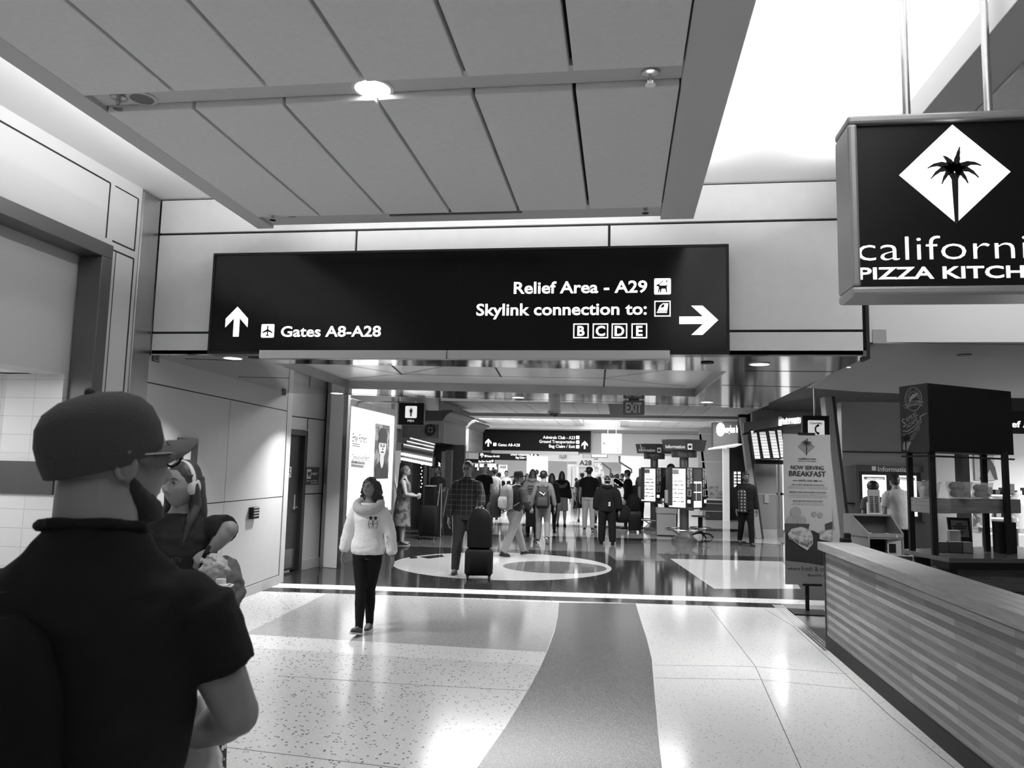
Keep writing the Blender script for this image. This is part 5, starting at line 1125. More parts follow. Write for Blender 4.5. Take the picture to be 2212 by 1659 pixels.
def kiosk_screen(ang, wd, kind):
    FR = Matrix.Rotation(ang, 4, 'Z') @ Matrix.Translation((0, -.36, 0)); x0, x1 = -wd/2, wd/2
    b = MB(FR); b.box((x0-.02, 0, .87), (x1+.02, .10, 1.94)); sc = b.build('screen_housing', KD, ki, bevel=.01, **loc)
    b = MB(FR); b.box((x0+.01, -.006, .91), (x1-.01, 0, 1.90)); b.build('screen', emit('kiosk_glow', .9, .85), sc, **loc)
    b = MB(FR)
    if kind == 0:
        b.poly([(x0+.05, 1.76), (x0+.28, 1.76), (x0+.28, 1.88), (x0+.05, 1.88)], -.007); b.ring_poly(x0+.05, 1.66, x1-.05, 1.71, .006, -.007)
        for r_ in range(6):
            for c_ in range(4): xx = x0+.07+c_*(wd-.12)/4; zz = 1.57-r_*.105; b.poly([(xx, zz), (xx+.055+.015*((r_+c_) % 3), zz), (xx+.055+.015*((r_+c_) % 3), zz+.02+.012*((r_*c_) % 2)), (xx, zz+.02+.012*((r_*c_) % 2))], -.007)
        for xx in (x0+.05, x0+.14, x1-.18, x1-.09): b.ring_poly(xx, .94, xx+.045, .985, .006, -.007)
    else:
        b.poly([(x0+.01, 1.58), (x1-.01, 1.58), (x1-.01, 1.9), (x0+.01, 1.9)], -.007)
        for r_ in range(2):
            for c_ in range(2): xx = x0+.03+c_*(wd-.04)/2; b.poly([(xx, 1.08+r_*.24), (xx+wd*.42, 1.08+r_*.24), (xx+wd*.42, 1.29+r_*.24), (xx, 1.29+r_*.24)], -.007)
    b.build('screen_print', mat('screen_print', .28, .4) if kind == 0 else mat('screen_print_dark', .10, .4), sc, **loc)
    b = MB(FR); b.box((x1+.03, .0, .84), (x1+.17, .08, 1.94)); sp = b.build('scan_panel', KD, ki, **loc)
    b = MB(FR @ Matrix.Translation((x1+.10, 0, 1.40)) @ Matrix.Rotation(R(90), 4, 'Y')); b.text('SCAN FOR', -.52, .015, .055, 'L', .40, -.004, .002, .02); b.text('FLIGHT INFO', -.52, -.06, .055, 'L', .48, -.004, .002, .01); b.ring_poly(.03, -.05, .2, .04, .008, -.004); b.build('lettering', LET, sp, **loc)
    b = MB(FR); b.box((x1+.05, -.03, .95), (x1+.15, 0, 1.2)); b.build('scanner', BLACK_MATTE, sp, **loc)
    b = MB(FR); b.poly([(x1+.06, 1.03), (x1+.14, 1.03), (x1+.14, 1.11), (x1+.06, 1.11)], -.031); b.build('scanner_light', emit('scanner_glow', 1, 2.0), sp, **loc)
kiosk_screen(R(-32), .47, 0); kiosk_screen(R(48), .46, 1); kiosk_screen(R(168), .47, 0)
b = MB(Matrix.Rotation(R(-82), 4, 'Z')); b.box((-.2, -.42, .95), (.2, -.33, 1.9)); b.build('side_panel', KD, ki, **loc)
b = MB(Matrix.Rotation(R(-82), 4, 'Z')); b.box((-.09, -.47, 1.0), (.06, -.42, 1.34)); b.build('handset_cradle', GREY_LIGHT, ki, **loc)
ki.scale = (1, 1, .95)
K1 = atz(1413, 1146)
copy_tree(ki, (K1.x, K1.y, 0), R(2), 'farther information kiosk, left of and behind the first')
# cabinet, cafe table, dark counter under the wall
c0_, c1_ = atz(1419, 1158), atz(1459, 1157); cb_ = thing('waste_cabinet', 'grey waste cabinet standing behind the nearer kiosk pole', 'bin', ((c0_.x+c1_.x)/2, c0_.y, 0), 0)
zt4 = at(1440, 1098, c0_.y).z
MB().box((c0_.x, c0_.y, .03), (c1_.x, c0_.y+.5, zt4-.16)).build('body', mat('cabinet_grey', .27, .45), cb_, bevel=.01); MB().box((c0_.x-.02, c0_.y-.02, zt4-.15), (c1_.x+.02, c0_.y+.5, zt4)).build('hood', mat('cabinet_grey', .27, .45), cb_, bevel=.02); MB().box((c0_.x+.02, c0_.y+.02, 0), (c1_.x-.02, c0_.y+.45, .03)).build('plinth', BLACK_MATTE, cb_)
tb = atz(1513, 1161); th = at(1513, 1114, tb.y).z
tt = thing('high_table', 'dark pedestal high table with splayed feet beside the kiosk', 'table', (tb.x, tb.y, 0), 0)
MB().lathe([(.001, th-.03), (.24, th-.03), (.24, th), (.001, th)], (tb.x, tb.y, 0), 24).build('tabletop', GREY_DARK, tt)
MB().tube([(tb.x, tb.y, .1), (tb.x, tb.y, th-.03)], .06, 12).build('column', BLACK_MATTE, tt)
n = 28; MB().tube([(tb.x+.27*math.cos(2*math.pi*i/n), tb.y+.27*math.sin(2*math.pi*i/n), .26) for i in range(n+1)], .014, 6, False).build('foot_ring', METAL, tt)
for i in range(5): a = i*1.257; MB().tube([(tb.x+.05*math.cos(a), tb.y+.05*math.sin(a), .12), (tb.x+.25*math.cos(a), tb.y+.25*math.sin(a), .09), (tb.x+.33*math.cos(a), tb.y+.33*math.sin(a), .013)], .022, 8).build('leg', BLACK_MATTE, tt)
d0, d1 = at(1524, 1080, 29.5), at(1562, 1080, 29.5)
dc_ = thing('display_counter', 'dark low display counter with sunglasses under the grey shop wall', 'counter', (d0.x, 29.5, 0), 0)
MB().box((d0.x, 29.5, 0.02), (d1.x, 30.6, d0.z)).build('cabinet', mat('display_dark', .02, .4), dc_); MB().box((d0.x, 29.48, d0.z), (d1.x, 30.6, d0.z+.03)).build('top', GREY_LIGHT, dc_)
b = MB()
for q in range(3): b.box((d0.x, 29.47, .3+q*.28), (d1.x, 29.5, .33+q*.28))
b.build('slat', GREY_MID, dc_)
dm = at(1540, 1066, 30.4); solo('product_photo', 'small dark product photo above the low display counter', 'picture', MB().box((at(1530, 1066, 30.5).x, 30.5, d0.z+.04), (at(1552, 1066, 30.5).x, 30.55, d0.z+.5)), mat('photo_grey', .2, .4, noise_amt=.7, noise_scale=9))
# sunglasses shop
YG = 27.5
gX = lambda px: at(px, 950, YG).x
gZ = lambda py: at(1575, py, YG).z
gs_ = thing('shop_sign', 'dark shop sign with glowing white letters over the dark shop entrance', 'sign', (gX(1570), YG, gZ(966)), 0)
b = MB(); b.hexa([(gX(1541), YG, gZ(966)), (gX(1606), YG-.9, gZ(956)), (gX(1606), YG+.6, gZ(956)), (gX(1541), YG+.6, gZ(966))], [(gX(1541), YG, gZ(910)), (gX(1606), YG-.9, gZ(905)), (gX(1606), YG+.6, gZ(905)), (gX(1541), YG+.6, gZ(910))]); b.build('cabinet', mat('shop_sign_dark', .05, .4), gs_)
WG = wall_frame((gX(1541), YG, 0), (gX(1606), YG-.9, 0)); b = MB(WG); Lg = (Vector((gX(1541), YG))-Vector((gX(1606), YG-.9))).length
b.disc(Lg*.24, gZ(929), .17, -.03, .02, 20, .23); b.text('sunglass hut', Lg*.34, gZ(936), .24, 'L', Lg*.5, -.03, .02, .02); b.build('lettering', emit('shop_sign_glow', 1, 3.0), gs_)
b = MB(); b.hexa([(gX(1543), YG+.02, gZ(969)), (gX(1605), YG-.85, gZ(958)), (gX(1605), YG+2, gZ(962)), (gX(1543), YG+2, gZ(969))], [(gX(1543), YG+.02, gZ(966)), (gX(1605), YG-.85, gZ(955)), (gX(1605), YG+2, gZ(957)), (gX(1543), YG+2, gZ(966))]); b.build('soffit_light', emit('shop_soffit', .9, .6), gs_)
wp = at(1569, 1000, 29.0); struct('column_shop', MB().box((at(1562.5, 1000, 29).x, 29.0, 0), (at(1575.5, 1000, 29).x, 29.3, gZ(966))), mat('column_white', .75, .4))
struct('wall_shop_dark', MB().box((at(1576, 1000, 30).x, 30.0, 0), (at(1622, 1000, 30).x, 30.3, gZ(950))), mat('shop_dark', .008, .4))
swl = thing('lit_window', 'bright small gridded window in the dark sunglasses shop', 'window', (at(1592, 1035, 29.9).x, 29.9, at(1592, 1050, 29.9).z), 0)
MB().box((at(1586, 1035, 29.9).x, 29.9, at(1592, 1052, 29.9).z), (at(1600, 1035, 29.9).x, 29.95, at(1592, 1019, 29.9).z)).build('pane', GLOW_SOFT, swl)
b = MB()
for q in range(1, 5): z = at(1592, 1019+q*6.6, 29.9).z; b.box((at(1586, 1035, 29.9).x, 29.86, z-.02), (at(1600, 1035, 29.9).x, 29.9, z+.02))
b.box((at(1592, 1035, 29.9).x-.02, 29.86, at(1592, 1052, 29.9).z), (at(1592, 1035, 29.9).x+.02, 29.9, at(1592, 1019, 29.9).z)); b.build('glazing_bar', BLACK_MATTE, swl)
# information desk fascia, flight monitors, courtesy phone sign
YI = 20.5
iX = lambda px, Y=YI: at(px, 930, Y).x
ides = thing('information_desk', 'curved dark Information fascia carried over four flight monitors', 'sign', (iX(1680), YI, at(1680, 930, YI).z), 0)
curve = [(1607, 935, 913, 20.9), (1635, 929, 909, 20.6), (1665, 924, 904, 20.2), (1700, 917, 899, 19.7), (1740, 909, 890, 19.1), (1790, 899, 880, 18.5)]
b = MB()
for p, q in zip(curve, curve[1:]):
    a0, a1 = at(p[0], p[1], p[3]), at(q[0], q[1], q[3]); b0, b1 = at(p[0], p[2], p[3]), at(q[0], q[2], q[3])
    b.slab([a0, a1, Vector((a1.x, a1.y, b1.z)), Vector((a0.x, a0.y, b0.z))], (0, .15, 0))
b.build('fascia', mat('fascia_dark', .075, .3, .3), ides)
b = MB()
for p, q in zip(curve, curve[1:]):
    a0, a1 = at(p[0], p[1]+5, p[3]+.02), at(q[0], q[1]+5, q[3]+.02); b0, b1 = at(p[0], p[1], p[3]+.02), at(q[0], q[1], q[3]+.02); b.slab([a0, a1, Vector((a1.x, a1.y, b1.z)), Vector((a0.x, a0.y, b0.z))], (0, .3, 0))
b.build('lower_edge', BLACK_MATTE, ides)
ta, tb2 = at(1694, 917, 19.76), at(1770, 902, 18.7); WI = wall_frame((ta.x, ta.y, 0), (tb2.x, tb2.y, 0)); Li = (Vector((ta.x, ta.y))-Vector((tb2.x, tb2.y))).length
b = MB(WI); b.text('Information Center', 0, ta.z, .17, 'L', Li, -.04, .003, .015); b.poly(rrect(-.16, ta.z-.03, -.03, ta.z+.2, .02), -.04); b.build('lettering', LET, ides)
for i, (xl, xr, yt, yb_, dx) in enumerate(((1620, 1636, 930.5, 991, 9), (1638, 1656, 933, 989.5, 10), (1659, 1676, 931, 989, 10), (1677, 1690, 929, 988, 8))):
    t = thing('flight_monitor', 'tilted pale flight monitor, number %s from the left under the curved fascia' % ('one', 'two', 'three', 'four')[i], 'monitor', (iX(xl+8, 20.9), 20.9, at(xl, yb_, 20.9).z), 0)
    P = [at(xl+dx, yb_, 20.9), at(xr+dx, yb_, 20.9), at(xr, yt, 20.7), at(xl, yt, 20.7)]
    b = MB(); e = Vector((.008, 0, 0)); ez = Vector((0, 0, .03)); b.slab([P[0]-e-ez, P[1]+e-ez, P[2]+e+ez, P[3]-e+ez], (0, .08, 0)); b.build('housing', BLACK_MATTE, t)
    b = MB(); b.slab([p-Vector((0, .012, 0))+Vector((.02 if i_ in (0, 3) else -.03, 0, 0)) for i_, p in enumerate(P)], (0, .01, 0)); b.build('screen', emit('monitor_glow', .62, .55), t)
    b = MB()
    for q in range(1, 9): f = q/9; a_ = P[3].lerp(P[0], f)-Vector((0, .016, 0)); c_ = P[2].lerp(P[1], f)-Vector((0, .016, 0)); b.slab([a_+(c_-a_)*.05, a_+(c_-a_)*.9, a_+(c_-a_)*.9+Vector((0, 0, .012)), a_+(c_-a_)*.05+Vector((0, 0, .012))], (0, .003, 0))
    b.build('flight_rows', GREY_MID, t)
struct('trim_13', MB().box((iX(1628, 21.4), 21.2, at(1640, 1002, 21.2).z), (iX(1700, 21.4), 21.5, at(1640, 993, 21.2).z)), BLACK_MATTE)
YP = 14.2; cp_ = thing('courtesy_sign', 'black hanging Courtesy phone sign above the breakfast banner', 'sign', (at(1765, 935, YP).x, YP, at(1765, 938, YP).z), 0)
ax, az = at(1734, 938, YP).x, at(1765, 938, YP).z; bx2, bz2 = at(1791, 900, YP).x, at(1765, 898, YP).z
MB().box((ax, YP, az-.05), (bx2, YP+.12, bz2)).build('sign_box', mat('sign_black', .008, .3), cp_)
cx_, cz_ = at(1763, 924, YP).x, at(1763, 924, YP).z; b = MB(); b.poly(rrect(cx_-.14, cz_-.15, cx_+.14, cz_+.13, .02), YP); b.build('symbol_panel', emit('phone_panel', .8, .55), cp_)
b = MB(); b.text('Courtesy', cx_, cz_+.065, .035, 'C', .21, YP-.005, .002, .03); b.stroke([(cx_+.035+.05*math.cos(R(a_)), cz_-.03+.07*math.sin(R(a_))) for a_ in range(100, 261, 20)], .024, YP-.005); b.disc(cx_+.03, cz_+.038, .022, YP-.006, .003, 12); b.disc(cx_+.03, cz_-.098, .022, YP-.006, .003, 12); b.build('lettering', BLACK_MATTE, cp_)
MB().tube([((ax+bx2)/2, YP+.06, bz2), ((ax+bx2)/2, YP+.06, 3.5)], .02, 8).build('hanger_rod', METAL, cp_)
so_ = at(1656, 1077, 22.15); solo('wall_switch', 'small pale switch plate on the grey wall by the walking man', 'switch', MB().box((so_.x-.06, 22.15, so_.z-.12), (so_.x+.06, 22.19, so_.z+.12)), GREY_LIGHT)

# ================================================================= LEFT SIDE: marquee bar fronts
WOODM = wood('bar_front_wood', .035, .085, 'z', .5); WOODP = wood('bar_panel_wood', .07, .13, 'z', .5)
def bar_front(label, Y, xl, xr, ytop, ybase, yaw_d, win, mq):
    """panelled wooden gable with cornice and a bulb-lit marquee below it"""
    P = lambda px, py, d=0: at(px, py, Y+d)
    t = thing('bar_facade', label, 'shop front', (P(xl, 1000).x, Y, 0), 0)
    a, c = P(xl, ytop), P(xr, ybase); zt, zb = P(xr, ytop).z, P(xr, ybase).z
    MB().box((a.x, Y, zb), (c.x, Y+yaw_d, zt)).build('gable_box', WOODM, t)
    w_ = (c.x-a.x); b = MB(); fw = .12
    b.box((a.x, Y-.06, zb), (a.x+fw, Y, zt)); b.box((c.x-fw, Y-.06, zb), (c.x+.03, Y, zt)); b.box((a.x+fw, Y-.06, zt-.12), (c.x-fw, Y, zt)); b.box((a.x+fw, Y-.06, zb), (c.x-fw, Y, zb+.12)); b.build('panel_frame', WOODP, t)
    b = MB(); pr_ = [(-.02, 0), (.03, .04), (.08, .12), (.18, .20), (.26, .22), (.26, .27), (-.02, .27)]
    for p, q in zip(pr_, pr_[1:]): pass
    pts0 = [(c.x+p[0], zt+p[1]) for p in pr_]; b.hexa([(x, Y-.1, z) for x, z in pts0], [(x, Y+yaw_d, z) for x, z in pts0]); b.box((a.x, Y-.12, zt), (c.x, Y+yaw_d, zt+.25)); b.build('cornice', mat('cornice_dark', .012, .5), t)
    if win:
        wc = P(win[0], win[1]); r = win[2]/FPX*Y
        b = MB(); n = 24; b.tube([(wc.x+r*math.cos(2*math.pi*i/n), Y-.07, wc.z+r*math.sin(2*math.pi*i/n)) for i in range(n+1)], .03, 6, False); b.box((wc.x-.012, Y-.08, wc.z-r), (wc.x+.012, Y-.06, wc.z+r)); b.box((wc.x-r, Y-.08, wc.z-.012), (wc.x+r, Y-.06, wc.z+.012)); wn = b.build('round_window', BLACK_MATTE, t)
        b = MB(); b.disc(wc.x, wc.z, r, Y-.055, .004); b.build('pane', mat('window_dim', .05, .15), wn)
    return t
bf1 = bar_front('nearer wooden bar gable with a round window on the left', 20.0, 862, 957, 908, 957, 3.0, (931, 928.5, 10), None)
bf2 = bar_front('farther wooden bar gable behind the first, nearer the crowd', 27.0, 985, 1010, 926, 975, 3.0, (996, 952, 6), None)
def marquee(label, Y, tl, tr, bl, br, rows, bulbs):
    A, B_ = at(*tl, Y+1.5 if rows > 2 else Y+2.1), at(*tr, Y+1.5 if rows > 2 else Y+2.1); C_, D_2 = at(*bl, Y), at(*br, Y-.25)
    t = thing('marquee', label, 'awning', ((C_.x+D_2.x)/2, Y, C_.z-.3), 0)
    b = MB(); dn = Vector((0, 0, -.08)); b.slab([C_, D_2, B_, A], dn); b.build('canopy', mat('awning_dark', .06, .4), t)
    b = MB()
    for i in range(rows):
        f = (i+.5)/rows; p, q = C_.lerp(A, f), D_2.lerp(B_, f); d = (A-C_).normalized()*.035; u = Vector((0, 0, .02)); b.slab([p-d+u, q-d+u, q+d+u, p+d+u], (0, 0, .015))
    b.build('light_strip', emit('strip_glow', .9, .9), t)
    b = MB(); b.slab([C_+Vector((0, 0, -.30)), D_2+Vector((0, 0, -.30)), D_2, C_], (0, .05, 0)); b.build('valance', mat('valance_grey', .16, .4, .4), t)
    bd = MB()
    for i in range(bulbs):
        f = (i+.5)/bulbs; p = C_.lerp(D_2, f)
        for j in range(2): bd.ball((p.x, p.y-.05, p.z-.16-j*.12), .036, 8, 6)
    bd.build('bulb', emit('bulb_glow', 1.0, 1.8), t)
    return t
marquee('nearer marquee with bright bulb rows over the bar door', 18.4, (889, 945), (940, 959), (868, 966), (935, 979), 3, 13)
marquee('farther small marquee with bright bulbs behind the first', 25.0, (978, 968), (1003, 974), (971, 981), (997, 986), 2, 7)
lb = MB(); 
def post_front(px0, px1, Y, ytop, m, name, label, cat, d=.3, parent=None):
    a, c = at(px0, 1100, Y), at(px1, 1100, Y); z = at((px0+px1)/2, ytop, Y).z
    return solo(name, label, cat, MB().box((a.x, Y, 0), (c.x, Y+d, z)), m) if not parent else MB().box((a.x, Y, 0), (c.x, Y+d, z)).build(name, m, parent)
be = thing('bar_entrance', 'dark wooden bar entrance with posts and posters under the marquee', 'shop front', (at(910, 1100, 20.5).x, 20.5, 0), 0)
post_front(862, 1000, 21.6, 960, mat('bar_wall_dark', .02, .5), 'back_wall', '', '', .2, be)
post_front(864, 880, 20.2, 965, mat('bar_stucco', .16, .8, noise_amt=.4, noise_scale=30), 'stucco_pier', '', '', .4, be)
for px0, px1 in ((913, 919), (924, 927), (950, 958)): post_front(px0, px1, 20.6, 975, WOODP, 'post', '', '', .15, be)
post_front(958, 972, 20.8, 972, WOODM, 'door_panel', '', '', .2, be); post_front(884, 905, 20.9, 978, WOODM, 'door_panel', '', '', .2, be)
for (a0_, a1_, y0_, y1_) in ((928.5, 939.5, 988, 1008), (927.5, 938.5, 1011, 1031), (926.5, 937, 1033, 1047)):
    a, c = at(a0_, y1_, 21.4), at(a1_, y0_, 21.4); b = MB(); b.box((a.x, 21.4, a.z), (c.x, 21.44, c.z)); po_ = b.build('menu_poster', mat('menu_board', .38, .6), be)
    b = MB()
    for q in range(6): z = a.z+(c.z-a.z)*(q+.7)/7; b.box((a.x+.02, 21.39, z-.008), (c.x-.02, 21.4, z+.008))
    b.build('poster_print', GREY_MID, po_)
b = MB()
for px, y0_, y1_ in ((910.5, 996, 1052), (949, 1000, 1020)):
    for q in range(9): p = at(px+(q % 2)*2-1, y0_+(y1_-y0_)*q/8, 20.4); b.ball((p.x, p.y, p.z), .018, 8, 6)
b.build('string_bulb', emit('bulb_glow', 1.0, 2.6), be)
# podium, menu easels
pd0, pd1 = at(916, 1100, 19.2), at(936, 1100, 19.2); pdm = thing('host_podium', 'black host podium in front of the bar door', 'podium', ((pd0.x+pd1.x)/2, 19.2, 0), 0)
pzt = at(925, 1051, 19.2).z; MB().box((pd0.x, 19.2, .002), (pd1.x, 19.6, pzt)).build('body', BLACK_MATTE, pdm); MB().box((pd0.x+.02, 19.15, pzt), (pd1.x-.02, 19.6, pzt+.03)).build('top', GREY_LIGHT, pdm)
for lab, px0, px1, ytop, Y, ybot in (('tall narrow dark menu easel beside the podium', 942, 956, 1045, 19.0, 1117), ('wide dark A-frame board with pale edges', 955, 982, 1056, 20.0, 1108)):
    a = at(px0, 1100, Y); c = at(px1, 1100, Y); zt5 = at((px0+px1)/2, ytop, Y).z; m_ = (a.x+c.x)/2
    t = thing('menu_easel', lab, 'easel', (m_, Y, 0), 0)
    tw = (c.x-a.x)*.12
    b = MB(); b.slab([(a.x, Y-.12, .003), (c.x, Y-.12, .003), (m_+tw, Y+.1, zt5), (m_-tw, Y+.1, zt5)], (0, .03, 0)); b.build('board', BLACK_MATTE, t)
    for x_, s__ in ((a.x, -1), (c.x, 1)): MB().tube([(x_, Y-.14, .012), (m_+tw*s__, Y+.09, zt5)], .014, 6).build('leg', mat('easel_leg', .2, .5), t)
    MB().tube([(m_, Y+.13, zt5-.02), (m_, Y+.5, .014)], .018, 6).build('strut', GREY_DARK, t)
# slanted pale bars by the lady in the dress
st0 = at(850, 1022, 15.9); st1 = at(860, 1075, 15.7)
fl = thing('leaning_panel', 'dark leaning panel with a pale slanted bar behind the lady in the dress', 'panel', (st1.x, 17.2, 0), 0)
MB().tube([at(850, 1022, 17.15), at(861, 1075, 17.1)], .03, 8).build('bar', GREY_LIGHT, fl); a = at(850, 1100, 17.2); c = at(866, 1100, 17.2)
MB().slab([(a.x, 17.2, .0), (c.x, 17.2, .0), (c.x, 17.4, at(850, 1000, 17.3).z), (a.x+.05, 17.4, at(850, 1000, 17.3).z)], (0, .05, 0)).build('panel', BLACK_MATTE, fl)
# far shops and gate furniture behind the crowd
fs0 = thing('far_shop', 'far dark shop with small lit pictures behind the man in plaid', 'shop front', (at(1030, 1100, 64).x, 64, 0), 0)
a, c = at(996, 1100, 64), at(1072, 1100, 64); MB().box((a.x, 64, 0), (c.x, 64.4, at(1030, 1001, 64).z)).build('wall', mat('far_shop_dark', .02, .5), fs0)
for px0, px1, y0_, y1_ in ((1010, 1022, 1001, 1008), (1026, 1033, 1002, 1009), (1036, 1045, 1002, 1009), (1053, 1072, 1002, 1009), (1005, 1010, 1000, 1030), (1031, 1034, 1010, 1016)):
    a, c = at(px0, y1_, 63.9), at(px1, y0_, 63.9); MB().box((a.x, 63.85, a.z), (c.x, 63.95, c.z)).build('picture', emit('far_picture_glow', .75, .6), fs0)
for px in (1060, 1071, 1046): p = at(px, 1012, 63.8); MB().ball((p.x, 63.8, p.z), (.1, .1, .16), 8, 6).build('lamp', emit('bulb_glow', 1.0, 2.6), fs0)
gc0, gc1 = at(1233, 1100, 38), at(1251, 1100, 38); gct = thing('gate_counter', 'pale gate counter standing below the A28 marker', 'counter', ((gc0.x+gc1.x)/2, 38, 0), 0)
MB().box((gc0.x, 38, .02), (gc1.x, 38.5, at(1240, 1055, 38).z)).build('body', mat('gate_counter', .36, .4), gct); MB().box((gc0.x-.05, 37.95, at(1240, 1055, 38).z), (gc1.x+.05, 38.55, at(1240, 1055, 38).z+.05)).build('top', BLACK_MATTE, gct)
fd = thing('gate_door', 'white double door in the pale gate wall', 'door', (at(1235, 1100, 57.9).x, 57.9, 0), 0)
for px0, px1 in ((1225, 1234.5), (1235, 1244)): a, c = at(px0, 1100, 57.9), at(px1, 1008, 57.9); MB().box((a.x, 57.85, 0), (c.x, 57.95, c.z)).build('leaf', WHITE, fd)
ar = thing('glass_partition', 'pale glazed partition with posters right of the A28 marker', 'partition', (at(1300, 1100, 45).x, 45, 0), 0)
a, c = at(1284, 1000, 45), at(1318, 1000, 45); b = MB(); b.hexa([(a.x, 45, 0), (c.x, 45, 0), (c.x, 45.08, 0), (a.x, 45.08, 0)], [(a.x, 45, at(1285, 1000, 45).z), (at(1300, 1000, 45).x, 45, at(1300, 1000, 45).z), (at(1300, 1000, 45).x, 45.08, at(1300, 1000, 45).z), (a.x, 45.08, at(1285, 1000, 45).z)]); b.build('panel', blotch('partition_print', .30, .62, 3, .5), ar)
rk = thing('magazine_stand', 'dark magazine stand with pale vertical letters near the seated crowd', 'stand', (at(1340, 1120, 26).x, 26.3, 0), 0)
a, c = at(1331, 1100, 26.3), at(1352, 1100, 26.3); zt6 = at(1340, 1055, 26.3).z; MB().box((a.x, 26.3, .02), (c.x, 27.0, zt6)).build('body', BLACK_MATTE, rk)
MB().box((a.x, 26.28, zt6-.28), (c.x, 26.3, zt6)).build('white_header', WHITE, rk)
b = MB()
for y0_, y1_ in ((1068, 1074), (1076, 1080), (1082, 1089), (1091, 1095), (1098, 1101)): p, q = at(1342, y1_, 26.25), at(1348, y0_, 26.25); b.ring_poly(p.x, p.z, q.x, q.z, .025, 26.28)
b.build('lettering', mat('info_letters', .75, .5), rk)
b = MB()
for i in range(14): p = at(1328+(i*7) % 26, 1036+(i*5) % 18, 26.6); b.disc(p.x, p.z, .06+.02*(i % 3), 26.55, .01, 10)
b.build('round_print', mat('badge_print', .45, .5), rk); MB().box((at(1326, 1040, 26.7).x, 26.7, zt6), (at(1354, 1040, 26.7).x, 26.8, at(1340, 1034, 26.7).z)).build('topper', BLACK_MATTE, rk)

# ================================================================= LUGGAGE
def suitcase(label, x, y, rz, w_, h_, d_, m, wheels=.06, handle=None, ribs=0, z0=0):
    t = thing('suitcase', label, 'suitcase', (x, y, z0), rz)
    b = MB(); b.loft([(0, 0, wheels+.0, w_*.44, d_*.42), (0, 0, wheels+.03, w_*.5, d_*.5), (0, 0, h_-.04, w_*.5, d_*.5), (0, 0, h_, w_*.44, d_*.42)], 28, True, 5.0); b.build('shell', m, t, smooth=True, world=False)
    if ribs:
        b = MB()
        for i in range(ribs): z = wheels+.06+(h_-wheels-.14)*(i+.5)/ribs; b.box((-w_*.44, -d_*.5-.006, z-.012), (w_*.44, -d_*.5+.01, z+.012))
        b.build('rib', m, t, world=False)
    for sx_ in (-1, 1):
        for sy in (-1, 1): MB().tube([(sx_*w_*.38-.012, sy*d_*.34, wheels*.5), (sx_*w_*.38+.012, sy*d_*.34, wheels*.5)], wheels*.5, 12).build('wheel', RUBBER, t, world=False); 
    b = MB()
    for sx_ in (-1, 1):
        for sy in (-1, 1): b.box((sx_*w_*.38-.02, sy*d_*.34-.02, wheels*.5), (sx_*w_*.38+.02, sy*d_*.34+.02, wheels+.04))
    b.build('wheel_fork', BLACK_MATTE, t, world=False)
    if handle: b = MB(); b.tube([(-.09, d_*.36, h_-.02), (-.09, d_*.36, handle), (.09, d_*.36, handle), (.09, d_*.36, h_-.02)], .011, 8); b.build('pull_handle', DARK_METAL, t, world=False, smooth=True)
    return t
LUG = mat('luggage_black', .005, .6, spec=.18); LUG2 = mat('luggage_black_shell', .008, .4, spec=.25)
ls = atz(1031, 1253); suitcase('low wide black suitcase on wheels in front of the man in plaid shirt', ls.x, ls.y+.1, R(8), .44, .46, .30, LUG, .07, .98)
def backpack(label, x, y, z, rz, w_=.30, h_=.46, d_=.17, m=None, m2=None, straps=True, pocket=True, tilt=0, name='backpack'):
    t = thing(name, label, 'backpack', (x, y, z), rz); t.rotation_euler = (R(tilt), 0, rz); MW[t.name] = Matrix.Translation((x, y, z)) @ Euler((R(tilt), 0, rz)).to_matrix().to_4x4()
    b = MB(); b.loft([(0, 0, 0, w_*.38, d_*.36), (0, 0, .03, w_*.49, d_*.48), (0, 0, h_*.4, w_*.5, d_*.5), (0, .01, h_*.75, w_*.46, d_*.44), (0, .02, h_*.93, w_*.34, d_*.32), (0, .03, h_, w_*.18, d_*.18)], 28, True, 3.0); b.build('main_bag', m, t, smooth=True, world=False)
    if pocket: b = MB(); b.loft([(0, -d_*.42, .04, w_*.32, .03), (0, -d_*.45, .07, w_*.40, .05), (0, -d_*.45, h_*.42, w_*.40, .05), (0, -d_*.40, h_*.52, w_*.34, .03)], 24, True, 3.5); b.build('front_pocket', m2 or m, t, smooth=True, world=False)
    b = MB(); b.tube([(-.03, .04, h_-.02), (-.025, .04, h_+.035), (.025, .04, h_+.035), (.03, .04, h_-.02)], .008, 6); b.build('carry_loop', BLACK_MATTE, t, world=False)
    if straps:
        for s__ in (-1, 1):
            b = MB(); b.tube([(s__*w_*.25, d_*.3, h_*.93), (s__*w_*.36, d_*.5+.06, h_*1.02), (s__*w_*.42, d_*.5+.20, h_*.95), (s__*w_*.45, d_*.5+.22, h_*.6), (s__*w_*.5, d_*.5+.12, h_*.3), (s__*w_*.46, d_*.4, h_*.15)], .022, 8, True, (1, .35)); b.build('strap', m, t, smooth=True, world=False)
    return t
bg = backpack('bulging black bag standing on the low suitcase of the plaid shirt man', ls.x, ls.y+.12, .465, R(185), .40, .62, .26, LUG, None, False, False)
os_ = atz(912, 1166); suitcase('tall black suitcase beside the lady in the long dress', os_.x+.1, os_.y+.15, R(12), .46, .80, .30, LUG, .09)
ds = atz(1371, 1150); suitcase('dark ribbed suitcase in front of the woman in a hooded top', ds.x, ds.y, R(3), .37, .60, .26, LUG2, .06, None, 6)
backpack('black bag stacked on the ribbed suitcase', ds.x-.03, ds.y, .605, R(180), .36, .47, .22, LUG, None, False, False)
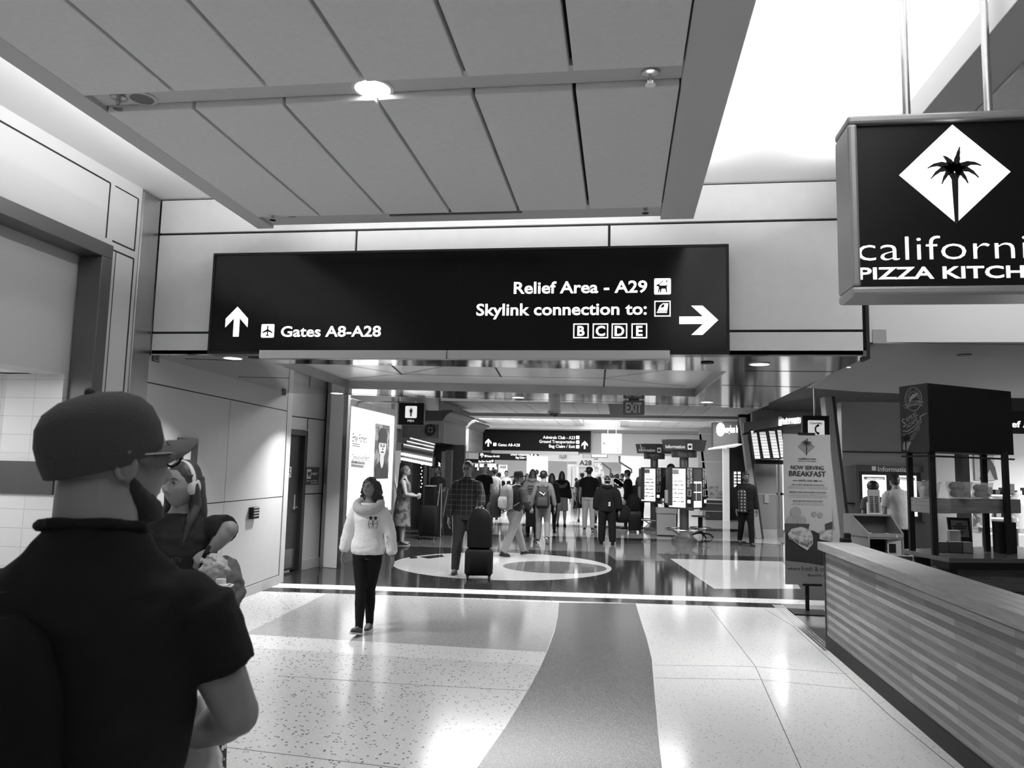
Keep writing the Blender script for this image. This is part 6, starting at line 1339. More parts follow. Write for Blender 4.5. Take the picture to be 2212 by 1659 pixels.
# ================================================================= PEOPLE
def G(x, s): return math.exp(-(x/s)**2)
_HEADS = {}
def head_mesh(hi, female=False, beard=False):
    key = (hi, female)
    if key in _HEADS: return _HEADS[key]
    nu, nv = (96, 72) if hi else (40, 30)
    a, b, c = .0765, .097, .117
    V = []
    for j in range(nv+1):
        ph = math.pi*j/nv; z = -c*math.cos(ph); rr = math.sin(ph)
        for i in range(nu):
            th = 2*math.pi*i/nu; x, y = math.sin(th)*rr*a, -math.cos(th)*rr*b
            front = max(0.0, math.cos(th))
            if z < 0:
                t = -z/c; jaw = .34 if female else .26
                x *= 1-jaw*t**2.2*(.6+.4*front)
                if y > 0: y *= 1-.42*t**1.2
                else: y *= 1+.05*t*front
            if y < 0 and rr > .05:
                f = min(1.0, front*1.6)
                ax = abs(x); d = 0
                d += .0055*G(z-.032, .012)*G(x, .052)*(.5 if female else 1)
                d -= .0115*G(ax-.031, .0135)*G(z-.010, .0115)
                d += .012*G(x, .0085)*(G(z-.002, .022))
                d += .0225*G(x, .0105)*G(z+.030, .0145) + .011*G(ax-.0125, .0075)*G(z+.036, .0085)
                d -= .004*G(x, .010)*G(z+.0475, .006)
                d += .0075*G(x, .021)*(G(z+.0585, .0052)+1.1*G(z+.0715, .0062)) - .0045*G(x, .023)*G(z+.0645, .0026)
                d += .008*G(x, .022)*G(z+.098, .014)
                d += .0045*G(ax-.044, .018)*G(z+.018, .017)
                y -= d*f
            V.append((x, y, z))
    me = bpy.data.meshes.new('head'); F = []; MI = []
    for j in range(nv):
        for i in range(nu):
            q = (j*nu+i, j*nu+(i+1) % nu, (j+1)*nu+(i+1) % nu, (j+1)*nu+i)
            if j == 0 and False: continue
            F.append(q); cx_ = sum(V[k][0] for k in q)/4; cy_ = sum(V[k][1] for k in q)/4; cz_ = sum(V[k][2] for k in q)/4
            MI.append(1 if (abs(cx_) < .023-.25*abs(cz_+.065) and -.078 < cz_ < -.0535 and cy_ < 0) else 0)
    me.from_pydata(V, [], F)
    for p, m_ in zip(me.polygons, MI): p.material_index = m_
    _HEADS[key] = me; return me
_HANDS = {}
def hand_mesh(curl, hi):
    key = (curl, hi)
    if key in _HANDS: return _HANDS[key]
    b = MB(); sg = 10 if hi else 6
    b.loft([(0, 0, .012, .024, .020), (0, 0, -.012, .027, .0195), (.002, .001, -.045, .036, .017), (.001, 0, -.078, .041, .0145), (0, 0, -.098, .039, .0115), (0, 0, -.104, .034, .008)], 14)
    for x, z, ln, r in ((.030, -.094, .074, .0088), (.010, -.101, .083, .0092), (-.011, -.098, .077, .0088), (-.030, -.088, .060, .0078)):
        p = Vector((x, 0, z+.012)); ang = curl*.35; path = [p.copy()]; rad = [r*1.1]
        for sgm, f in enumerate((.48, .29, .23)):
            ang += curl*(.55 if sgm == 0 else .8); d = Vector((x*.6*(1-min(1, curl/60)), math.sin(R(ang)), -math.cos(R(ang)))).normalized()
            p = p+d*(ln*f+(.012 if sgm == 0 else 0)); path.append(p.copy()); rad.append(r*(1.03, .95, .72)[sgm])
        b.tube(path, rad, sg); b.ball(path[-1], rad[-1], sg, 6); b.ball(path[1], rad[1]*1.03, sg, 6)
    path = [Vector((.018, .004, -.018)), Vector((.038, .012, -.042)), Vector((.050, .022, -.068)), Vector((.050, .034, -.092))]; rad = [.016, .0125, .0105, .008]
    b.tube(path, rad, sg); b.ball(path[-1], rad[-1], sg, 6); b.ball(path[1], rad[1], sg, 6)
    if hi: me = remesh(b, .0042, 3)
    else:
        bmesh.ops.recalc_face_normals(b.bm, faces=b.bm.faces); me = bpy.data.meshes.new('hand'); b.bm.to_mesh(me); b.bm.free()
    _HANDS[key] = me; return me
def ik(Sh, W, l1, l2, pole):
    d = W-Sh; L = d.length; mx = (l1+l2)*.995
    if L > mx: W = Sh+d*(mx/L); d = W-Sh; L = mx
    ca = (l1*l1+L*L-l2*l2)/(2*l1*L); ca = max(-1, min(1, ca)); sa = math.sqrt(1-ca*ca)
    u = d.normalized(); n = (pole-u*pole.dot(u)).normalized()
    return Sh+u*l1*ca+n*l1*sa, W
TORSO_M = [(.455, .150, .105), (.50, .168, .120), (.545, .165, .118), (.60, .155, .112), (.66, .165, .118), (.72, .180, .122), (.775, .188, .112), (.81, .150, .090), (.832, .102, .075), (.85, .068, .064), (.875, .060, .060)]
TORSO_F = [(.455, .150, .112), (.50, .180, .128), (.545, .172, .122), (.60, .138, .105), (.66, .142, .112), (.72, .160, .130), (.775, .168, .105), (.81, .132, .083), (.832, .088, .068), (.85, .057, .055), (.875, .052, .053)]
SKIN = lambda g: mat('skin_%.2f' % g, g, .5, spec=.35)
LIP = lambda g: mat('lip_%.2f' % g, g*.45, .4)
def cloth(name, g, rough=.9, **k): return mat(name, g, rough, spec=.2, bump=.15, bscale=220, **k)
HAIR_D = mat('hair_dark', .008, .45); HAIR_B = mat('hair_brown', .022, .5); HAIR_G = mat('hair_grey', .10, .6)
EYEW = mat('eye_white', .32, .25); EYED = mat('eye_iris', .006, .1)
def person(sp):
    H = sp['H']; k = H/1.75; w = sp.get('w', 1.0)*k; nw = sp.get('neckw', 1.0); fem = sp.get('fem', False); hi = sp.get('hi', 0)
    vox = (.02, .013, .009)[hi]; loc_ = sp.get('loc'); rz = R(sp['rz'])
    if 'head_at' in sp:
        off = -.018*k-sp.get('headfwd', 0)*k-math.sin(R(sp.get('lean', 2)))*.433*H; ha = sp['head_at']; loc_ = (ha[0]+math.sin(rz)*off, ha[1]-math.cos(rz)*off)
    root = thing('person', sp['label'], 'person', (loc_[0], loc_[1], 0), rz, sp.get('group'))
    inv = MW[root.name].inverted()
    TOR = TORSO_F if fem else TORSO_M
    legs = sp.get('legs', ((4, 2, 2, 0), (-3, 4, 2, 0)))        # (thigh fwd, knee bend, out, heel lift) left, right
    lt, ls_ = .245*H, .245*H; ank = .045*H
    def leg_pts(side, L_):
        hip = Vector((side*.085*w, 0, 0)); a, kb, o, hl = L_
        d = Vector((side*math.sin(R(o)), -math.sin(R(a))*math.cos(R(o)), -math.cos(R(a))*math.cos(R(o))))
        kn = hip+d*lt; a2 = a-kb; d2 = Vector((side*math.sin(R(o))*.5, -math.sin(R(a2)), -math.cos(R(a2)))).normalized()
        an = kn+d2*ls_; foot = Vector((side*.12, -math.cos(R(hl)), -math.sin(R(hl))))
        return hip, kn, an, foot.normalized(), hl
    LP = {1: leg_pts(1, legs[0]), -1: leg_pts(-1, legs[1])}
    low = min(p[2].z-ank-.13*k*math.sin(R(max(0, p[4]))) for p in LP.values())
    hz = -low
    P0 = Vector((0, 0, hz)); LP = {s: (p[0]+P0, p[1]+P0, p[2]+P0, p[3], p[4]) for s, p in LP.items()}
    T = Matrix.Translation(P0) @ Matrix.Rotation(R(sp.get('twist', 0)), 4, 'Z') @ Matrix.Rotation(R(sp.get('lean', 2)), 4, 'X')
    zz = lambda f: (f-.495)*H
    la, lf = .172*H, .150*H
    sh = {s: T @ Vector((s*(.172 if not fem else .152)*w, .005, zz(.788))) for s in (1, -1)}
    arms = {}
    for s, key in ((1, 'armL'), (-1, 'armR')):
        A = sp.get(key, {}); tgt = A.get('wrist', (.25, -.04, .47))
        if A.get('world'): W = inv @ Vector(tgt)
        else: W = Vector((s*tgt[0]*k, tgt[1]*k, tgt[2]*H))
        if 'elbow_world' in A: el = inv @ Vector(A['elbow_world'])
        else:
            pole = Vector(A.get('pole', (.35, .9, -.1))); pole.x *= s
            el, W = ik(sh[s], W, la, lf, pole)
        arms[s] = (sh[s], el, W, A)
    neck0, headc = T @ Vector((0, .005, zz(.835))), T @ Vector((0, -.018*k+sp.get('headfwd', 0)*-k, zz(.928)))
    hy, hp = sp.get('head', (0, 0)); hs = sp.get('hs', 1.0)*k*(.97 if fem else 1.0)
    HM = Matrix.Translation(headc) @ Matrix.Rotation(R(hy), 4, 'Z') @ Matrix.Rotation(R(hp), 4, 'X') @ Matrix.Diagonal((hs, hs, hs, 1))
    # ---- body: one continuous surface
    b = MB(T); b.loft([(0, .0 if z < .8 else .005, zz(z), rx*w*(.93 if z > .5 else .86), ry*w*(.93 if z > .5 else .78)) for z, rx, ry in TOR], 24)
    b.M = Matrix.Identity(4)
    nk = HM @ Vector((0, .02, -.03))
    b.tube([neck0-Vector((0, 0, .03*k)), neck0.lerp(nk, .5), nk], [(.062 if not fem else .054)*w*nw, (.056 if not fem else .047)*k*nw, (.055 if not fem else .046)*k*nw], 16)
    for s in (1, -1):
        S_, E_, W_, A = arms[s]; b.ball(S_, .050*w, 14, 10)
        b.tube([S_, S_.lerp(E_, .35), S_.lerp(E_, .7), E_, E_.lerp(W_, .3), E_.lerp(W_, .7), W_], [.052*w, .050*w, .043*w, .039*w, .041*w, .033*w, .026*k], 14); b.ball(E_, .040*w, 12, 8); b.ball(W_, .026*k, 12, 8)
        h_, kn, an, ft, hl = LP[s]
        b.tube([h_+Vector((0, 0, .03)), h_.lerp(kn, .3), h_.lerp(kn, .7), kn, kn.lerp(an, .3), kn.lerp(an, .75), an], [.088*w, .085*w, .066*w, .053*w, .054*w, .038*w, .034*k], 16); b.ball(kn, .054*w, 12, 8)
        b.tube([an+Vector((0, .03*k, -.015*k)), an+ft*.06*k+Vector((0, 0, -.022*k)), an+ft*.16*k+Vector((0, 0, -.032*k))], [.033*k, .032*k, .020*k], 12); b.ball(an, .036*k, 12, 8)
    me = remesh(b, vox, 2)
    bb = MB(); bb.mesh(me, mi=0); hm = head_mesh(hi > 0, fem); bb.M = HM; bb.mesh(hm)
    for s in (1, -1):      # ears
        b2 = MB(); b2.ball((0, 0, 0), (.006, .019, .031), 14, 10); b2.tube([(.006, .012*math.cos(t)+.004, .026*math.sin(t)) for t in [R(-80+i*26) for i in range(9)]], .0055, 8)
        em = bpy.data.meshes.new('ear'); bmesh.ops.recalc_face_normals(b2.bm, faces=b2.bm.faces); b2.bm.to_mesh(em); b2.bm.free()
        bb.M = HM @ Matrix.Translation((s*.077, .012, -.004)) @ Matrix.Rotation(R(-s*-18), 4, 'Z') @ Matrix.Diagonal((s, 1, 1, 1)); bb.mesh(em, mi=0)
    for s in (1, -1):      # hands
        S_, E_, W_, A = arms[s]; d = (W_-E_).normalized()
        if 'dir' in A: dd = Vector(A['dir']); d = Vector((dd.x*s, dd.y, dd.z)).normalized()
        n = Vector(A.get('palm', (-1, 0, 0))); n.x *= s; n = (n-d*n.dot(d)).normalized(); th = d.cross(n)*(1 if s == 1 else -1)
        if A.get('flip'): th = -th
        HX = Matrix.Identity(4); zc_ = -d
        for i in range(3): HX[i][0], HX[i][1], HX[i][2], HX[i][3] = th[i], n[i], zc_[i], W_[i]
        hsz = (.92 if fem else 1.02)*k; bb.M = HX @ Matrix.Diagonal((hsz, hsz, hsz, 1)); bb.mesh(hand_mesh(A.get('curl', 22), hi > 0), mi=0)
    sk = sp.get('skin', .26); bmesh.ops.recalc_face_normals(bb.bm, faces=bb.bm.faces)
    me = bpy.data.meshes.new('body'); bb.bm.to_mesh(me); bb.bm.free(); me.shade_smooth()
    mats_ = [SKIN(sk), LIP(sk)]; body = obj_from(me, 'body', mats_, root)
    # ---- face
    if hi > 0:
        for s in (1, -1):
            e = MB(HM); e.ball((s*.031, -.0782, .010), .0115, 16, 10); eo = e.build('eye', EYEW, root, smooth=True, world=False)
            e = MB(HM); e.ball((s*.031+sp.get('gaze', 0), -.0845, .0098), .0064, 12, 8); e.build('iris', EYED, eo, smooth=True, world=False)
        e = MB(HM)
        for s in (1, -1): e.tube([(s*.014, -.093, .031), (s*.03, -.0935, .037), (s*.046, -.083, .031)], [.0035, .0042, .002], 8); e.tube([(s*.0190, -.0885, .012), (s*.031, -.0915, .0172), (s*.0435, -.084, .011)], [.0014, .0028, .0016], 6)
        e.build('eyebrow', sp.get('hairm', HAIR_D), root, smooth=True, world=False)
    # ---- hair
    hst = sp.get('hair', 'short'); hmt = sp.get('hairm', HAIR_D)
    if hst != 'none':
        b = MB(HM)
        b.ball((0, .018, .029), (.0855, .100, .111), 26, 18)
        if hst == 'short': b.ball((0, .05, -.03), (.066, .052, .06), 20, 12)
        if hst == 'swept': b.ball((0, -.03, .085), (.06, .06, .04), 20, 12); b.ball((0, .05, -.03), (.066, .052, .06), 20, 12)
        if hst == 'bun': b.ball((0, .105, .01), (.045, .04, .05), 18, 12); b.ball((0, .06, -.02), (.068, .06, .06), 18, 12)
        if hst in ('long', 'curly'):
            L_ = sp.get('hairlen', .30); sd = 1.36 if hst == 'curly' else 1.0
            b.loft([(0, .05, .05, .088*sd, .065), (0, .06, -.04, .102*sd, .062*sd), (0, .075, -.13, .112*sd, .058*sd), (0, .085, -L_*.75, .108*sd, .048*sd), (0, .09, -L_, .07*sd, .03)], 24)
            for s in (1, -1):
                if hst == 'long': b.tube([(s*.07, -.015, .06), (s*.088, .005, -.02), (s*.092, .02, -.10), (s*.098, -.02, -.19), (s*.092, -.06, -L_*.95)], [.022, .026, .027, .026, .010], 12)
                else: b.ball((s*.084, .04, .02), (.034, .06, .075), 14, 10); b.ball((s*.098, .05, -.05), (.045, .055, .08), 14, 10); b.ball((s*.105, .06, -.13), (.055, .05, .08), 14, 10)
        if hst == 'afro': b.ball((0, .02, .03), (.115, .12, .118), 24, 16)
        hv = (.016, .009, .0055)[hi]; hm_ = remesh(b, hv*k, 3, {'curly': .018, 'afro': .01}.get(hst, .003), {'curly': 42, 'afro': 45}.get(hst, 30)); obj_from(hm_, 'hair', hmt, root)
    if sp.get('beard'):
        b = MB(HM); b.loft([(0, -.035, -.120, .03, .035), (0, -.04, -.105, .056, .058), (0, -.028, -.075, .069, .060), (0, -.012, -.045, .076, .035), (0, .0, -.02, .077, .018)], 24)
        obj_from(remesh(b, (.014, .008, .006)[hi], 2, .003, 80), 'beard', sp['beard'], root)
    # ---- hats
    hat = sp.get('hat')
    if hat:
        kind, hmat = hat[0], hat[1]
        if kind == 'cap':
            by = hat[2] if len(hat) > 2 else 0
            FRc = HM @ Matrix.Rotation(R(by), 4, 'Z') @ Matrix.Translation((0, 0, sp.get('capz', 0))) @ Matrix.Rotation(R(sp.get('captilt', 0)), 4, 'X'); b = MB(FRc)
            prof = [(.004, .0845, .103), (.03, .088, .107), (.06, .089, .107), (.09, .083, .099), (.113, .069, .082), (.128, .045, .054), (.135, .014, .016)]
            b.loft([(0, .008, z, rx, ry) for z, rx, ry in prof], 32); b.ball((0, .008, .137), .009, 12, 8)
            hc = b.build('cap', hmat, root, smooth=True, world=False)
            b = MB(FRc); top_, bot_ = [], []
            n = 16
            for i in range(n+1):
                a = R(-82+164*i/n); x = .086*math.sin(a); y0_ = -.100*math.cos(a)+.008
                for r_, out in ((0, top_),): pass
            rows = []
            for j in range(5):
                t = j/4; row = []
                for i in range(n+1):
                    a = R(-80+160*i/n); x0_ = .085*math.sin(a); y0_ = -.102*math.cos(a)+.008; ext_ = .075*math.cos(a*.98)**.7*t if abs(a) < R(89) else 0
                    row.append((x0_*(1+.02*t), y0_-ext_, .020-.012*t-1.6*x0_*x0_*(1+.8*t)))
                rows.append(row)
            for r0, r1 in zip(rows, rows[1:]):
                for i in range(n): b.hexa([(p[0], p[1], p[2]-.003) for p in (r0[i], r0[i+1], r1[i+1], r1[i])], [r0[i], r0[i+1], r1[i+1], r1[i]])
            b.build('brim', hat[3] if len(hat) > 3 else hmat, hc, smooth=True, world=False)
        if kind == 'brimmed':
            b = MB(HM @ Matrix.Rotation(R(-4), 4, 'X')); b.loft([(0, .008, .03, .090, .108), (0, .008, .07, .088, .105), (0, .008, .12, .080, .094), (0, .008, .145, .066, .078), (0, .008, .138, .03, .05)], 30)
            n = 36; rows = []
            for j in range(5):
                t = j/4; rows.append([((.088+.085*t)*math.sin(2*math.pi*i/n), .008-(.105+.085*t)*math.cos(2*math.pi*i/n), .035+.030*t*t*abs(math.sin(2*math.pi*i/n))**2-.012*t) for i in range(n+1)])
            for r0, r1 in zip(rows, rows[1:]):
                for i in range(n): b.hexa([(p[0], p[1], p[2]-.004) for p in (r0[i], r0[i+1], r1[i+1], r1[i])], [r0[i], r0[i+1], r1[i+1], r1[i]])
            hc = b.build('hat', hmat, root, smooth=True, world=False)
            b = MB(HM @ Matrix.Rotation(R(-4), 4, 'X')); b.loft([(0, .008, .036, .092, .110), (0, .008, .056, .0905, .108)], 30); b.build('hat_band', mat('hat_band', .03, .5), hc, smooth=True, world=False)
    if sp.get('glasses'):
        b = MB(HM)
        for s in (1, -1):
            n = 18; b.tube([(s*.032+.024*math.cos(2*math.pi*i/n), -.103+.006*abs(math.cos(math.pi*i/n)), .008+.018*math.sin(2*math.pi*i/n)) for i in range(n+1)], .0026, 6, False)
            b.tube([(s*.056, -.098, .014), (s*.078, -.06, .016), (s*.080, .01, .012), (s*.078, .03, -.004)], .0028, 6)
        b.tube([(-.009, -.106, .012), (0, -.108, .014), (.009, -.106, .012)], .0025, 6); gg = b.build('glasses', BLACK_GLOSS, root, smooth=True, world=False)
        b = MB(HM)
        for s in (1, -1): b.disc(s*.032, .008, .023, -.102, .001, 18, .017)
        b.build('lens', mat('lens_glass', .3, .05, alpha=.25), gg, world=False)
    # ---- top
    top = sp.get('top'); 
    if top:
        kind, tm = top['kind'], top['m']; inf = top.get('inf', .014)*k; hem = top.get('hem', .475); nk_top = top.get('neck', .842)
        b = MB(T); rr = [r for r in TOR if r[0] >= .5 and r[0] <= .84]
        rings = [(0, 0, zz(hem), (TOR[1][1])*w*top.get('hemw', 1.0)+inf, TOR[1][2]*w*top.get('hemw', 1.0)+inf)]
        for z, rx, ry in rr:
            if z <= hem+.01: continue
            ff = top.get('loose', 0)*max(0, 1-abs(z-.58)/.1)
            rings.append((0, 0 if z < .8 else .004, zz(z), rx*w*(1+ff)+inf, ry*w*(1+ff)+inf))
        rings.append((0, .006, zz(nk_top), (.072 if not fem else .064)*w+inf*.3, .068*w+inf*.3))
        b.loft(rings, 28); b.M = Matrix.Identity(4)
        if kind != 'vest':
            for s in (1, -1):
                S_, E_, W_, A = arms[s]; b.ball(S_-Vector((s*.014*w, 0, .004)), .051*w+inf*.9, 16, 10)
                sf = top.get('slw', 1.0)
                if kind == 'tee':
                    q = S_.lerp(E_, top.get('sleeve', .68)); b.tube([S_, S_.lerp(E_, .3), q], [.054*w+inf, .053*w+inf, .048*w+inf*1.1], 18)
                else:
                    C_ = E_.lerp(W_, .96); b.tube([S_, S_.lerp(E_, .4), E_, E_.lerp(C_, .4), E_.lerp(C_, .85), C_], [.055*w+inf, .055*w*sf+inf, .047*w*sf+inf, .045*w*sf+inf, .040*w*sf+inf, .028*k+inf*.8], 18); b.ball(E_, .047*w*sf+inf, 14, 10)
        tmh = remesh(b, (.02, .012, .0085)[hi], 3, top.get('wr', .007 if hi else .004)*k, top.get('fr', 10)); obj_from(tmh, top.get('name', 'shirt'), tm, root)
        if top.get('hood'):
            b = MB(T); b.tube([(.095*w, .02, zz(.842)), (.085*w, .085*w, zz(.835)), (0, .115*w, zz(.822)), (-.085*w, .085*w, zz(.835)), (-.095*w, .02, zz(.842))], [.03, .045, .055, .045, .03], 12)
            obj_from(remesh(b, (.02, .013, .009)[hi], 2, .005, 14), 'hood', top.get('hoodm', tm), root)
        if top.get('collar'):
            b = MB(T); n = 20; b.tube([(.068*w*math.cos(2*math.pi*i/n), .008+.066*w*math.sin(2*math.pi*i/n), zz(.850)) for i in range(n+1)], .014, 8, False, (1, 1)); b.build('collar', tm, root, smooth=True, world=False)
    # ---- bottom
    bot = sp.get('bottom')
    if bot:
        kind, bm_ = bot['kind'], bot['m']; fit = bot.get('fit', .014)*k
        b = MB(T)
        if kind == 'dress':
            b.loft([(0, 0, zz(bot.get('hem', .2)), .25*w, .21*w), (0, 0, zz(.35), .225*w, .18*w), (0, 0, zz(.5), .20*w, .155*w), (0, 0, zz(.6), .165*w, .135*w), (0, -.005, zz(.70), .175*w, .145*w), (0, -.01, zz(.765), .165*w, .125*w), (0, 0, zz(.80), .12*w, .10*w)], 28)
            for s in (1, -1): b.tube([(s*.09*w, -.09*w, zz(.775)), (s*.10*w, -.02, zz(.835)), (s*.09*w, .075*w, zz(.78))], .022*k, 8)
            dm_ = remesh(b, (.02, .013, .009)[hi], 3, .008, 12); obj_from(dm_, 'dress', bm_, root)
        else:
            b.loft([(0, 0, zz(.462), .140*w+fit, .122*w+fit), (0, 0, zz(.50), TOR[1][1]*w+fit*.8, TOR[1][2]*w+fit*.8), (0, 0, zz(.555), TOR[2][1]*w+fit*.5, TOR[2][2]*w+fit*.5), (0, 0, zz(.575), TOR[2][1]*w*.97, TOR[2][2]*w*.97)], 26); b.M = Matrix.Identity(4)
            for s in (1, -1):
                h_, kn, an, ft, hl = LP[s]
                if kind == 'shorts':
                    b.tube([h_+Vector((0, 0, .02)), h_.lerp(kn, .4), h_.lerp(kn, 1.0)], [.094*w+fit, .088*w+fit*1.3, .078*w+fit*2], 18)
                else:
                    fl = bot.get('flare', 1.0); cu_ = kn.lerp(an, bot.get('cuff', 1.02))
                    b.tube([h_+Vector((0, 0, .02)), h_.lerp(kn, .3), h_.lerp(kn, .7), kn, kn.lerp(an, .35), kn.lerp(an, .75), cu_], [.091*w+fit, .088*w+fit, .070*w+fit, .056*w+fit*fl, .056*w+fit*fl, .042*w+fit*1.3*fl, .036*k+fit*1.4*fl], 18); b.ball(kn, .056*w+fit*fl, 14, 8)
            obj_from(remesh(b, (.02, .012, .009)[hi], 3, bot.get('wr', .006 if kind == 'trousers' else .003), 13), {'shorts': 'shorts', 'trousers': 'trousers', 'leggings': 'leggings'}[kind], bm_, root)
    # ---- shoes
    shm = sp.get('shoe', BLACK_MATTE)
    for s in (1, -1):
        h_, kn, an, ft, hl = LP[s]
        side_ = ft.cross(Vector((0, 0, 1))).normalized(); upv = side_.cross(ft).normalized()
        FX = Matrix.Identity(4)
        for i in range(3): FX[i][0], FX[i][1], FX[i][2], FX[i][3] = side_[i], -ft[i], upv[i], an[i]
        # local: toes along -y, sole at -ank
        z0 = -ank
        b = MB(FX); q = k
        b.loft([(0, -.045*q, z0+.018*q, .042*q, .128*q), (0, -.045*q, z0+.04*q, .044*q, .128*q), (0, -.03*q, z0+.062*q, .041*q, .105*q), (0, .005*q, z0+.085*q, .038*q, .058*q), (0, .018*q, z0+.11*q, .036*q, .042*q)], 22)
        so = obj_from(remesh(b, .012 if hi < 1 else .008, 2), 'shoe', shm, root)
        b = MB(FX); b.loft([(0, -.045*q, z0, .040*q, .130*q), (0, -.045*q, z0+.003*q, .045*q, .136*q), (0, -.045*q, z0+.022*q, .046*q, .136*q)], 22, True, 2.3); b.build('sole', sp.get('sole', shm), so, smooth=True, world=False)
    root['_h'] = H; del root['_h']
    return root, T, HM, arms, LP, zz
def foot(px, py): p = atz(px, py); return (p.x, p.y)
def height(px_head, py_head, loc_): return at(px_head, py_head, loc_[1]).z

# ---- 1 woman with the neck pillow, walking towards us
l_ = foot(787, 1366); SW = cloth('sweat_white', .80)
hW = height(795, 1040, l_)-.005
wp_, T, HM, arms, LPw, zz = person(dict(label='person walking in white sweatshirt, pale neck pillow and black leggings', loc=l_, rz=-3, H=hW, w=1.03, fem=True, hi=2, skin=.20,
    hair='curly', hairlen=.30, hairm=HAIR_D, head=(-9, -3), lean=0, gaze=-.002,
    armL=dict(wrist=(.335, -.03, .48), pole=(.8, .5, 0), curl=30), armR=dict(wrist=(.345, .06, .485), pole=(.8, .5, 0), curl=28),
    legs=((-5, 8, -7, 0), (13, 2, -8, -14)), top=dict(kind='long', m=SW, hem=.485, inf=.016, slw=1.2, loose=.16, wr=.009, name='sweatshirt', hemw=.92, neck=.828), bottom=dict(kind='leggings', m=cloth('leggings_black', .006), fit=.006), shoe=mat('sneaker_black', .02, .6), sole=mat('sneaker_sole', .6, .5)))
n = 26; k_ = hW/1.75; nb = T @ Vector((0, -.026, zz(.816)))
b = MB(Matrix.Translation(nb) @ Matrix.Rotation(R(27), 4, 'X')); pts, rad = [], []
for i in range(n): a = R(112+316*i/(n-1)); pts.append((.140*k_*math.cos(a), .122*k_*math.sin(a), .0)); rad.append(.057*k_*(.62 if i in (0, n-1) else .86 if i in (1, n-2) else 1))
b.tube(pts, rad, 20); obj_from(remesh(b, .007, 4, .003, 20), 'neck_pillow', mat('pillow_plush', .46, .95, bump=.3, bscale=300), wp_)
b = MB(T); b.box((-.166*k_, 0, zz(.478)), (.166*k_, .001, zz(.479)))
b.bm.clear()
# two small drawn figures printed on the chest
yf = -.168*k_
for cx_, s__ in ((.080, 1), (.132, -1)):
    q = .15; zc0 = zz(.690)
    b.disc(cx_, zc0+q*.42, .013, yf-.006, .006, 12, .016); b.poly([(cx_-.020, zc0+q*.44), (cx_+.020, zc0+q*.44), (cx_+.012, zc0+q*.56), (cx_-.014, zc0+q*.56)], yf-.006, .006)
    b.stroke([(cx_-.018, zc0+q*.28), (cx_-.024, zc0), (cx_-.01, zc0-q*.25)], .004, yf-.004, .006); b.stroke([(cx_+.017, zc0+q*.28), (cx_+.022, zc0), (cx_+.012, zc0-q*.25)], .004, yf-.004, .006); b.stroke([(cx_-.01, zc0+.05*q), (cx_+.02, zc0+.1*q)], .006, yf-.004, .006)
b.build('chest_print', mat('print_ink', .01, .7), wp_, world=False)

# ---- 2 woman with headphones behind the man in front
hp_ = dep(400, 1050, 4.1); l_ = (hp_.x, hp_.y); hH = dep(404, 1024, 4.1).z
HW_ = dep(455, 1190, 3.95)
wh, T, HM, arms, LPh, zz = person(dict(label='person in dark T-shirt wearing pale over-ear headphones beside the passage wall', loc=l_, rz=12, H=hH, w=1.16, fem=True, hi=2, skin=.22, hair='long', hairlen=.34, hairm=HAIR_B, head=(-24, -2), lean=3, hs=1.08, legs=((4, 2, 13, 0), (-3, 4, 4, 0)),
    armL=dict(wrist=tuple(HW_), world=True, elbow_world=tuple(dep(496, 1143, 4.0)), curl=55, palm=(-.6, .2, -.7), dir=(-.75, -.25, -.5)), armR=dict(wrist=(.30, .08, .56), pole=(.9, .3, 0), curl=30),
    top=dict(kind='tee', m=cloth('tee_dark', .016), hem=.44, inf=.022, loose=.14, sleeve=.86, wr=.009, name='t_shirt'), bottom=dict(kind='trousers', m=blotch('heart_print', .60, .006, 24, .30, .85, 'voronoi', .02), fit=.03, flare=1.3), shoe=BLACK_MATTE))
PHM = mat('headphone_pale', .58, .4); b = MB(HM); b.tube([(.094*math.cos(R(a)), .0-.012, .128*math.sin(R(a))-.002) for a in range(8, 173, 9)], .010, 10, True, (1, 1.4)); hb = b.build('headphones', PHM, wh, smooth=True, world=False)
for s in (1, -1): b = MB(HM); b.loft([(s*.0, -.006, 0, .001, .001)], 3, False); b.bm.clear(); b.M = HM @ Matrix.Translation((s*.086, .002, -.008)) @ Matrix.Rotation(R(90), 4, 'Y'); b.loft([(0, 0, -.020, .030, .025), (0, 0, -.016, .043, .036), (0, 0, .010, .043, .036), (0, 0, .018, .034, .028)], 24); b.build('ear_cup', PHM, hb, smooth=True, world=False)
b = MB(T); yy_ = -.185; b.text('ATX', .02, zz(.705), .022, 'L', .06, -.192*hH/1.75*1.02, .003, .02); b.build('chest_print', mat('shirt_mark', .05, .7), wh, world=False)
# the bag slung at her side with a tumbler, and the crumpled bag in her hand
gb = dep(484, 1266, 3.95); gx, gy = gb.x, gb.y
zt7 = dep(492, 1203, 3.95).z; zb7 = dep(492, 1338, 3.95).z; dz7 = zt7-zb7
bgp = thing('shoulder_bag', 'bulging grey bag slung at the hip of the woman with headphones', 'bag', (gx, gy, zb7), 0)
b = MB(); b.loft([(-.05, 0, 0, .04, .06), (-.02, 0, .03, .085, .10), (.0, 0, dz7*.4, .10, .12), (.0, 0, dz7*.7, .085, .11), (-.015, 0, dz7*.92, .06, .07), (-.03, 0, dz7, .02, .03)], 26); obj_from(remesh(b, .010, 2, .022, 13), 'bag', mat('duffel_grey', .075, .8, noise_amt=.15), bgp)
b = MB(); b.tube([dep(452, 1180, 3.84), dep(446, 1192, 3.82), dep(440, 1203, 3.85)], .011, 10); b.tube([dep(446, 1192, 3.83), dep(470, 1206, 3.9), Vector((gx-.02, gy, zt7-.03))], .009, 8); b.build('strap', BLACK_MATTE, bgp, smooth=True)
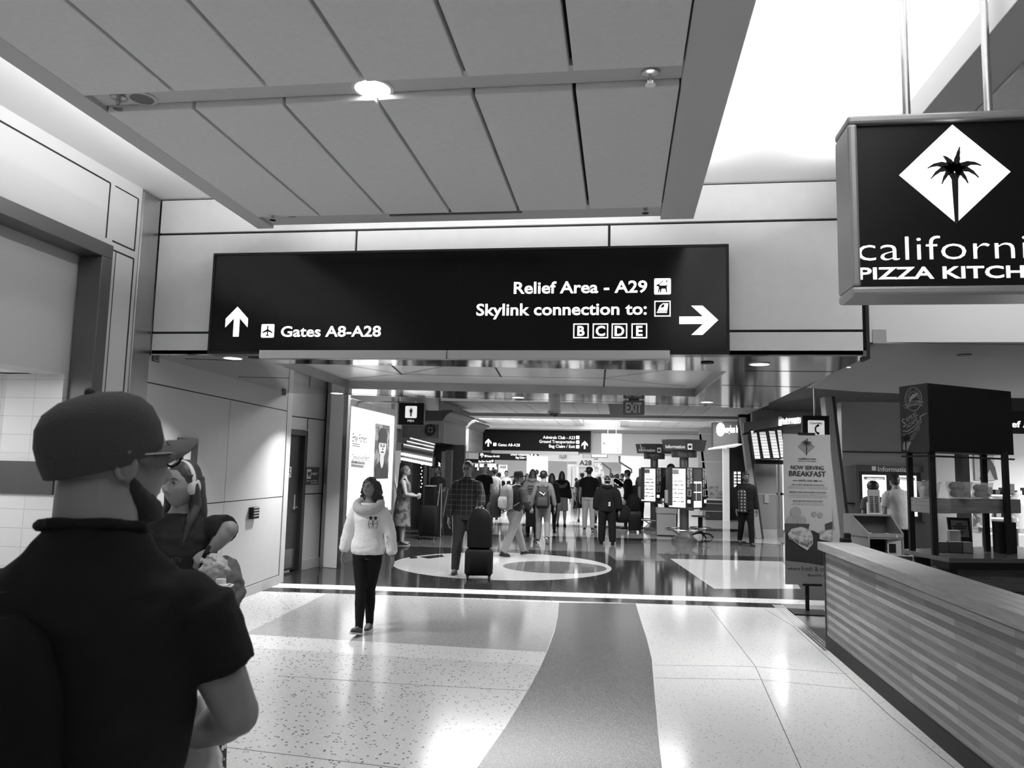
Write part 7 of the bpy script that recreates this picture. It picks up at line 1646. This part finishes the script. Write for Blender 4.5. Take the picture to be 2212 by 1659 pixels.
tp = dep(476, 1275, 3.70); tz0, tz1 = dep(475, 1291, 3.72).z, dep(480, 1255, 3.72).z
tm_ = thing('tumbler', 'white insulated tumbler with a loop lid in the bag pocket', 'tumbler', (tp.x, tp.y, tz0), R(0))
b = MB(); b.lathe([(.001, 0), (.028, 0), (.033, tz1-tz0-.035), (.034, tz1-tz0-.03)], (0, 0, 0), 24); b.build('cup', WHITE, tm_, smooth=True, world=False)
b = MB(); b.lathe([(.035, tz1-tz0-.03), (.036, tz1-tz0-.015), (.025, tz1-tz0-.01), (.024, tz1-tz0+.012), (.001, tz1-tz0+.014)], (0, 0, 0), 24); lid = b.build('lid', mat('lid_white', .65, .4), tm_, smooth=True, world=False)
b = MB(); b.tube([(.02, -.03, tz1-tz0-.015), (.045, -.035, tz1-tz0-.02), (.05, 0, tz1-tz0-.022), (.045, .035, tz1-tz0-.02), (.02, .03, tz1-tz0-.015)], .005, 8); b.build('loop', mat('lid_white', .65, .4), lid, smooth=True, world=False)
cb = dep(462, 1232, 3.78); cz0, cz1 = dep(462, 1263, 3.78).z, dep(462, 1198, 3.78).z
crb = thing('carrier_bag', 'crumpled pale carrier bag hanging from the hand of the woman with headphones', 'bag', (cb.x, cb.y, cz0), 0)
b = MB(); b.loft([(-.01, 0, 0, .03, .03), (-.005, 0, .025, .058, .05), (.0, 0, .07, .068, .058), (.005, 0, .11, .055, .05), (-.01, .0, .145, .03, .03), (-.02, .0, cz1-cz0, .012, .014)], 24); obj_from(remesh(b, .007, 1, .022, 34), 'bag', mat('bag_pale', .36, .45), crb)
b = MB(Matrix.Translation((-.02, -.056, .112)) @ Matrix.Rotation(R(18), 4, 'Y')); b.text('PRA', -.02, 0, .022, 'L', .05, -.008, .003, .03); b.build('lettering', mat('bag_letters', .75, .5), crb, world=False)
# ---- 3 man in front with cap, glasses and beard, seen from behind
hp_ = dep(241, 985, 1.42); HF = dep(228, 862, 1.42).z-.028
CAPM = mat('cap_felt', .035, .95, bump=.3, bscale=250)
el_, wr_ = dep(512, 1542, 1.38), dep(428, 1588, 1.50)
mf, T, HM, arms, LPm, zz = person(dict(label='person in black T-shirt and cap with glasses and beard, closest to us', head_at=(hp_.x, hp_.y), rz=196, H=HF*.985, w=.99, neckw=1.22, hi=2, skin=.17, hair='none', head=(-44, -2), lean=2, headfwd=.02, captilt=-15, capz=-.006, beard=mat('beard_dark', .016, .9), glasses=True,
    hat=('cap', CAPM, 0, mat('brim_felt', .075, .95, bump=.3, bscale=250)), armL=dict(wrist=(.30, -.10, .52), pole=(.6, .8, 0)), armR=dict(wrist=tuple(wr_), world=True, elbow_world=tuple(el_), curl=62, palm=(-.3, -.8, .4)),
    top=dict(kind='tee', m=cloth('tee_black', .007), hem=.46, inf=.015, sleeve=.60, wr=.010, name='t_shirt', neck=.866), bottom=dict(kind='trousers', m=cloth('trousers_black', .008)), shoe=BLACK_MATTE))
b = MB(HM); n = 14; b.loft([(0, .095, .018, .034, .022), (0, .097, .04, .030, .022), (0, .093, .056, .016, .018)], 18); b.build('cap_opening', mat('cap_gap', .06, .8), mf, smooth=True, world=False)
b = MB(HM); b.tube([(-.06, .088, .012), (-.03, .108, .012), (0, .116, .012), (.03, .108, .012), (.06, .088, .012)], .012, 8, True, (.5, 1)); b.build('cap_strap', CAPM, mf, smooth=True, world=False)
b = MB(T); b.tube([(.078, -.05, zz(.852)), (.084, .03, zz(.864)), (.045, .078, zz(.868)), (-.045, .078, zz(.868)), (-.084, .03, zz(.864)), (-.078, -.05, zz(.852))], [.008, .010, .011, .011, .010, .008], 12); obj_from(remesh(b, .006, 2, .004, 20), 'collar', cloth('tee_black', .007), mf)
bp0 = dep(-70, 1580, 1.14); backpack('black backpack hanging at the left edge behind the man in the cap', bp0.x, bp0.y, bp0.z-.28, R(20), .26, .44, .12, mat('pack_dark', .004, .8, spec=.15), None, False, False)
pb0 = dep(425, 1640, 1.50); pbz = dep(420, 1520, 1.5).z
plb = thing('plastic_bag', 'white plastic carrier bag hanging from the hand of the man in the cap', 'bag', (pb0.x, pb0.y, pbz-.42), 0)
b = MB(); b.loft([(0, 0, 0, .05, .04), (0, 0, .03, .085, .05), (0, 0, .2, .08, .045), (-.005, 0, .31, .062, .03), (-.012, 0, .38, .03, .02), (-.015, 0, .435, .022, .016)], 24); obj_from(remesh(b, .008, 1, .016, 22), 'bag', mat('plastic_white', .72, .25), plb)

# ---- 4 man in the plaid shirt
l_ = foot(1004, 1240); hh = height(1020, 1006, l_); hand_t = at(1040, 1110, ls.y+.02)
mp_, *_r = person(dict(label='person in plaid shirt and glasses resting a hand on stacked luggage', loc=l_, rz=8, H=hh, w=1.05, hi=1, skin=.20, hair='short', hairm=HAIR_D, glasses=True, head=(-14, 2), lean=2,
    armL=dict(wrist=tuple(hand_t+Vector((.0, .08, .02))), world=True, pole=(.9, .5, -.1), curl=45, dir=(-.9, -.3, -.2), palm=(0, -.2, -1)), armR=dict(wrist=(.30, -.06, .46), pole=(.7, .6, 0), curl=25), legs=((2, 2, 4, 0), (5, 2, 6, 0)),
    top=dict(kind='long', m=plaid('plaid_shirt', .013, .09, .085, .10), hem=.46, inf=.016, wr=.007, collar=True), bottom=dict(kind='trousers', m=cloth('jeans_dark', .040), fit=.02), shoe=mat('shoe_dark', .02, .5)))
# ---- 5 lady in the long patterned dress
l_ = foot(866, 1178); hh = height(874, 1013, l_)
person(dict(label='person in long patterned dress looking down at a phone', loc=l_, rz=98, H=hh, w=1.12, fem=True, hi=1, skin=.32, hair='bun', hairm=HAIR_G, glasses=True, head=(0, 14), lean=3,
    armL=dict(wrist=(.10, -.33, .64), pole=(.6, .3, -.6), curl=40), armR=dict(wrist=(.12, -.32, .65), pole=(.6, .3, -.6), curl=40, dir=(-.2, -.8, .4)), legs=((2, 2, 2, 0), (3, 2, 2, 0)),
    bottom=dict(kind='dress', m=blotch('dress_print', .16, .05, 9, .52, .85), hem=.21), shoe=mat('shoe_dark', .02, .5), sole=mat('sole_grey', .4, .5)))
pp = at(905, 1049, l_[1]-.02); ph = thing('phone', 'small dark phone held up by the lady in the long dress', 'phone', (pp.x, pp.y, pp.z), 0); MB().hexa([(pp.x-.01, pp.y-.04, pp.z-.07), (pp.x+.0, pp.y-.04, pp.z-.07), (pp.x+.0, pp.y+.04, pp.z-.07), (pp.x-.01, pp.y+.04, pp.z-.07)], [(pp.x+.03, pp.y-.04, pp.z+.08), (pp.x+.04, pp.y-.04, pp.z+.08), (pp.x+.04, pp.y+.04, pp.z+.08), (pp.x+.03, pp.y+.04, pp.z+.08)]).build('case', BLACK_MATTE, ph)

def walker(label, px, py, hx, hy, rz, **kw):
    l_ = foot(px, py); hh = height(hx, hy, l_); d = dict(label=label, loc=l_, rz=rz, H=hh); d.update(kw)
    return l_, hh, person(d)
KHA = cloth('khaki', .26); JEAN = cloth('jeans_mid', .13); BLKC = cloth('cloth_black', .006); DKC = cloth('cloth_dark', .018); GRC = cloth('cloth_grey', .17); LTC = cloth('cloth_light', .36)
# ---- 6 man in brimmed hat striding with two packs
l_ = foot(1110, 1200); hh = height(1112, 1016, l_)
person(dict(label='person in wide brimmed black hat and khaki trousers striding with two backpacks', loc=l_, rz=138, H=hh*.985, w=1.05, hi=1, skin=.26, hair='short', hairm=HAIR_G, head=(-20, 0), hat=('brimmed', BLKC), legs=((26, 4, 1, 0), (-23, 6, 1, 6)), lean=6,
    armL=dict(wrist=(.26, -.12, .52)), armR=dict(wrist=(.25, -.22, .56), pole=(.5, .9, 0)), top=dict(kind='long', m=cloth('vest_dark', .035), hem=.47, inf=.016, name='jacket'), bottom=dict(kind='trousers', m=KHA, fit=.026), shoe=mat('shoe_black2', .012, .5)))
f_ = Vector((math.sin(R(138)), -math.cos(R(138)), 0)); s_ = Vector((f_.y, -f_.x, 0))
q_ = Vector((l_[0], l_[1], 0))-f_*.23; backpack('grey and white backpack worn by the man in the brimmed hat', q_.x, q_.y, .50*hh+.06, R(138+180), .30, .50, .20, mat('pack_grey', .15, .7, noise_amt=.3, noise_scale=12), mat('pack_pale', .36, .7, noise_amt=.15, noise_scale=10))
q_ = Vector((l_[0], l_[1], 0))-f_*.30-s_*.27; bk2 = backpack('big black pack with dangling straps carried behind the man in the brimmed hat', q_.x, q_.y, .44*hh, R(110+180), .34, .56, .24, mat('pack_black', .012, .7))
b = MB()
for i in range(5): b.tube([(-.1+i*.05, -.05, .06), (-.12+i*.055, -.06, -.06), (-.10+i*.05, -.05, -.16-.02*(i % 3))], .006, 6)
b.build('dangling_strap', BLACK_MATTE, bk2, world=False)
# ---- 7 man with cap and black backpack with a white cat mark
l_, hh, r_ = walker('person in grey shirt, jeans and dotted cap wearing a black backpack', 1172, 1174, 1172, 1025, 184, w=1.0, hi=1, skin=.22, hair='short', hat=('cap', blotch('cap_dots', .30, .008, 26, .16, .8, 'voronoi', .02), -20), head=(-25, 0), lean=4, legs=((5, 2, 3, 0), (-4, 26, 3, 42)),
    armL=dict(wrist=(.32, -.05, .47), pole=(.6, .7, 0)), armR=dict(wrist=(.32, -.02, .48), pole=(.6, .7, 0)), top=dict(kind='long', m=cloth('shirt_grey', .14), hem=.47), bottom=dict(kind='trousers', m=cloth('jeans_pale', .19), fit=.022), shoe=mat('sneaker_black', .02, .6), sole=mat('sneaker_sole', .6, .5))
bpp = backpack('black backpack with a white leaping cat mark', l_[0], l_[1]-.21, .50*hh+.02, R(4), .32, .50, .20, mat('pack_black', .012, .7), mat('pack_black2', .018, .7))
b = MB(); b.poly([(x*.085, .335+z*.085) for x, z in [(-.9,.55),(-.55,.6),(-.1,.2),(.25,.0),(.55,.15),(.95,.6),(.75,.15),(.45,-.2),(.5,-.7),(.3,-.25),(-.1,-.05),(-.35,.1),(-.5,-.05),(-.45,.25),(-.7,.35)]], -.112, .006); b.build('emblem', mat('emblem_white', .7, .5), bpp, world=False)
# ---- the rest of the walkers
l_, hh, r_ = walker('bald person in black polo walking away behind the man in plaid', 1043, 1131, 1046, 1011, 182, w=1.12, skin=.26, hair='none', top=dict(kind='tee', m=BLKC, hem=.47, inf=.02, loose=.08), bottom=dict(kind='trousers', m=DKC, fit=.02), armL=dict(wrist=(.30, 0, .47)), armR=dict(wrist=(.30, 0, .47)), shoe=mat('shoe_dark', .02, .5), sole=mat('sneaker_sole', .6, .5))
l_, hh, r_ = walker('person in pale T-shirt and dark cap right of the bald man', 1066, 1122, 1064, 1017, 190, skin=.2, hair='short', hat=('cap', DKC, 0), top=dict(kind='tee', m=LTC, hem=.5), bottom=dict(kind='shorts', m=DKC))
l_, hh, r_ = walker('waiter in dark vest and white shirt facing us in the far crowd', 1092, 1104, 1091, 1020, 5, skin=.2, hair='short', top=dict(kind='long', m=cloth('shirt_white', .6), hem=.5), bottom=dict(kind='trousers', m=KHA))
p_ = Vector((l_[0], l_[1], 0)); b = MB()
b = MB(); b.loft([(0, 0, .52*hh, .20, .145), (0, 0, .62*hh, .185, .14), (0, 0, .74*hh, .205, .148), (0, 0, .80*hh, .19, .115), (0, 0, .825*hh, .10, .085)], 24); vv = b.build('vest', BLKC, r_[0], smooth=True, world=False)
b = MB(); b.poly([(-.05, .81*hh), (.05, .81*hh), (0, .62*hh)], -.152, .012); b.build('shirt_front', cloth('shirt_white', .6), vv, world=False)
l_, hh, r_ = walker('person with long dark hair in grey lettered hoodie walking away', 1148, 1158, 1148, 1019, 180, fem=True, w=1.05, skin=.22, hair='long', hairlen=.26, hairm=HAIR_D, top=dict(kind='long', m=GRC, hem=.48, inf=.024, slw=1.2, hood=True, name='hoodie'), bottom=dict(kind='trousers', m=BLKC), armR=dict(wrist=(.28, -.1, .5)))
b = MB(Matrix.Rotation(R(180), 4, 'Z'))
for z, w_ in ((.775, .2), (.735, .22), (.70, .22), (.66, .16)): b.poly([(-w_/2, z*hh), (w_/2, z*hh), (w_/2, z*hh+.022), (-w_/2, z*hh+.022)], -.150, .012)
b.build('back_print', GREY_DARK, r_[0], world=False)
bgq = at(1152, 1138, l_[1]-.3); tt_ = thing('tote_bag', 'dark square tote bag carried low beside the grey hoodie', 'bag', (bgq.x, bgq.y, bgq.z), 0); zq_ = at(1152, 1106, l_[1]-.3).z; xq0, xq1 = at(1136, 1130, l_[1]-.3).x, at(1158, 1130, l_[1]-.3).x
MB().box((xq0, bgq.y-.06, bgq.z), (xq1, bgq.y+.06, zq_)).build('bag', BLKC, tt_, bevel=.02); MB().tube([(xq0+.08, bgq.y, zq_-.01), (xq0+.1, bgq.y, zq_+.2), (xq1-.1, bgq.y, zq_+.2), (xq1-.08, bgq.y, zq_-.01)], .012, 6).build('handle', BLACK_MATTE, tt_)
walker('person with long black hair half hidden right of the dotted cap', 1190, 1150, 1189, 1027, 178, fem=True, skin=.2, hair='long', hairm=HAIR_D, top=dict(kind='long', m=BLKC, hem=.48), bottom=dict(kind='trousers', m=BLKC))
l_, hh, r_ = walker('person in black top and grey shorts with a neck pillow on the back', 1212, 1137, 1211, 1022, 181, fem=True, w=1.12, skin=.18, hair='long', hairlen=.22, hairm=HAIR_D, top=dict(kind='long', m=BLKC, hem=.5, inf=.03), bottom=dict(kind='shorts', m=GRC), armL=dict(wrist=(.30, 0, .47)), armR=dict(wrist=(.30, 0, .47)))
b = MB(); b.tube([(.13*math.cos(R(a)), .16, .79*hh+.07*math.sin(R(a))) for a in range(150, 391, 15)], .055, 12); b.build('neck_pillow', mat('pillow_dark', .06, .9), r_[0], smooth=True, world=False)
l_, hh, r_ = walker('person in black T-shirt, pale trousers and backward cap walking away', 1271, 1148, 1268, 1015, 180, w=1.08, hi=1, skin=.25, hair='short', hat=('cap', DKC, 120), legs=((8, 6, 2, 4), (-5, 6, 2, 10)), top=dict(kind='tee', m=BLKC, hem=.5, inf=.018), bottom=dict(kind='trousers', m=cloth('chino_pale', .40), fit=.016), armL=dict(wrist=(.27, -.16, .53), pole=(.6, .8, 0)), armR=dict(wrist=(.31, -.1, .49), pole=(.7, .7, 0)), shoe=mat('sneaker_black', .02, .6), sole=mat('sneaker_sole', .6, .5))
walker('person in dark shorts nearly hidden left of the pale trousers', 1256, 1128, 1258, 1023, 180, skin=.2, hair='short', top=dict(kind='tee', m=BLKC), bottom=dict(kind='shorts', m=BLKC))
l_, hh, r_ = walker('person in black hoodie with three white bars on the back', 1311, 1176, 1313, 1034, 180, w=1.22, hi=1, skin=.2, hair='short', hairm=HAIR_D, hat=('cap', cloth('cap_pale', .36), 180), lean=5, legs=((1, 2, 4, 0), (-2, 2, 4, 2)), top=dict(kind='long', m=BLKC, hem=.45, inf=.03, slw=1.3, hood=True, name='hoodie'), bottom=dict(kind='trousers', m=BLKC, fit=.03, flare=1.2), armL=dict(wrist=(.30, -.02, .50), pole=(.8, .5, 0)), armR=dict(wrist=(.34, -.02, .47), pole=(.8, .5, 0)))
b = MB(Matrix.Rotation(R(180), 4, 'Z'))
for i in range(3): z = .585*hh+i*.035; b.poly([(.03, z), (.08, z+.012), (.08, z+.03), (.03, z+.018)], -.215, .02)
b.build('back_emblem', mat('emblem_white', .7, .5), r_[0], world=False)
dq = at(1346, 1105, l_[1]+.1); dbg = thing('shoulder_bag', 'big black soft bag carried beside the three-bar hoodie', 'bag', (dq.x, dq.y, dq.z-.25), 0)
b = MB(); b.loft([(0, 0, 0, .12, .08), (0, 0, .05, .17, .12), (0, 0, .3, .17, .12), (0, 0, .4, .10, .07)], 22); b.build('bag', BLKC, dbg, smooth=True, world=False); MB().tube([(-.1, 0, .38), (-.17, 0, .55), (-.2, 0, .75)], .015, 6).build('strap', BLKC, dbg, world=False)
walker('person with dark hair and dark top right of the pale trousers', 1293, 1130, 1293, 1031, 200, fem=True, skin=.2, hair='long', hairm=HAIR_D, top=dict(kind='long', m=DKC), bottom=dict(kind='trousers', m=BLKC))
walker('tall dark haired person in black jacket looking left near the kiosk', 1357, 1143, 1357, 1020, 250, skin=.26, hair='swept', hairm=HAIR_D, head=(0, 0), top=dict(kind='long', m=BLKC, hem=.47), bottom=dict(kind='trousers', m=BLKC))
l_ = foot(1376, 1142); l_ = (l_[0]+.05, l_[1]+.35); hh = height(1374, 1034, l_)
r_ = person(dict(label='long haired person in dark lettered hoodie leaning on a suitcase', loc=l_, rz=0, H=hh, fem=True, w=1.12, skin=.15, hair='long', hairlen=.33, hairm=HAIR_D, head=(5, 12), top=dict(kind='long', m=cloth('hoodie_dark', .03), hem=.48, inf=.026, slw=1.2, name='hoodie'), bottom=dict(kind='trousers', m=BLKC), armL=dict(wrist=(.05, -.28, .60), pole=(.9, .2, -.2), dir=(-1, -.2, 0)), armR=dict(wrist=(.05, -.30, .60), pole=(.9, .2, -.2), dir=(-1, -.2, 0))))
b = MB(); b.text('Duke', -.02, .70*hh, .07, 'L', .16, -.19, .004, .01, .2); b.build('chest_lettering', LET, r_[0], world=False)
l_, hh, r_ = walker('person in dark jacket with checked left front walking towards us on the right', 1612, 1179, 1606, 1025, 4, w=1.02, hi=1, skin=.10, hair='swept', hairm=HAIR_D, beard=mat('beard_dark', .016, .9), legs=((6, 2, 3, 0), (-12, 14, 1, 10)), top=dict(kind='long', m=BLKC, hem=.46, inf=.02, name='jacket'), bottom=dict(kind='trousers', m=BLKC, fit=.018), armL=dict(wrist=(.26, -.03, .50)), armR=dict(wrist=(.25, -.06, .48)), head=(0, 8), shoe=mat('shoe_dark', .02, .5))
b = MB(); b.loft([(-.085, -.03, .47*hh, .125, .13), (-.08, -.03, .6*hh, .12, .125), (-.085, -.042, .74*hh, .13, .128), (-.085, -.035, .785*hh, .12, .112), (-.07, -.02, .82*hh, .05, .07)], 20); b.build('checked_front', plaid('check_front', .012, .22, .075, .5, True), r_[0], smooth=True, world=False)
pl_ = at(1888, 1100, 14.6); hh = at(1890, 1047, 14.6).z
person(dict(label='dark haired person in grey top standing at the left Information poster', loc=(pl_.x, 14.6), rz=182, H=hh, w=1.05, fem=True, skin=.18, hair='afro', hairm=HAIR_D, top=dict(kind='tee', m=cloth('top_grey', .075), hem=.46, inf=.02), bottom=dict(kind='trousers', m=DKC)))
pl_ = at(1945, 1100, 14.2); hh = at(1938, 1037, 14.2).z+.04
person(dict(label='person in white T-shirt, dark shorts and cap at the right Information poster', loc=(pl_.x, 14.2), rz=205, H=hh, w=1.2, hi=1, skin=.22, hair='short', hat=('cap', DKC, 0), lean=8, head=(-14, 16), top=dict(kind='tee', m=cloth('tee_white', .42), hem=.44, inf=.026, loose=.1), bottom=dict(kind='shorts', m=BLKC), armL=dict(wrist=(.20, -.25, .50)), armR=dict(wrist=(.24, -.25, .52))))
pl_ = at(944, 1100, 20.0); hh = at(944, 1012, 20.0).z
person(dict(label='person in dark shirt standing behind the host podium', loc=(pl_.x, 20.0), rz=-30, H=hh, w=1.1, skin=.08, hair='short', top=dict(kind='tee', m=DKC, hem=.48), bottom=dict(kind='trousers', m=BLKC), armL=dict(wrist=(.15, -.22, .62)), armR=dict(wrist=(.15, -.22, .62))))
# far crowd: a few builds, copied
SEATED = []
crowd = [(1077, 1100, 1024, 180, 'dark clothed person in the far crowd left of the waiter', DKC, 'short', False), (1117, 1104, 1022, 170, 'dark clothed person glimpsed behind the brimmed hat', BLKC, 'short', True), (1137, 1110, 1026, 185, 'long haired person in the far crowd left of the grey hoodie', BLKC, 'long', True), (1158, 1108, 1018, 180, 'person with topknot glimpsed above the grey hoodie', LTC, 'bun', True),
         (985, 1105, 1030, 20, 'person in dark top left of the man in plaid, in the bar shade', BLKC, 'short', False), (1164, 1100, 1030, 190, 'white shirted person between the grey hoodie and dotted cap', cloth('shirt_white', .6), 'short', False), (1243, 1098, 1035, 90, 'pale shirted person at the gate counter', cloth('shirt_pale2', .5), 'short', False)]
for px, py, hy_, rz, lab, m_, hr, fm in crowd:
    walker(lab, px, py, px, hy_, rz, fem=fm, skin=.22, hair=hr, hairm=HAIR_D, top=dict(kind='long', m=m_, hem=.48), bottom=dict(kind='trousers', m=BLKC))
for i, (px, hy_, lab, m_) in enumerate(((1320, 1026, 'seated person farthest left behind the magazine stand', GRC), (1328, 1029, 'seated person second from left behind the magazine stand', LTC), (1334, 1027, 'seated person third from left behind the magazine stand', DKC), (1345, 1026, 'seated person nearest the tall black jacket, behind the magazine stand', KHA), (1310, 1030, 'seated person just right of the three-bar hoodie cap', LTC))):
    Y = 31.0+i*.55; p_ = at(px, 1100, Y); walk = person(dict(label=lab, loc=(p_.x, Y), rz=180+20*i, H=at(px, hy_, Y).z, skin=.22, hair='short', hairm=(HAIR_D, HAIR_B, HAIR_D, HAIR_D, HAIR_G)[i], top=dict(kind='long', m=m_, hem=.48), bottom=dict(kind='trousers', m=DKC)))
pl_ = at(1441, 1100, 24.5); person(dict(label='person whose dark hair shows above the nearer kiosk screen', loc=(pl_.x, 22.6), rz=180, H=at(1441, 1008, 22.6).z, fem=True, skin=.2, hair='afro', top=dict(kind='long', m=BLKC), bottom=dict(kind='trousers', m=BLKC)))
bpy.data.scenes.remove(WORK)
